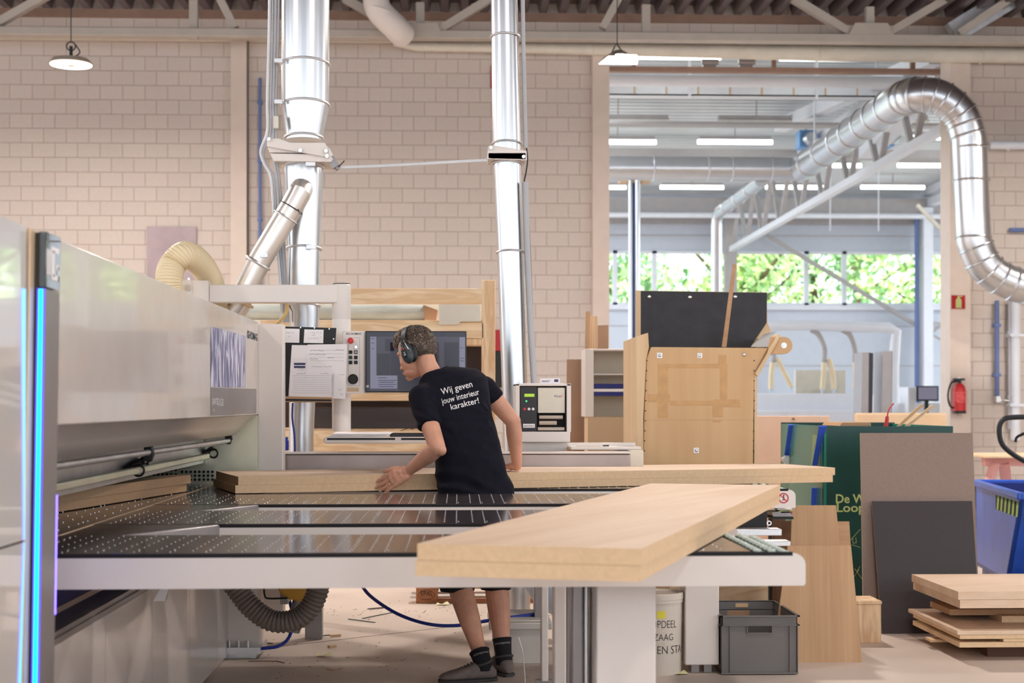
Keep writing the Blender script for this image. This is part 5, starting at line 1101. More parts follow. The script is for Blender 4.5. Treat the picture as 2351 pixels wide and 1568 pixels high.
# ------------------------------------------------------------------ right hand boards, boxes, crate
y = 8.75; b = MB(); bx(b, 1540, 1335, 1772, 1465, y, .05); tag(b.build('timber_plank', M['pine'], bev=.004), 'low knotty pine plank on edge behind the grey crate', 'plank')
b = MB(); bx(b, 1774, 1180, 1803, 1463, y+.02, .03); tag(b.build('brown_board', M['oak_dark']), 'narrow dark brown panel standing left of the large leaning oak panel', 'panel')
def lean_panel(name, bl, br, tl, tr, Yb, zt_, m, label, side=None, th=.018, cat='panel', group=None):
    """bl,br: pixels at the foot (Y=Yb, on the floor), tl,tr: pixels at the top edge height zt_"""
    x0, x1 = X_(bl, Yb), X_(br, Yb); T0, T1 = onz(tl[0], tl[1], zt_), onz(tr[0], tr[1], zt_); Yt_ = (T0.y+T1.y)/2
    P = [V(x0, Yb, 0), V(x1, Yb, 0), V(T1.x, Yt_, zt_), V(T0.x, Yt_, zt_)]
    n = (P[1]-P[0]).cross(P[3]-P[0]).normalized()*-th
    b = MB(); b.m = 0; b.add(P+[p+n for p in P], [(0, 1, 2, 3)]); b.m = 1; b.add(P+[p+n for p in P], [(7, 6, 5, 4), (0, 3, 7, 4), (1, 5, 6, 2), (3, 2, 6, 7), (0, 4, 5, 1)])
    return tag(b.build(name, [M[m], M[side or m]]), label, cat, group)
lean_panel('oak_panel', 1772, 1979.5, (1808, 1253), (1954.6, 1253), 7.86, .62, 'oak_v', 'large oak panel leaning with its foot on the floor right of the grey crate')
lean_panel('oak_panel', 1808, 1950, (1818, 1160), (1920, 1160), 8.2, .813, 'oak_v', 'taller oak panel behind the large leaning one, top in front of the lettering', th=.018)
lean_panel('oak_panel', 1900, 1968, (1912, 1197), (1950, 1197), 8.27, .716, 'oak_h', 'narrow oak panel with level grain at the right of the taller oak panel', th=.018)
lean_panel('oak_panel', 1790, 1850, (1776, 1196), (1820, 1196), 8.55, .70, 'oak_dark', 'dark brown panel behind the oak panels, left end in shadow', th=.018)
o = lean_panel('taupe_board', 1983, 2250, (1974.5, 994), (2234.5, 994), 8.98, 1.2015, 'taupe', 'tall grey-brown sheet leaning against the green crate', 'edge_light')
lean_panel('charcoal_board', 2025, 2251, (1998, 1150), (2236, 1151), 8.83, .78, 'charcoal', 'dark grey sheet leaning in front of the tall grey-brown one', 'edge_light', th=.006)
y = 8.5; b = MB(); x0, x1 = X_(1930, y), X_(2023, y); b.box(x0, x1, y, y+.24, 0, .222); b.box(x0-.003, x1+.004, y-.004, y+.24, .223, .242); tag(b.build('plywood_box', M['pine_v'], bev=.002), 'small knotty plywood box on the floor right of the leaning oak panel', 'box')
t = thing('note_pile', 'small pile of coloured papers on a black shelf left of the oak panels', 'paper', at(1790, 1190, 8.1))
b = MB(); y = 8.1; b.prism([at(1772, 1176, y), at(1812, 1172, y), at(1820, 1186, y), at(1775, 1186, y)], (0, .15, 0)); b.build('folder', M['grey_satin'], t)
for k, mm in enumerate(('red_deep', 'lime', 'paper')):
    b = MB(); z = Z_(1179-k*3.5, y); b.box(X_(1793-k*4, y), X_(1819, y), y+.0, y+.1, z, z+.006); b.build('paper_sheet', M[mm], t)
b = MB(); bx(b, 1772, 1187, 1822, 1192, y, .3); b.box(X_(1776, y), X_(1781, y), y+.1, y+.14, 0, Z_(1192, y)); tag(b.build('black_shelf', M['black']), 'small black shelf carrying the coloured papers behind the table end', 'shelf')
# green crate
Yg_ = 10.; zg = Z_(979, Yg_); xa, xb = X_(1893, Yg_), X_(2188, Yg_)
G = thing('green_crate', 'large dark green display crate with pale lettering, partly behind the leaning sheets', 'crate', ((xa+xb)/2, Yg_+.6, 0))
b = MB(); b.box(xa, xb, Yg_, Yg_+.02, 0, zg); b.build('front_panel', M['green_dark'], G)
b = MB(); b.box(xa, xa+.02, Yg_+.02, Yg_+1.35, 0, zg); b.build('side_panel', M['green_side'], G); b = MB(); b.box(xb-.02, xb, Yg_+.02, Yg_+1.35, 0, zg); b.build('side_panel', M['green_side'], G)
b = MB(); b.box(xa, xb, Yg_+1.35, Yg_+1.37, 0, zg+.01); b.build('back_panel', M['green_dark'], G)
b = MB(); b.box(xa-.004, xa+.012, Yg_-.003, Yg_+.012, 0, zg+.002); b.build('corner_edge', M['green_side'], G)
lettering('De W', at(1919, 1155.5, Yg_-.002), (1, 0, 0), (0, 0, 1), .205, M['lime_text'], G, height=.062, bold=.02)
lettering('Loop', at(1921, 1182, Yg_-.002), (1, 0, 0), (0, 0, 1), .195, M['lime_text'], G, height=.079, bold=.02)
b = MB()
for (p, q) in (((1953, 1240), (1975, 1215)), ((1958, 1235), (1958, 1247)), ((1958, 1247), (1966, 1246)), ((1966, 1246), (1965, 1234)), ((1955, 1250), (1975, 1257)), ((1965, 1318), (1974, 1300)), ((1962, 1305), (1980, 1330)), ((1960, 1325), (1972, 1308))):
    b.bar(at(*p, Yg_-.002), at(*q, Yg_-.002), .003, .001, up=(0, 1, 0))
b.build('line_drawing', M['lime_text'], G)
# clear sheet and straps on its left side
def onside(px, py, dx=-.01): return onx(px, py, xa+dx)
b = MB(); b.prism([onside(1812, 976), onside(1888, 980), onside(1888, 1185), onside(1812, 1165)], (-.004, 0, 0)); tag(b.build('clear_sheet', M['clear_sheet']), 'clear plastic sheet standing against the left side of the green crate', 'sheet')
b = MB(); b.prism([onside(1866, 998, -.008), onside(1884, 1000, -.008), onside(1882, 1075, -.008), onside(1862, 1070, -.008)], (-.001, 0, 0)); b.build('side_print', M['lime'], G)
for k, (p, q) in enumerate((((1818, 975), (1808, 1048)), ((1889, 978), (1873, 1068)), ((1872, 1120), (1870, 1165)))):
    b = MB(); P, Q = onside(*p, -.02), onside(*q, -.02); b.bar(P, Q, .01, .05, up=(1, 0, 0)); tag(b.build('ratchet_strap', M['strap']), ['blue strap over the far end of the green crate side', 'blue strap beside the front corner of the green crate', 'lower piece of blue strap below the long boards at the crate corner'][k], 'strap', 'blue straps on the green crate')
b = MB(); q = onside(1807, 1055, -.03); b.box(q.x-.02, q.x+.01, q.y-.03, q.y+.03, q.z-.04, q.z+.03); b.cyl(q+V(-.02, -.05, .0), q+V(-.02, .05, 0), .02, seg=10); tag(b.build('strap_ratchet', M['galv_dull']), 'metal ratchet at the lower end of the left blue strap', 'ratchet')
b = MB(); P, Q = at(1740+187, 979, Yg_+.3), at(2000, 972, Yg_+.3); b.prism([at(1928, 978, Yg_+.2), at(1934, 970, Yg_+.2), at(1999, 970, Yg_+.2), at(2000, 978, Yg_+.2)], (0, .5, 0)); tag(b.build('offcut', M['oak_h']), 'brown board offcut lying across the top of the green crate', 'offcut')
b = MB(); b.cyl(at(2033, 990, Yg_+.3), at(2037, 956, Yg_+.3), .018, .012, 12); b.tube(smoothpath([at(2037, 956, Yg_+.3), at(2041, 940, Yg_+.3), at(2052, 926, Yg_+.3)], 5), .005, 6); tag(b.build('glue_gun', M['red']), 'red handled tool with a thin curved tip sticking out of the green crate', 'tool')
for k, (p, q) in enumerate((((2050, 990), (2118, 929)), ((2068, 990), (2142, 931)))):
    b = MB(); b.bar(at(*p, Yg_+.35+k*.05), at(*q, Yg_+.35+k*.05), .02, .012, up=(0, 1, 0)); tag(b.build('wooden_lath', M['ply_light' if k else 'ply']), ['thin wooden lath poking out of the green crate, the left one', 'thin wooden lath poking out of the green crate, the right one'][k], 'lath', 'laths in the green crate')
# grey crate
y0_, y1_ = 7.5, 8.1; x0, x1 = X_(1653, y0_), X_(1837, y0_); zt_ = Z_(1418, y0_)
C_r = thing('storage_crate', 'empty grey plastic storage crate under the table end', 'crate', ((x0+x1)/2, 7.8, 0))
b = MB(); i_ = .012
b.box(x0+i_, x1-i_, y0_+i_, y1_-i_, .004, .014); hx = (x0+x1)/2; hw = .062
zA, zB = zt_-.085, zt_-.05
b.box(x0+i_, hx-hw, y0_+i_, y0_+i_+.004, .01, zt_); b.box(hx+hw, x1-i_, y0_+i_, y0_+i_+.004, .01, zt_); b.box(hx-hw, hx+hw, y0_+i_, y0_+i_+.004, .01, zA); b.box(hx-hw, hx+hw, y0_+i_, y0_+i_+.004, zB, zt_)
b.box(x0+i_, hx-hw, y1_-i_-.004, y1_-i_, .01, zt_); b.box(hx+hw, x1-i_, y1_-i_-.004, y1_-i_, .01, zt_); b.box(hx-hw, hx+hw, y1_-i_-.004, y1_-i_, .01, zA); b.box(hx-hw, hx+hw, y1_-i_-.004, y1_-i_, zB, zt_)
b.box(x0+i_, x0+i_+.004, y0_+i_, y1_-i_, .01, zt_); b.box(x1-i_-.004, x1-i_, y0_+i_, y1_-i_, .01, zt_); b.build('walls', M['crate_grey'], C_r)
b = MB()
for z0, z1 in ((zt_-.004, zt_+.003), (zt_-.049, zt_-.044)):
    b.box(x0, x1, y0_, y0_+.016, z0, z1); b.box(x0, x1, y1_-.016, y1_, z0, z1); b.box(x0, x0+.016, y0_, y1_, z0, z1); b.box(x1-.016, x1, y0_, y1_, z0, z1)
b.build('rim', M['crate_grey'], C_r, bev=.001)
b = MB()
for x in (x0+.01, x0+.05, x1-.054, x1-.014): b.box(x, x+.004, y0_+.002, y0_+i_+.001, .01, zt_-.045)
b.box(x0+.008, x1-.008, y0_+.004, y0_+i_, .005, .014); b.box(x0+.008, x1-.008, y1_-i_, y1_-.004, 0, .01)
b.box(hx-hw-.004, hx+hw+.004, y0_+.004, y0_+i_, zA-.005, zA); b.box(hx-hw-.005, hx-hw, y0_+.004, y0_+i_, zA, zB+.005); b.box(hx+hw, hx+hw+.005, y0_+.004, y0_+i_, zA, zB+.005); b.box(x0+.03, x1-.03, y0_+.03, y1_-.03, 0, .005)
b.build('ribs', M['crate_grey'], C_r)
b = MB(); q = at(1703, 1390, y1_-.02); b.box(q.x-.035, q.x+.035, q.y, q.y+.003, q.z-.01, q.z+.012); b.build('label_patch', M['ply'], C_r)
# white bucket
Yw = 7.62; xc_ = X_(1512, Yw); r0 = 55/F*Yw
BK = thing('bucket', 'white plastic bucket with handwriting and a yellow sticker, between the table legs', 'bucket', (xc_, Yw, 0)); ztp = .415
b = MB(); b.lathe((xc_, Yw, 0), [(0, 0), (r0*.93, 0), (r0*.95, .01), (r0, ztp-.05), (r0*1.04, ztp-.048), (r0*1.04, ztp-.03), (r0*1.0, ztp-.03)], 40); b.build('pail', M['bucket'], BK)
b = MB(); b.lathe((xc_, Yw, 0), [(r0*.99, ztp-.03), (r0*1.06, ztp-.03), (r0*1.06, ztp-.004), (r0*1.03, ztp), (r0*.9, ztp), (r0*.88, ztp-.01), (0, ztp-.01)], 40); b.build('lid', M['bucket'], BK)
def wrap(vs, off=.0012):
    out = []
    for v in vs:
        a = v.x; rr = r0*(.95+.05*max(0, v.y)/(ztp-.05))+off; out.append(V(xc_+rr*sin(a), Yw-rr*cos(a), v.y))
    return out
for (txt, px0, px1, pyb, pyt) in (('OPDEEL', 1494, 1553, 1444, 1427), ('ZAAG', 1500, 1545, 1473, 1458), ('EN STA', 1508, 1567, 1504, 1486)):
    vs, fs = textmesh(txt, 1., bold=-.012); xa_, xb2 = min(v.x for v in vs), max(v.x for v in vs); ya_, yb2 = min(v.y for v in vs), max(v.y for v in vs)
    z0, z1 = Z_(pyb, Yw-r0), Z_(pyt, Yw-r0); a0 = math.asin(max(-.98, (X_(px0, Yw-.1)-xc_)/r0)); a1 = math.asin(min(.98, (X_(px1, Yw-.1)-xc_)/r0))
    b = MB(); b.add(wrap([V(a0+(a1-a0)*(v.x-xa_)/(xb2-xa_), z0+(z1-z0)*(v.y-ya_)/(yb2-ya_), 0) for v in vs]), fs); b.build('handwriting', M['ink_black'], BK)
b = MB(); n = 8; z0, z1 = Z_(1422, Yw-r0), Z_(1405, Yw-r0); a0, a1 = -.2, .16; vs = []
for k in range(n+1): a = a0+(a1-a0)*k/n; vs += wrap([V(a, z0, 0), V(a, z1, 0)])
b.add(vs, [(2*k, 2*k+2, 2*k+3, 2*k+1) for k in range(n)]); b.build('yellow_sticker', M['sticker_yellow'], BK)
b = MB(); vs = []
for k in range(12):
    z0 = .25-k*.011; vs = wrap([V(1.18, z0, 0), V(1.3, z0, 0), V(1.3, z0+.005, 0), V(1.18, z0+.005, 0)]); b.add(vs, [(0, 1, 2, 3)])
b.build('barcode', M['ink_black'], BK)
# grey tub behind the man
Ytb = 7.85; x0, x1 = X_(1128, Ytb), X_(1262, Ytb); ztb = Z_(1424, Ytb)
t = thing('plastic_tub', 'pale grey plastic tub with a rim behind the man\'s right foot', 'tub', ((x0+x1)/2, Ytb+.2, 0))
b = MB(); b.add([(x0+.02, Ytb+.015, 0), (x1-.02, Ytb+.015, 0), (x1-.02, Ytb+.4, 0), (x0+.02, Ytb+.4, 0), (x0+.006, Ytb+.006, ztb-.05), (x1-.006, Ytb+.006, ztb-.05), (x1-.006, Ytb+.42, ztb-.05), (x0+.006, Ytb+.42, ztb-.05)], [(3, 2, 1, 0), (0, 1, 5, 4), (1, 2, 6, 5), (2, 3, 7, 6), (3, 0, 4, 7)]); b.build('body', M['tub'], t, bev=.008)
b = MB(); b.box(x0-.012, x1+.012, Ytb-.01, Ytb+.43, ztb-.05, ztb-.012); b.box(x0-.002, x1+.002, Ytb, Ytb+.42, ztb-.012, ztb); b.build('lid', M['tub'], t, bev=.01)
# pale bent duct below the table
b = MB(); b.tube(smoothpath([at(1225, 1180, 8.75), at(1222, 1280, 8.75), at(1240, 1345, 8.75), at(1290, 1385, 8.75), at(1380, 1400, 8.75)], 6), .085, 20); tag(b.build('suction_pipe', M['hall_blue_wall']), 'pale blue bent suction pipe behind the table legs, right of the man', 'pipe')
b = MB(); b.tube(smoothpath([at(1190, 1463, 6.6), at(1200, 1500, 6.6), at(1206, 1568, 6.6), at(1212, 1640, 6.6)], 5), .0028, 6); tag(b.build('metal_rod', M['screw']), 'thin shiny metal rod standing in front of the grey tub', 'rod')
# wooden pallet
Ypl = 10.3; t = thing('pallet', 'wooden euro pallet on the floor behind the man\'s legs', 'pallet', at(1070, 1384, Ypl)); 
for (a_, c_) in ((955, 1005), (1158, 1192), (1340, 1380)):
    b = MB(); b.box(X_(a_, Ypl), X_(c_, Ypl), Ypl, Ypl+.14, 0.022, .1); b.build('block', M['pallet_wood'], t, bev=.004)
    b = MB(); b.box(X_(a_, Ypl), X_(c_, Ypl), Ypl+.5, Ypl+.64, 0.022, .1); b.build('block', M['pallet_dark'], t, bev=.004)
b = MB(); b.box(X_(955, Ypl), X_(1380, Ypl), Ypl+.002, Ypl+.1, .1, .122); b.build('deck_board', M['pallet_wood'], t)
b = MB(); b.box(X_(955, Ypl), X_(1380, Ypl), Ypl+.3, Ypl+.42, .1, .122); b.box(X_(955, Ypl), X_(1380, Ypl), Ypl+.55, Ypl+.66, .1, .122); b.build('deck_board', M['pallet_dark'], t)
b = MB(); b.box(X_(955, Ypl), X_(1380, Ypl), Ypl, Ypl+.1, 0, .022); b.build('bottom_board', M['pallet_wood'], t)
lettering('EPAL', at(966, 1368, Ypl-.002), (1, 0, 0), (0, 0, 1), .085, M['ink_black'], t, height=.032)
b = MB(); c = at(979, 1366, Ypl-.002); vs = []
for k in range(24): a = 2*pi*k/24; vs += [c+V(cos(a)*.055, 0, sin(a)*.03), c+V(cos(a)*.058, 0, sin(a)*.033)]
b.add(vs, [(2*k, 2*k+1, (2*k+3) % 48, (2*k+2) % 48) for k in range(24)]); b.build('stamp_ring', M['ink_black'], t)
# stack of boards bottom right
yn = 7.86; dep = .82
def slab(px, py0, py1, d, m, label, x1=4.6, dy=0., name='loose_board', wt=None, px1=None, group='boards stacked on the floor at right'):
    b = MB(); x0 = X_(px, yn+dy); xe = X_(px1, yn+dy) if px1 else x1; b.box(x0, xe, yn+dy, yn+dy+d, Z_(py1, yn+dy), Z_(py0, yn+dy))
    return tag(b.build(name, M[m], bev=.0015), label, 'board', group)
slab(2200, 1363, 1382, dep, 'oak_far', 'top board of the stack at the right edge, pale oak face up')
slab(2204, 1382.5, 1402, dep, 'oak_far', 'second board from the top of the right hand stack, set in slightly')
slab(2181, 1404, 1418, .35, 'mdf_dark', 'short strip sticking out left under the two thick boards of the stack', dy=.38)
slab(2164, 1396, 1403.5, .12, 'mdf_dark', 'small offcut on the short strip in the right hand stack', dy=.62, px1=2230)
slab(2300, 1420, 1453.5, .2, 'mdf', 'thick batten carrying the top boards, at the right end of the stack', dy=.3)
slab(2198, 1454, 1463.5, dep+.05, 'oak_far', 'wide thin board in the middle of the right hand stack, face up')
slab(2204, 1464, 1473.5, dep, 'mdf', 'thin board just under the wide one in the right hand stack')
slab(2203, 1481, 1493, dep, 'mdf', 'lowest wide board of the right hand stack')
slab(2304, 1474, 1480.5, .3, 'mdf', 'short batten between the two lowest boards of the right hand stack')
slab(2137, 1474, 1480.5, .1, 'mdf', 'small batten poking out left at the foot of the stack', dy=.4, px1=2240)
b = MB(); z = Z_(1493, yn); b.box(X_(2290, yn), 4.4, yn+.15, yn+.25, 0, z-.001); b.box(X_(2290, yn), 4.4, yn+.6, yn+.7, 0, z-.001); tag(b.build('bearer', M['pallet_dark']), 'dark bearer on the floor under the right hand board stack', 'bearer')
# blue skip
P1, P2 = onz(2240, 1108, .76), onz(2343, 1139, .76)
SK = thing('tipping_skip', 'blue steel tipping skip with black and yellow warning stripes at the right edge', 'skip', (P2.x+.8, P2.y+.9, 0))
d = (P1-P2).normalized(); rr_ = V(d.y, -d.x, 0)
b = MB(); b.prism([P2, P1, P1+V(0, 0, -.62), P2+d*.5+V(0, 0, -.62)], rr_*.03); b.build('side_wall', M['skip_blue'], SK)
b = MB(); b.prism([P2, P2+rr_*1.6, P2+rr_*1.6+d*.5+V(0, 0, -.62), P2+d*.5+V(0, 0, -.62)], d*.03); b.build('front_wall', M['skip_blue'], SK)
b = MB(); b.prism([P1, P1+rr_*1.6, P1+rr_*1.6+V(0, 0, -.62), P1+V(0, 0, -.62)], -d*.03); b.build('back_wall', M['skip_dark'], SK)
b = MB(); b.prism([P2+d*.5+V(0, 0, -.62), P1+V(0, 0, -.62), P1+rr_*1.6+V(0, 0, -.62), P2+d*.5+rr_*1.6+V(0, 0, -.62)], (0, 0, -.03)); b.build('bottom_plate', M['skip_dark'], SK)
b = MB(); b.bar(P2-d*.02, P1, .05, .05); b.bar(P2, P2+rr_*1.6, .05, .05); b.bar(P1, P1+rr_*1.6, .05, .05); b.build('rim_tube', M['skip_blue'], SK, bev=.01)
b = MB(); q = P2+V(0, 0, -.73); b.bar(P2+d*.1+rr_*.1+V(0, 0, -.72), P1+rr_*.1+V(0, 0, -.72), .1, .07); b.bar(P2+d*.1+rr_*1.4+V(0, 0, -.72), P1+rr_*1.4+V(0, 0, -.72), .1, .07); b.bar(P2+d*.15+rr_*.1+V(0, 0, -.7), P2+d*.15+rr_*1.4+V(0, 0, -.7), .1, .06); b.build('base_frame', M['skip_dark'], SK)
nn = -rr_*.002
b = MB(); L_ = .9; kz = .105
for k in range(6):
    u0 = .05+k*.14; o_ = P2+nn+V(0, 0, -.045); q = [o_+d*u0, o_+d*(u0+.07), o_+d*(u0+.11)+V(0, 0, -kz), o_+d*(u0+.04)+V(0, 0, -kz)]; b.add(q, [(0, 1, 2, 3)])
b.build('stripes', M['lime'], SK)
b = MB(); o_ = P2+nn*.5+V(0, 0, -.045); b.add([o_+d*.04, o_+d*.9, o_+d*.9+V(0, 0, -kz), o_+d*.09+V(0, 0, -kz)], [(0, 1, 2, 3)]); b.build('stripes', M['ink_black'], SK)
# pallet truck handle
t = thing('pallet_truck', 'pallet truck with a black loop handle at the right edge, behind the blue skip', 'truck', (at(2360, 1200, 12.4).x, 12.4, 0)); yy = 12.4
b = MB(); b.tube(smoothpath([at(2370, 1068, yy), at(2330, 1046, yy), at(2301, 1020, yy), at(2294, 985, yy), at(2304, 963, yy), at(2330, 958, yy), at(2380, 957, yy)], 6), .022, 12); b.build('handle_loop', M['muff_black'], t)
b = MB(); b.tube(smoothpath([at(2331, 1015, yy), at(2336, 1003, yy), at(2360, 992, yy)], 4), .012, 8); b.build('lever', M['black'], t)
b = MB(); b.cyl(at(2385, 1050, yy), V(at(2385, 1050, yy).x+.1, yy, .2), .03, seg=12); b.box(at(2385, 1050, yy).x-.2, at(2385, 1050, yy).x+.35, yy-.15, yy+.1, 0.04, .3); b.cyl((at(2385, 1050, yy).x-.1, yy, .09), (at(2385, 1050, yy).x+.3, yy, .09), .09, seg=14); b.build('truck_body', M['skip_blue'], t)
# trestle with board
yy = 13.6; t = thing('trestle', 'pink painted wooden trestle carrying a board at the right edge', 'trestle', at(2310, 1200, yy))
b = MB(); b.box(X_(2262, yy), X_(2420, yy), yy, yy+.1, Z_(1072, yy), Z_(1050, yy)); b.build('beam', M['pink_wood'], t, bev=.004)
for (a_, c_) in ((2284, 2262), (2305, 2320), (2400, 2385), (2410, 2425)):
    p = at(a_, 1064, yy); b = MB(); b.bar(p, (X_(c_, yy)+(X_(c_, yy)-p.x)*2.2, yy+(.25 if a_ in (2305, 2400) else -.1), 0), .09, .05); b.build('leg', M['pink_wood'], t)
b = MB(); b.box(X_(2236, yy), 8.2, yy-.35, yy+.7, Z_(1050, yy)+.001, Z_(1046, yy)); tag(b.build('table_board', M['pine']), 'thin pale board lying on the pink trestle', 'board')
b = MB(); b.box(X_(2225, yy+.8), 8.3, yy+.8, yy+1.2, 0, .62); tag(b.build('mesh_box', MATS.get('olive') or mat('olive', rgb(110, 124, 96), .8, var=.3, vs=8), bev=.01), 'greenish low container behind the pink trestle', 'container')
# fire extinguisher and its sign
Yx = YW-.12
q = at(2203, 949, Yx-.1); r = .085
t = thing('fire_extinguisher', 'red fire extinguisher hanging on the pillar at the right of the opening', 'fire extinguisher', q)
b = MB(); hz = Z_(880, Yx)-q.z; b.lathe(q, [(0, .03), (r, .03), (r, hz-.1), (r*.85, hz-.04), (r*.4, hz), (0, hz)], 20); b.build('cylinder', M['red'], t)
b = MB(); b.lathe(q, [(0, 0), (r*1.04, 0), (r*1.04, .035), (0, .035)], 20); b.build('base_ring', M['black'], t)
b = MB(); b.cyl(q+V(0, 0, hz-.01), q+V(0, 0, hz+.06), .025, seg=10); b.box(q.x-.09, q.x+.07, q.y-.02, q.y+.02, q.z+hz+.04, q.z+hz+.07); b.build('valve_head', M['muff_black'], t)
b = MB(); b.tube(smoothpath([q+V(-.02, 0, hz+.04), q+V(-.12, 0, hz), q+V(-.16, 0, hz*.6), q+V(-.13, 0, hz*.25), q+V(-.05, -.02, .06)], 6), .014, 8); b.build('hose', M['muff_black'], t)
b = MB(); vs = []
for k in range(9): a = -1.1+2.2*k/8; vs += [q+V(sin(a)*(r+.002), -cos(a)*(r+.002), hz*.35), q+V(sin(a)*(r+.002), -cos(a)*(r+.002), hz*.72)]
b.add(vs, [(2*k, 2*k+2, 2*k+3, 2*k+1) for k in range(8)]); b.build('label', MATS.get('red_label') or mat('red_label', rgb(232, 90, 90), .5, var=.3, vs=30), t)
b = MB(); q = at(2201, 949, Yx); b.box(q.x-.02, q.x+.02, Yx-.02, Yx, q.z+.2, q.z+.5); b.build('bracket', M['galv_dull'], t)
o = None
t = thing('extinguisher_sign', 'square red fire extinguisher sign on the pillar above the extinguisher', 'sign', at(2200, 709, Yx))
b = MB(); bx(b, 2185, 678, 2216, 709, Yx-.012, .01); b.build('sign_plate', M['red_deep'], t)
b = MB(); c = at(2201, 707, Yx-.014); b.prism([c+V(x*.17, 0, z*.17) for x, z in ((-.24, 0), (.24, 0), (.24, .62), (.18, .74), (.1, .8), (.1, .9), (.3, .9), (.3, .98), (-.1, .98), (-.1, .8), (-.18, .74), (-.24, .62))], (0, .002, 0)); b.build('pictogram', M['lime_text'], t)
# ------------------------------------------------------------------ things in the far hall
Yq = 26.
t = thing('white_bench', 'long low white machine bench in the far hall, under the hanging hoses', 'bench', at(1860, 960, Yq))
b = MB(); b.box(X_(1700, Yq), X_(1985, Yq), Yq, Yq+1.2, 0, Z_(903, Yq)); b.build('body', M['hall_white'], t, bev=.02)
b = MB(); b.box(X_(1690, Yq), X_(2030, Yq), Yq-.3, Yq, .7, Z_(942, Yq)); b.build('front_ledge', M['hall_white'], t, bev=.02)
b = MB(); b.box(X_(1865, Yq), X_(1985, Yq), Yq+1.3, Yq+1.4, .5, Z_(845, Yq)); b.build('rear_screen', M['sheet_white'], t)
t = thing('suction_pipe_run', 'white horizontal suction pipe bending down, above the white bench in the far hall', 'pipe', at(1900, 752, Yq+.8))
b = MB(); ya = Yq+.8; P_ = [at(1640, 749, ya), at(1750, 749, ya), at(1850, 747, ya), at(1960, 751, ya), at(2040, 752, ya), at(2058, 762, ya), at(2055, 790, ya), at(2052, 850, ya), at(2052, 1060, ya)]; b.tube(P_, .095, 16); b.build('pipe', M['hall_white'], t)
for (p, q, r2) in (((1862, 757), (1893, 800), (1892, 832)), ((1933, 757), (1962, 800), (1963, 832)), ((1745, 790), (1776, 815), (1774, 832))):
    b = MB(); b.tube(smoothpath([at(*p, ya), at(p[0]+18, p[1]+12, ya), at(*q, ya), at(*r2, ya)], 5), .05, 12); b.build('branch', M['hall_steel'], t)
hs = [((1774, 832), (1771, 862), (1770, 893)), ((1784, 822), (1800, 855), (1817, 888)), ((1892, 832), (1891, 862), (1888, 893)), ((1903, 824), (1912, 858), (1914, 893)), ((1963, 832), (1965, 862), (1962, 893))]
nm = ['leftmost cream hose hanging over the white bench beside the hopper ear', 'slanting cream hose hanging over the white bench, second from left', 'middle cream hose hanging over the white bench', 'cream hose close to the right of the middle one over the white bench', 'rightmost cream hose over the white bench, beside the grey uprights']
for k, (p, q, r2) in enumerate(hs):
    t = thing('suction_hose', nm[k], 'hose', at(*r2, ya), 'cream hoses over the white bench')
    b = MB(); b.tube(smoothpath([at(*p, ya), at(*q, ya), at(*r2, ya)], 5), .048, 12); b.build('tube', M['cream_hose'], t)
    b = MB(); b.cyl(at(*r2, ya), at(r2[0], r2[1]+10, ya), .035, .015, 10); b.build('nozzle', M['hall_blue_wall'], t)
for k, (a_, c_, d_, e_, lb) in enumerate(((1977, 1993, 809, 1169, 'grey upright panel with a dark edge behind the green crate, the left one'), (2024, 2046, 806, 1169, 'grey upright panel behind the green crate, the right one'))):
    yk = 19.5; t = thing('upright_panel', lb, 'panel', at(a_, e_, yk), 'grey uprights behind the green crate'); b = MB(); b.prism([at(a_+3, d_, yk), at(c_+2, d_, yk), at(c_-2, e_, yk), at(a_-4, e_, yk)], (0, .4, 0)); b.build('face', M['grey_satin'], t)
    b = MB(); b.prism([at(c_+2, d_, yk), at(c_+(12 if k == 0 else 3), d_+2, yk), at(c_+(7 if k == 0 else -1), e_, yk), at(c_-2, e_, yk)], (0, .1, 0)); b.build('edge', M['dark_plastic'], t)
t = thing('workstation', 'white far hall workstation with a small light screen, left of the fire extinguisher', 'workstation', at(2130, 960, 24.))
b = MB(); bx(b, 2110, 889, 2152, 917, 24., .05); b.build('monitor', M['screen_light'], t)
b = MB(); bx(b, 2105, 886, 2155, 921, 24.03, .05); bx(b, 2124, 918, 2132, 960, 24.1, .05); b.build('monitor_frame', M['dark_plastic'], t)
b = MB(); bx(b, 2084, 888, 2104, 1122, 24.2, .5); bx(b, 2005, 905, 2022, 1121, 24.3, .4); bx(b, 2060, 925, 2160, 1120, 24.4, .6); b.build('cabinet', M['hall_white'], t, bev=.02)
b = MB(); bx(b, 2164, 808, 2182, 1137, 22.5, .1); tag(b.build('grey_sheet', M['grey_satin']), 'grey sheet standing at the right edge of the opening', 'sheet')
# ------------------------------------------------------------------ bits on the floor
rn = random.Random(11)
bits = [(760, 1462, .055, .014, 'mdf', 'pale wood block on the floor, the larger of the pair under the table'), (752, 1487, .035, .014, 'mdf', 'pale wood block on the floor, the smaller of the pair under the table'),
        (757, 1460-4, .0, .0, '', '')]
for (px, py, L_, h, m, lb) in bits[:2]:
    q = onz(px+10, py, 0); b = MB(); b.bar(q+V(-L_/2, -.01, h/2+.0005), q+V(L_/2, .02, h/2+.0005), .022, h, up=(0, 0, 1)); tag(b.build('wood_block', M[m]), lb, 'wood block', 'wood blocks on the floor')
def sliver(pts, w, m, label, name='wood_sliver', cat='wood sliver'):
    P_ = [onz(x, y, 0)+V(0, 0, .003) for x, y in pts]; b = MB()
    for i in range(len(P_)-1): b.bar(P_[i], P_[i+1], w, .004, up=(0, 0, 1))
    return tag(b.build(name, M[m]), label, cat, 'offcuts and slivers on the floor')
sliver([(730, 1461), (755, 1459), (782, 1457)], .012, 'green_dark', 'dark green sliver on the floor above the larger wood block')
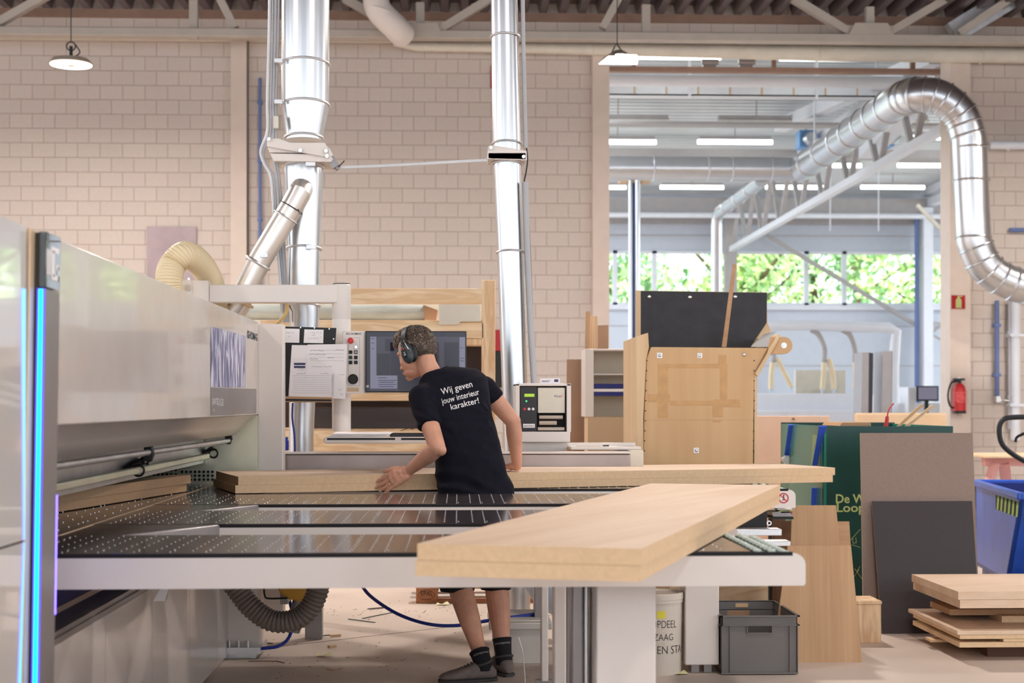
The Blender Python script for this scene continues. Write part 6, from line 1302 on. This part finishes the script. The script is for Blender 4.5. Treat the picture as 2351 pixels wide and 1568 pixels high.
sliver([(846, 1399), (890, 1395)], .03, 'black', 'short black strip on the floor touching the blue air hose')
sliver([(800, 1422), (830, 1426), (861, 1430)], .010, 'green_dark', 'dark green sliver crossing under another one, right of the grey hose')
sliver([(832, 1421), (865, 1414), (901, 1407)], .008, 'green_dark', 'thin green sliver slanting up to the right on the floor')
sliver([(604, 1476), (625, 1478)], .014, 'green_dark', 'dark sliver beside the machine foot')
sliver([(570, 1519), (635, 1519), (653, 1523)], .006, 'oak_dark', 'thin dark splinter on the shadow edge of the floor')
sliver([(749, 1537), (768, 1540), (785, 1536)], .006, 'mdf_dark', 'curved pale shaving on the shaded floor')
for (px, py, w, h, lb) in ((1017, 1389, .05, .02, 'crumpled pale yellow scrap on the floor beside the pallet'), (745, 1507, .05, .02, 'pale torn scrap on the floor near the shadow edge'), (1561, 1548, .045, .015, 'pale yellow scrap on the floor in front of the white bucket'), (560, 1513, .04, .0, 'pale scrap under the machine foot')):
    q = onz(px, py, 0); b = MB(); b.add([q+V(-w, -.01, .002), q+V(0, -.035, .002+h*.4), q+V(w, 0, .002), q+V(w*.6, .03, .003+h), q+V(-.2*w, .015, .004), q+V(-w*.8, .04, .003+h*.5)], [(0, 1, 4, 5), (1, 2, 3, 4)]); tag(b.build('paper_scrap', M['lime_scrap'] if 'lime_scrap' in M else mat('lime_scrap', rgb(232, 226, 180), .8)), lb, 'scrap', 'pale scraps on the floor')
b = MB()
for i in range(260):
    px, py = rn.uniform(600, 1300), rn.choice((rn.gauss(1405, 12), rn.uniform(1385, 1560)));
    if py < 1375: continue
    q = onz(px, py, 0)+V(0, 0, .001); a = rn.uniform(0, pi); s = rn.uniform(.002, .008); u = V(cos(a), sin(a), 0); v = V(-sin(a), cos(a), 0)*.35
    b.add([q-u*s-v*s, q+u*s-v*s, q+u*s+v*s, q-u*s+v*s, q+V(0, 0, .003)], [(0, 1, 4), (1, 2, 4), (2, 3, 4), (3, 0, 4)])
tag(b.build('sawdust_crumbs', M['oak_dark']), 'scattered dark sawdust crumbs on the floor under the tables', 'debris', kind='stuff')
# ------------------------------------------------------------------ the man
def evalmesh(b, voxel, smooth_it=6, smooth_f=.5, sub=0):
    me = bpy.data.meshes.new('tmp'); me.from_pydata([v for v in b.v], [], b.f); me.update()
    bm = bmesh.new(); bm.from_mesh(me); bmesh.ops.recalc_face_normals(bm, faces=bm.faces[:]); bm.to_mesh(me); bm.free()
    o = bpy.data.objects.new('tmp', me); COL.objects.link(o)
    r = o.modifiers.new('r', 'REMESH'); r.mode = 'VOXEL'; r.voxel_size = voxel
    s = o.modifiers.new('s', 'SMOOTH'); s.factor = smooth_f; s.iterations = smooth_it
    bpy.context.view_layer.update(); m2 = bpy.data.meshes.new_from_object(o.evaluated_get(bpy.context.evaluated_depsgraph_get()))
    bpy.data.objects.remove(o); bpy.data.meshes.remove(me); return m2
def put(name, me, m, parent, loc=None):
    org = ORG[parent.name] if parent else loc
    for v in me.vertices: v.co -= org
    me.materials.clear(); me.materials.append(m)
    me.polygons.foreach_set('use_smooth', [True]*len(me.polygons)); me.update(); me.name = name
    o = bpy.data.objects.new(name, me); COL.objects.link(o)
    if parent: o.parent = parent
    else: o.location = org
    ORG[o.name] = Vector(org); return o
def caps(b, pts, rs, seg=16, n=4):
    """tapered limb with rounded ends through the points"""
    P_ = smoothpath(pts, n) if len(pts) > 2 else [Vector(p) for p in pts]; N_ = len(P_); R = []
    for i in range(N_):
        t = i/(N_-1)*(len(rs)-1); k = min(int(t), len(rs)-2); R.append(rs[k]+(rs[k+1]-rs[k])*(t-k))
    b.tube(P_, R, seg); b.ball(P_[0], R[0]*.99, seg, 8); b.ball(P_[-1], R[-1]*.99, seg, 8)
def loft(b, secs, seg=32, p=2.4):
    vs = []
    for (c, a, d) in secs:
        c, a, d = Vector(c), Vector(a), Vector(d)
        for k in range(seg):
            t = 2*pi*k/seg; ct, st = cos(t), sin(t)
            vs.append(c+a*(abs(ct)**(2/p)*(1 if ct > 0 else -1))+d*(abs(st)**(2/p)*(1 if st > 0 else -1)))
    n = len(secs); fs = [(i*seg+k, i*seg+(k+1) % seg, (i+1)*seg+(k+1) % seg, (i+1)*seg+k) for i in range(n-1) for k in range(seg)]
    fs += [list(range(seg))[::-1], [(n-1)*seg+k for k in range(seg)]]; b.add(vs, fs)
def secs_from(rows, grow=0.):
    out = []
    for (px, py, hw, Y, dp, yaw, tilt) in rows:
        c = at(px, py, Y); w = hw/F*Y/cos(radians(yaw))+grow; y_, t_ = radians(yaw), radians(tilt)
        a = V(cos(y_)*cos(t_), sin(y_)*cos(t_), sin(t_)); nrm = V(0, 0, 1); d = V(-sin(y_), cos(y_), -.25).normalized(); d = (d-a*d.dot(a)).normalized()
        out.append((c, a*w, d*(dp+grow)))
    return out
torso = [(1092, 1190, 82, 7.68, .125, 6, 0), (1091, 1145, 79, 7.68, .125, 8, 2), (1087, 1100, 74, 7.69, .12, 10, 6), (1076, 1050, 67, 7.71, .112, 13, 9), (1063, 1000, 67, 7.74, .115, 16, 12), (1050, 955, 70, 7.78, .122, 20, 15), (1040, 920, 76, 7.81, .12, 23, 16), (1034, 893, 78, 7.84, .105, 24, 17), (1026, 872, 66, 7.86, .08, 24, 17), (1012, 858, 40, 7.87, .06, 24, 14), (996, 850, 24, 7.88, .05, 24, 8)]
shL, shR = at(966, 912, 7.72), at(1112, 890, 7.95)
elL, wrL = at(1004, 1028, 7.50), at(938, 1081, 7.665)
elR, wrR = at(1178, 968, 7.98), at(1187, 1066, 8.05)
hC = at(957, 811, 7.92); HS = 1.12
fw = V(-.80, .50, -.37).normalized(); lt = V(-.52, -.85, 0.06); lt = (lt-fw*lt.dot(fw)).normalized(); upv = fw.cross(lt).normalized()
if upv.z < 0: upv = -upv
def hp(l, f, u): return hC+(lt*l+fw*f+upv*u)*HS
HM = Matrix((lt, fw, upv)).transposed()
body = MB()
loft(body, secs_from(torso[:-1], -.012))
# head
def hb(l, f, u, a, c_, d): body.ball(hp(l, f, u), (a*HS, c_*HS, d*HS), 20, 14, HM)
hb(0, -.008, .028, .074, .094, .082); hb(0, .03, -.02, .062, .066, .08); hb(0, .045, -.075, .046, .044, .032); hb(0, .078, -.094, .02, .018, .016)
hb(0, .072, .022, .05, .022, .02); hb(.036, .058, -.028, .022, .022, .022); hb(-.036, .058, -.028, .022, .022, .022)
caps(body, [hp(0, .086, .004), hp(0, .096, -.02), hp(0, .105, -.036)], [.008, .009, .011]); hb(.010, .096, -.041, .007, .009, .006); hb(-.010, .096, -.041, .007, .009, .006)
hb(0, .094, -.064, .022, .009, .006); hb(0, .092, -.074, .019, .009, .006)
for s_ in (1, -1): hb(s_*.077, -.005, -.012, .008, .018, .03)
caps(body, [hp(0, -.03, -.03), hp(0, -.035, -.08), at(992, 862, 7.88), at(1005, 885, 7.87)], [.058, .054, .057, .075], 20)
# arms
def arm(sh, el, wr, r):
    caps(body, [sh, sh.lerp(el, .5)+V(0, 0, 0), el], [r[0], r[1], r[2]], 18)
    m = el.lerp(wr, .3); caps(body, [el, m, el.lerp(wr, .7), wr], [r[2], r[3], r[4], r[5]], 18)
arm(shL, elL, wrL, [.056, .05, .043, .046, .034, .027]); arm(shR, elR, wrR, [.056, .05, .041, .044, .034, .027])
body.ball(elL+V(.018, -.012, -.012), .03, 12, 8); body.ball(elR+V(.014, -.01, .006), .028, 12, 8)
def hand(b, wr, d, back, thumb_side, spread=.1, curl=(.1, .1, .1), sc=1.):
    d = Vector(d).normalized(); back = Vector(back); back = (back-d*back.dot(d)).normalized(); side = Vector(thumb_side); side = (side-d*side.dot(d)-back*side.dot(back)).normalized()
    palm = wr+d*.05*sc
    for (u, w, r) in ((.0, 0, .026), (.025, .012, .022), (.025, -.012, .021), (.055, .026, .0165), (.058, .009, .0165), (.056, -.009, .016), (.052, -.026, .015), (.08, .028, .0125), (.084, .009, .013), (.082, -.01, .0125), (.076, -.028, .0115)):
        b.ball(wr+d*u*sc+side*w*sc, r*sc, 14, 9)
    for k in range(4):
        w = (.03, .010, -.010, -.030)[k]; w0 = (.018, .006, -.006, -.018)[k]; caps(b, [wr+d*.01*sc+side*w0*sc, wr+d*(.086-.004*abs(k-1))*sc+side*w*sc], [.02*sc, .0115*sc], 12)
    tips = []
    for k, (w, L_) in enumerate(((.030, .074), (.010, .083), (-.010, .077), (-.029, .060))):
        w = w*1.0
        base = wr+d*(.086-.004*abs(k-1))*sc+side*w*sc; a = (1.5-k)*spread; dd = (d*cos(a)+side*sin(a)).normalized(); p = base; pts = [p]; c_ = 0
        for j, f_ in enumerate((.45, .3, .25)):
            c_ += curl[j]; p = p+(dd*cos(c_)-back*sin(c_))*L_*f_*sc; pts.append(p)
        caps(b, pts, [.0092*sc, .0084*sc, .0078*sc, .0068*sc], 12, 3); tips.append((pts[-1], (pts[-1]-pts[-2]).normalized(), back, w))
    tb = wr+d*.022*sc+side*.024*sc; ta = (d*.72+side*.66-back*.1).normalized(); tc_ = (d*.95+side*.22-back*.1).normalized()
    caps(b, [tb, tb+ta*.035*sc, tb+ta*.035*sc+tc_*.028*sc, tb+ta*.035*sc+tc_*.052*sc], [.0175*sc, .0125*sc, .0105*sc, .0088*sc], 12, 3)
    tips.append((tb+ta*.035*sc+tc_*.052*sc, tc_, back, 9)); return tips
dL = at(857, 1128, 7.70)-wrL
tipsL = hand(body, wrL+dL.normalized()*.012, dL, (-.15, -1, .35), (-.3, 0, 1), .05, (.04, .08, .08), 1.1)
wR2 = V(wrR.x, wrR.y+.005, 1.0165+.029)
tipsR = hand(body, wR2+V(-.005, 0, 0), (-.5, .86, -.08), (0, 0, 1), (-.86, -.5, 0), .12, (.04, .1, .1))
caps(body, [wrR, wR2], [.027, .026], 14)
# legs
hiL, knL, anL = at(1052, 1200, 7.68), at(1052, 1335, 7.60), at(1109, 1524, 7.40)
hiR, knR, anR = at(1128, 1200, 7.70), at(1139, 1335, 7.66), at(1157, 1512, 7.56)
for (h_, k_, a_) in ((hiL, knL, anL), (hiR, knR, anR)):
    caps(body, [h_, k_], [.085, .062], 18)
    ax = (a_-k_); caps(body, [k_, k_+ax*.22+V(0, -.008, 0), k_+ax*.45+V(0, -.006, 0), k_+ax*.75, a_], [.062, .062, .056, .040, .037], 18, 5)
    body.ball(k_+V(0, .02, 0), .055, 14, 9)
    caps(body, [a_, V(a_.x, a_.y, .05)], [.037, .035], 14)
loc = V(at(1095, 1500, 7.6).x, 7.6, 0)
me = evalmesh(body, .0036, 4, .5)
rootm = put('person', me, M['skin'], None, loc)
tag(rootm, 'man in a black t-shirt and shorts with ear defenders, leaning over the long boards', 'person')
MAN = rootm
# nails
b = MB()
for (p, d_, bk, w) in tipsL+tipsR:
    s_ = d_.cross(bk).normalized(); c = p+bk*.0062-d_*.001; b.ball(c, (.0048, .0062, .0016), 10, 6, Matrix((s_, d_, bk)).transposed())
b.build('fingernails', MATS.get('nail') or mat('nail', rgb(226, 180, 160), .3), MAN, smooth=80)
b = MB(); p = tipsL[2][0]; 
rp = wrL+dL.normalized()*.012; d_ = dL.normalized(); bk = V(-.15, -1, .35); bk = (bk-d_*bk.dot(d_)).normalized(); sd = V(-.3, 0, 1); sd = (sd-d_*sd.dot(d_)-bk*sd.dot(bk)).normalized()
b.ring(rp+d_*.106-sd*.0115, .0128, .0015, d_, 20, 6); b.build('finger_ring', M['gold_ring'], MAN, smooth=80)
# face details
b = MB()
for s_ in (1, -1): b.ball(hp(s_*.03, .069, -.002), .0115, 14, 9)
b.build('eyes', M['print_white'], MAN, smooth=80)
b = MB()
for s_ in (1, -1): b.ball(hp(s_*.03, .0772, -.002), (.0052, .0045, .0052), 10, 7, HM)
b.build('irises', M['ink_black'], MAN, smooth=80)
b = MB()
for s_ in (1, -1): b.tube(smoothpath([hp(s_*.014, .088, .016), hp(s_*.03, .088, .021), hp(s_*.046, .076, .016)], 4), .0035, 6)
b.build('eyebrows', M['hair'], MAN)
b = MB(); b.ball(hp(0, .1005, -.069), (.02, .004, .006), 12, 8, HM); b.build('lips', MATS.get('lip') or mat('lip', rgb(190, 110, 104), .5), MAN, smooth=80)
# hair: cap plus curls
def hsurf(l, f, u, k=1.0): return hp(l*.074*k, -.008+f*.094*k, .028+u*.082*k)
b = MB(); seg, rg_ = 40, 26; vs = []
for i in range(rg_+1):
    ph = pi*i/rg_
    for k in range(seg):
        t_ = 2*pi*k/seg; n_ = V(sin(ph)*cos(t_), sin(ph)*sin(t_), cos(ph))
        lim = -.86 if n_.y < -.3 else (-.05 if n_.y < .35 else .42)
        lim = lim if n_.y > .35 or n_.y < -.3 else -.86+(n_.y+.3)/.65*.81
        k_ = 1.075+.035*noise.noise(n_*7)+.06*max(0, n_.z-.2)+.05*max(0, n_.y*n_.z*2)
        if n_.z < lim: k_ = .93
        vs.append(hsurf(n_.x, n_.y, n_.z, k_))
b.add(vs, [(i*seg+k, (i+1)*seg+k, (i+1)*seg+(k+1) % seg, i*seg+(k+1) % seg) for i in range(rg_) for k in range(seg)])
b.build('hair', M['hair'], MAN, smooth=80)
rn = random.Random(5); b = MB()
for i in range(3200):
    while True:
        n_ = V(rn.gauss(0, 1), rn.gauss(0, 1), rn.gauss(0, 1)).normalized()
        if n_.z > (.40 if n_.y > .3 else (-.8 if n_.y < -.35 else -.1)): break
    top = max(0, n_.z)*(.55+.75*max(0, n_.y)); L_ = .007+.034*top+.02*max(0, n_.y)*max(0, n_.z); k0 = 1.07+.07*max(0, n_.z-.2)+.07*max(0, n_.y)*max(0, n_.z)
    base = hsurf(n_.x, n_.y, n_.z, k0); nn_ = (HM @ n_).normalized(); tn = nn_.orthogonal().normalized(); tn = Matrix.Rotation(rn.uniform(0, 2*pi), 3, nn_) @ tn; bn = nn_.cross(tn); pts = []
    R = .003+.0065*top; m_ = 7
    for j in range(m_): a = j*.9; pts.append(base+nn_*(L_*j/m_*(.45+.55*top))+tn*(R*cos(a)-R)+bn*R*sin(a)+(-upv)*(0 if top > .25 else L_*j/m_*.9))
    b.m = 1 if (n_.y > .1 and rn.random() < .55) or rn.random() < .12 else 0
    b.tube(pts, [.0013]*(m_-1)+[.0005], 4, caps=False)
b.build('hair_curls', [M['hair'], M['hair_light']], MAN, smooth=80)
# ear defenders
for s_, nm_ in ((1, 'ear_cup'), (-1, 'ear_cup')):
    b = MB(); c = hp(s_*.102, -.012, -.016); b.ball(c, (.025, .036, .056), 22, 14, HM); 
    o = b.build('ear_cup', M['muff'], MAN, smooth=80)
    c2 = hp(s_*.086, -.024, -.016); q = MB(); q.ball(c2, (.018, .038, .052), 20, 12, HM); q.build('ear_cushion', M['muff_black'], o, smooth=80)
    if s_ == 1:
        q = MB(); vs = []; cc = hp(.1265, -.012, -.012)
        q.ball(cc, (.002, .014, .03), 16, 8, HM); q.build('control_pad', M['black'], o, smooth=80)
        q = MB(); q.ball(hp(.1285, -.013, .004), (.0012, .007, .0045), 10, 6, HM); q.build('red_mark', M['red'], o, smooth=80)
        q = MB(); 
        for uu in (-.012, -.02, -.026): q.ball(hp(.1278, -.013, uu), (.001, .008, .0018), 10, 6, HM)
        q.build('white_marks', M['print_white'], o, smooth=80)
b = MB(); N_ = 24; vs = []
for i in range(N_+1):
    a = -.12+(pi+.24)*i/N_; l_ = cos(a); u_ = sin(a); wd = .017*(.75+.35*sin(min(pi, max(0, a))))
    c = hp(l_*.1, -.004-.004, .012+u_*.122); out = (lt*l_+upv*u_*1.).normalized()
    vs += [c-fw*wd-out*.003, c+fw*wd-out*.003, c+fw*wd+out*.004, c-fw*wd+out*.004]
b.add(vs, [(4*i+j, 4*i+(j+1) % 4, 4*i+4+(j+1) % 4, 4*i+4+j) for i in range(N_) for j in range(4)]+[(0, 1, 2, 3), (4*N_+3, 4*N_+2, 4*N_+1, 4*N_)])
hbnd = b.build('headband', M['muff_black'], MAN, bev=.002)
for s_ in (1, -1):
    b = MB()
    for f_ in (-.022, .014): b.tube(smoothpath([hp(s_*.1, f_*.4-.004, .052), hp(s_*.112, f_, .035), hp(s_*.116, f_*1.3-.004, .0), hp(s_*.112, f_*1.2-.004, -.01)], 4), .002, 6)
    b.build('wire_yoke', M['screw'], MAN)
b = MB(); b.ring(hp(.112, -.012, .046), .012, .0016, lt, 18, 6); b.tube(smoothpath([hp(.112, -.012, .034), hp(.118, -.01, .02), hp(.117, -.008, .01)], 4), .0022, 6); b.tube(smoothpath([hp(-.1, -.03, .06), hp(-.13, -.04, .05), hp(-.13, -.03, .02), hp(-.115, -.02, .01)], 5), .0022, 6); b.build('cord', M['muff_black'], MAN)
# shirt
sh = MB(); rows = torso[1:]
loft(sh, secs_from([(1092, 1162, 82, 7.68, .135, 8, 2)]+rows[:-1]+[(1004, 853, 27, 7.88, .056, 24, 12)], .012), 36)
def sleeve(sh0, sh1, el, f_, r0_, r1_):
    p = sh0.lerp(el, f_); caps(sh, [sh1, sh0], [r0_, r0_], 20); sh.tube(smoothpath([sh0, sh0.lerp(p, .5), p], 4), [r0_+(r1_-r0_)*i/8 for i in range(9)], 22)
    return p, (el-sh0).normalized()
pL, dLs = sleeve(shL, shL.lerp(shR, .25), elL, .58, .064, .057); pR, dRs = sleeve(shR, shR.lerp(shL, .25), elR, .36, .062, .057)
loft(sh, [(shL.lerp(shR, .12)+V(0, 0, .02), lt*.06, V(0, 0, .05)), (shR.lerp(shL, .12)+V(0, 0, .015), lt*.06, V(0, 0, .05))], 16)
me = evalmesh(sh, .0065, 10, .6)
# cloth folds: displaced along the surface normal, stronger at the waist, armpits and sleeves
me.update(); nr = [v.normal.copy() for v in me.vertices]
wz = at(1090, 1110, 7.6).z
ax0, ax1 = at(1000, 965, 7.62), at(1125, 950, 7.8)
for v, n_ in zip(me.vertices, nr):
    c = v.co; low = max(0, min(1, (wz+.24-c.z)/.24)); mid = max(0, min(1, (wz+.42-c.z)/.3))
    w1 = noise.noise(V(c.x*2.5, c.y*2, c.z*2))*1.2
    f1 = (abs(noise.noise(V(c.x*2.2+w1*.4, c.y*2.2, (c.z+c.x*.35)*13+w1)))*-2+.6)*.017*low
    f1 += (abs(noise.noise(V((c.x+c.z*.9)*7+w1, c.y*3, (c.z-c.x*.8)*2.5)))*-2+.6)*.010*mid
    for A_p, sg in ((ax0, 1), (ax1, -1)):
        dd_ = c-A_p; r_ = dd_.length; an = math.atan2(dd_.z, dd_.x*sg); f1 += sin(an*9+w1*3)*.004*min(1, max(0, r_-.03)/.05)*max(0, 1-abs(r_-.1)/.12)*(1 if dd_.z < .06 else .3)
    for P_p in (pL, pR):
        r_ = (c-P_p).length
        if r_ < .14: f1 += (abs(noise.noise(V((c.z+c.x)*16, c.y*9, (c.z-c.x)*7)))*-2+.6)*.005*(1-r_/.14)
    f1 += noise.noise(V(c.x*30, c.y*30, c.z*30))*.0009
    v.co = c+n_*f1
me.update()
shirt = put('shirt', me, M['shirt'], MAN)
so_ = shirt.modifiers.new('cloth', 'SOLIDIFY'); so_.thickness = .003; so_.offset = 1
b = MB(); c = at(1000, 856, 7.885); nk = (hp(0, -.035, -.08)-at(1005, 885, 7.87)).normalized()



b.ring(at(1001, 858, 7.882), .074, .0065, nk, 40, 8); b.build('collar', M['shirt'], shirt, smooth=80)
# printed lettering: laid on the cloth by dropping every point straight onto it (along +Y)
bmv = [v.co+ORG[MAN.name] for v in shirt.data.vertices]; bv = BVHTree.FromPolygons(bmv, [list(p.vertices) for p in shirt.data.polygons])
def shirtprint(body_, pa, pb, hpx, shear=.0, bold=.0):
    Yp_ = 7.62; A0, A1 = at(*pa, Yp_), at(*pb, Yp_); vs, fs = textmesh(body_, 1., bold=bold, shear=shear)
    x0, x1 = min(v.x for v in vs), max(v.x for v in vs); u = (A1-A0); w = V(-u.z, 0, u.x).normalized()
    kh = hpx/F*Yp_/.72; b = MB(); out = []
    for v in vs:
        p = A0+u*((v.x-x0)/(x1-x0))+w*(v.y*kh); hit = bv.ray_cast(V(p.x, 6.5, p.z), V(0, 1, 0))
        out.append((hit[0] if hit[0] else p)+V(0, -.0055, 0))
    b.add(out, fs); return b.build('slogan', M['print_white'], shirt)
shirtprint('Wij geven', (1014, 906), (1086, 887), 15, bold=.006)
shirtprint('jouw interieur', (1015, 928), (1102, 905), 14, bold=.006)
shirtprint('karakter!', (1036, 941), (1101, 925), 14, bold=.006)
# shorts
st = MB()
loft(st, secs_from([(1091, 1110, 72, 7.69, .118, 8, 2), (1091, 1150, 80, 7.68, .13, 7, 0), (1092, 1190, 84, 7.68, .135, 5, 0), (1092, 1225, 84, 7.68, .125, 4, 0)], .006))
caps(st, [hiL+V(0, 0, .02), knL+V(-.005, 0, -.01)], [.107, .098], 20); caps(st, [hiR+V(0, 0, .02), knR+V(.0, 0, -.005)], [.104, .086], 20)
me = evalmesh(st, .008, 8, .6); me.update(); nr = [v.normal.copy() for v in me.vertices]
for v, n_ in zip(me.vertices, nr): v.co += n_*noise.noise(V(v.co.x*12, v.co.y*12, v.co.z*5))*.007
bmx = bmesh.new(); bmx.from_mesh(me)
bmesh.ops.bisect_plane(bmx, geom=bmx.verts[:]+bmx.edges[:]+bmx.faces[:], plane_co=V(0, 0, Z_(1356, 7.6)), plane_no=V(0, 0, -1), clear_outer=True); bmx.to_mesh(me); bmx.free()
o = put('shorts', me, M['shorts'], MAN); q = o.modifiers.new('cloth', 'SOLIDIFY'); q.thickness = .004
# socks and shoes
def sock(k_, a_, f_, r):
    b = MB(); ax = (k_-a_).normalized(); top = a_+ax*f_
    b.tube([top+ax*.0, top-ax*.002, a_+ax*.03, a_, V(a_.x, a_.y, .055)], [r[0], r[0]+.002, r[1], r[1]+.002, r[2]], 24)
    b.ring(top-ax*.006, r[0], .004, ax, 24, 6); o = b.build('sock', M['sock'], MAN, smooth=80); return o, top, ax
s1_, t1, a1_ = sock(knL, anL, .072, (.049, .046, .045)); s2_, t2, a2_ = sock(knR, anR, .105, (.047, .042, .044))
def socktext(sk, top, ax, r, body_, ph0):
    vs, fs = textmesh(body_, 1.); x0, x1 = min(v.x for v in vs), max(v.x for v in vs); e1 = V(1, 0, 0); e1 = (e1-ax*e1.dot(ax)).normalized(); e2 = ax.cross(e1)
    if e2.y > 0: e2 = -e2
    b = MB(); out = []
    for v in vs: a = ph0+(v.x-x0)/(x1-x0)*1.9; out.append(top-ax*(.034-v.y*.012)+e1*sin(a)*r+e2*cos(a)*r)
    b.add(out, fs); b.build('sock_lettering', M['hall_steel'], sk)
socktext(s1_, t1, a1_, .0505, 'JACK&JONES', -.95); socktext(s2_, t2, a2_, .0475, 'JACK&JONES', -.95)
def shoe(a_, d, label=None, L_=.29):
    d = Vector(d).normalized(); s_ = V(-d.y, d.x, 0); o_ = V(a_.x, a_.y, 0)-d*.065; b = MB(); rows_ = []
    for (t_, w, h0, h1) in ((0, .022, .02, .055), (.02, .034, .012, .082), (.06, .038, .012, .098), (.11, .040, .012, .095), (.15, .043, .012, .08), (.19, .048, .012, .066), (.23, .047, .012, .056), (.265, .037, .014, .045), (.285, .018, .018, .034)):
        c = o_+d*t_+V(0, 0, (h0+h1)/2); rows_.append((c, s_*w, V(0, 0, (h1-h0)/2)))
    loft(b, rows_, 24, 2.6); sh_ = b.build('shoe', M['shoe'], MAN, smooth=60)
    b = MB(); rows_ = [(o_+d*t_+V(0, 0, .009), s_*(w+.004), V(0, 0, .009)) for (t_, w) in ((-.004, .02), (.02, .036), (.06, .04), (.11, .041), (.15, .045), (.19, .05), (.23, .049), (.268, .038), (.29, .016))]
    loft(b, rows_, 24, 3); b.build('sole', M['shoe_sole'], sh_)
    b = MB(); b.ring(V(a_.x, a_.y, .092)-d*.0, .043, .007, (d*.3+V(0, 0, 1)), 24, 8); b.build('collar', M['shoe_sole'], sh_, smooth=80)
    b = MB()
    for k in range(5): t_ = .125+.017*k; c = o_+d*t_+V(0, 0, .094-.0075*k); b.tube([c-s_*.018-V(0, 0, .004), c+V(0, 0, .002), c+s_*.018-V(0, 0, .004)], .0026, 6)
    b.build('laces', M['black'], sh_); return sh_, o_, d, s_
shoe(anL, (-.97, -.2, 0)); shoe(anR, (-.45, .88, 0))
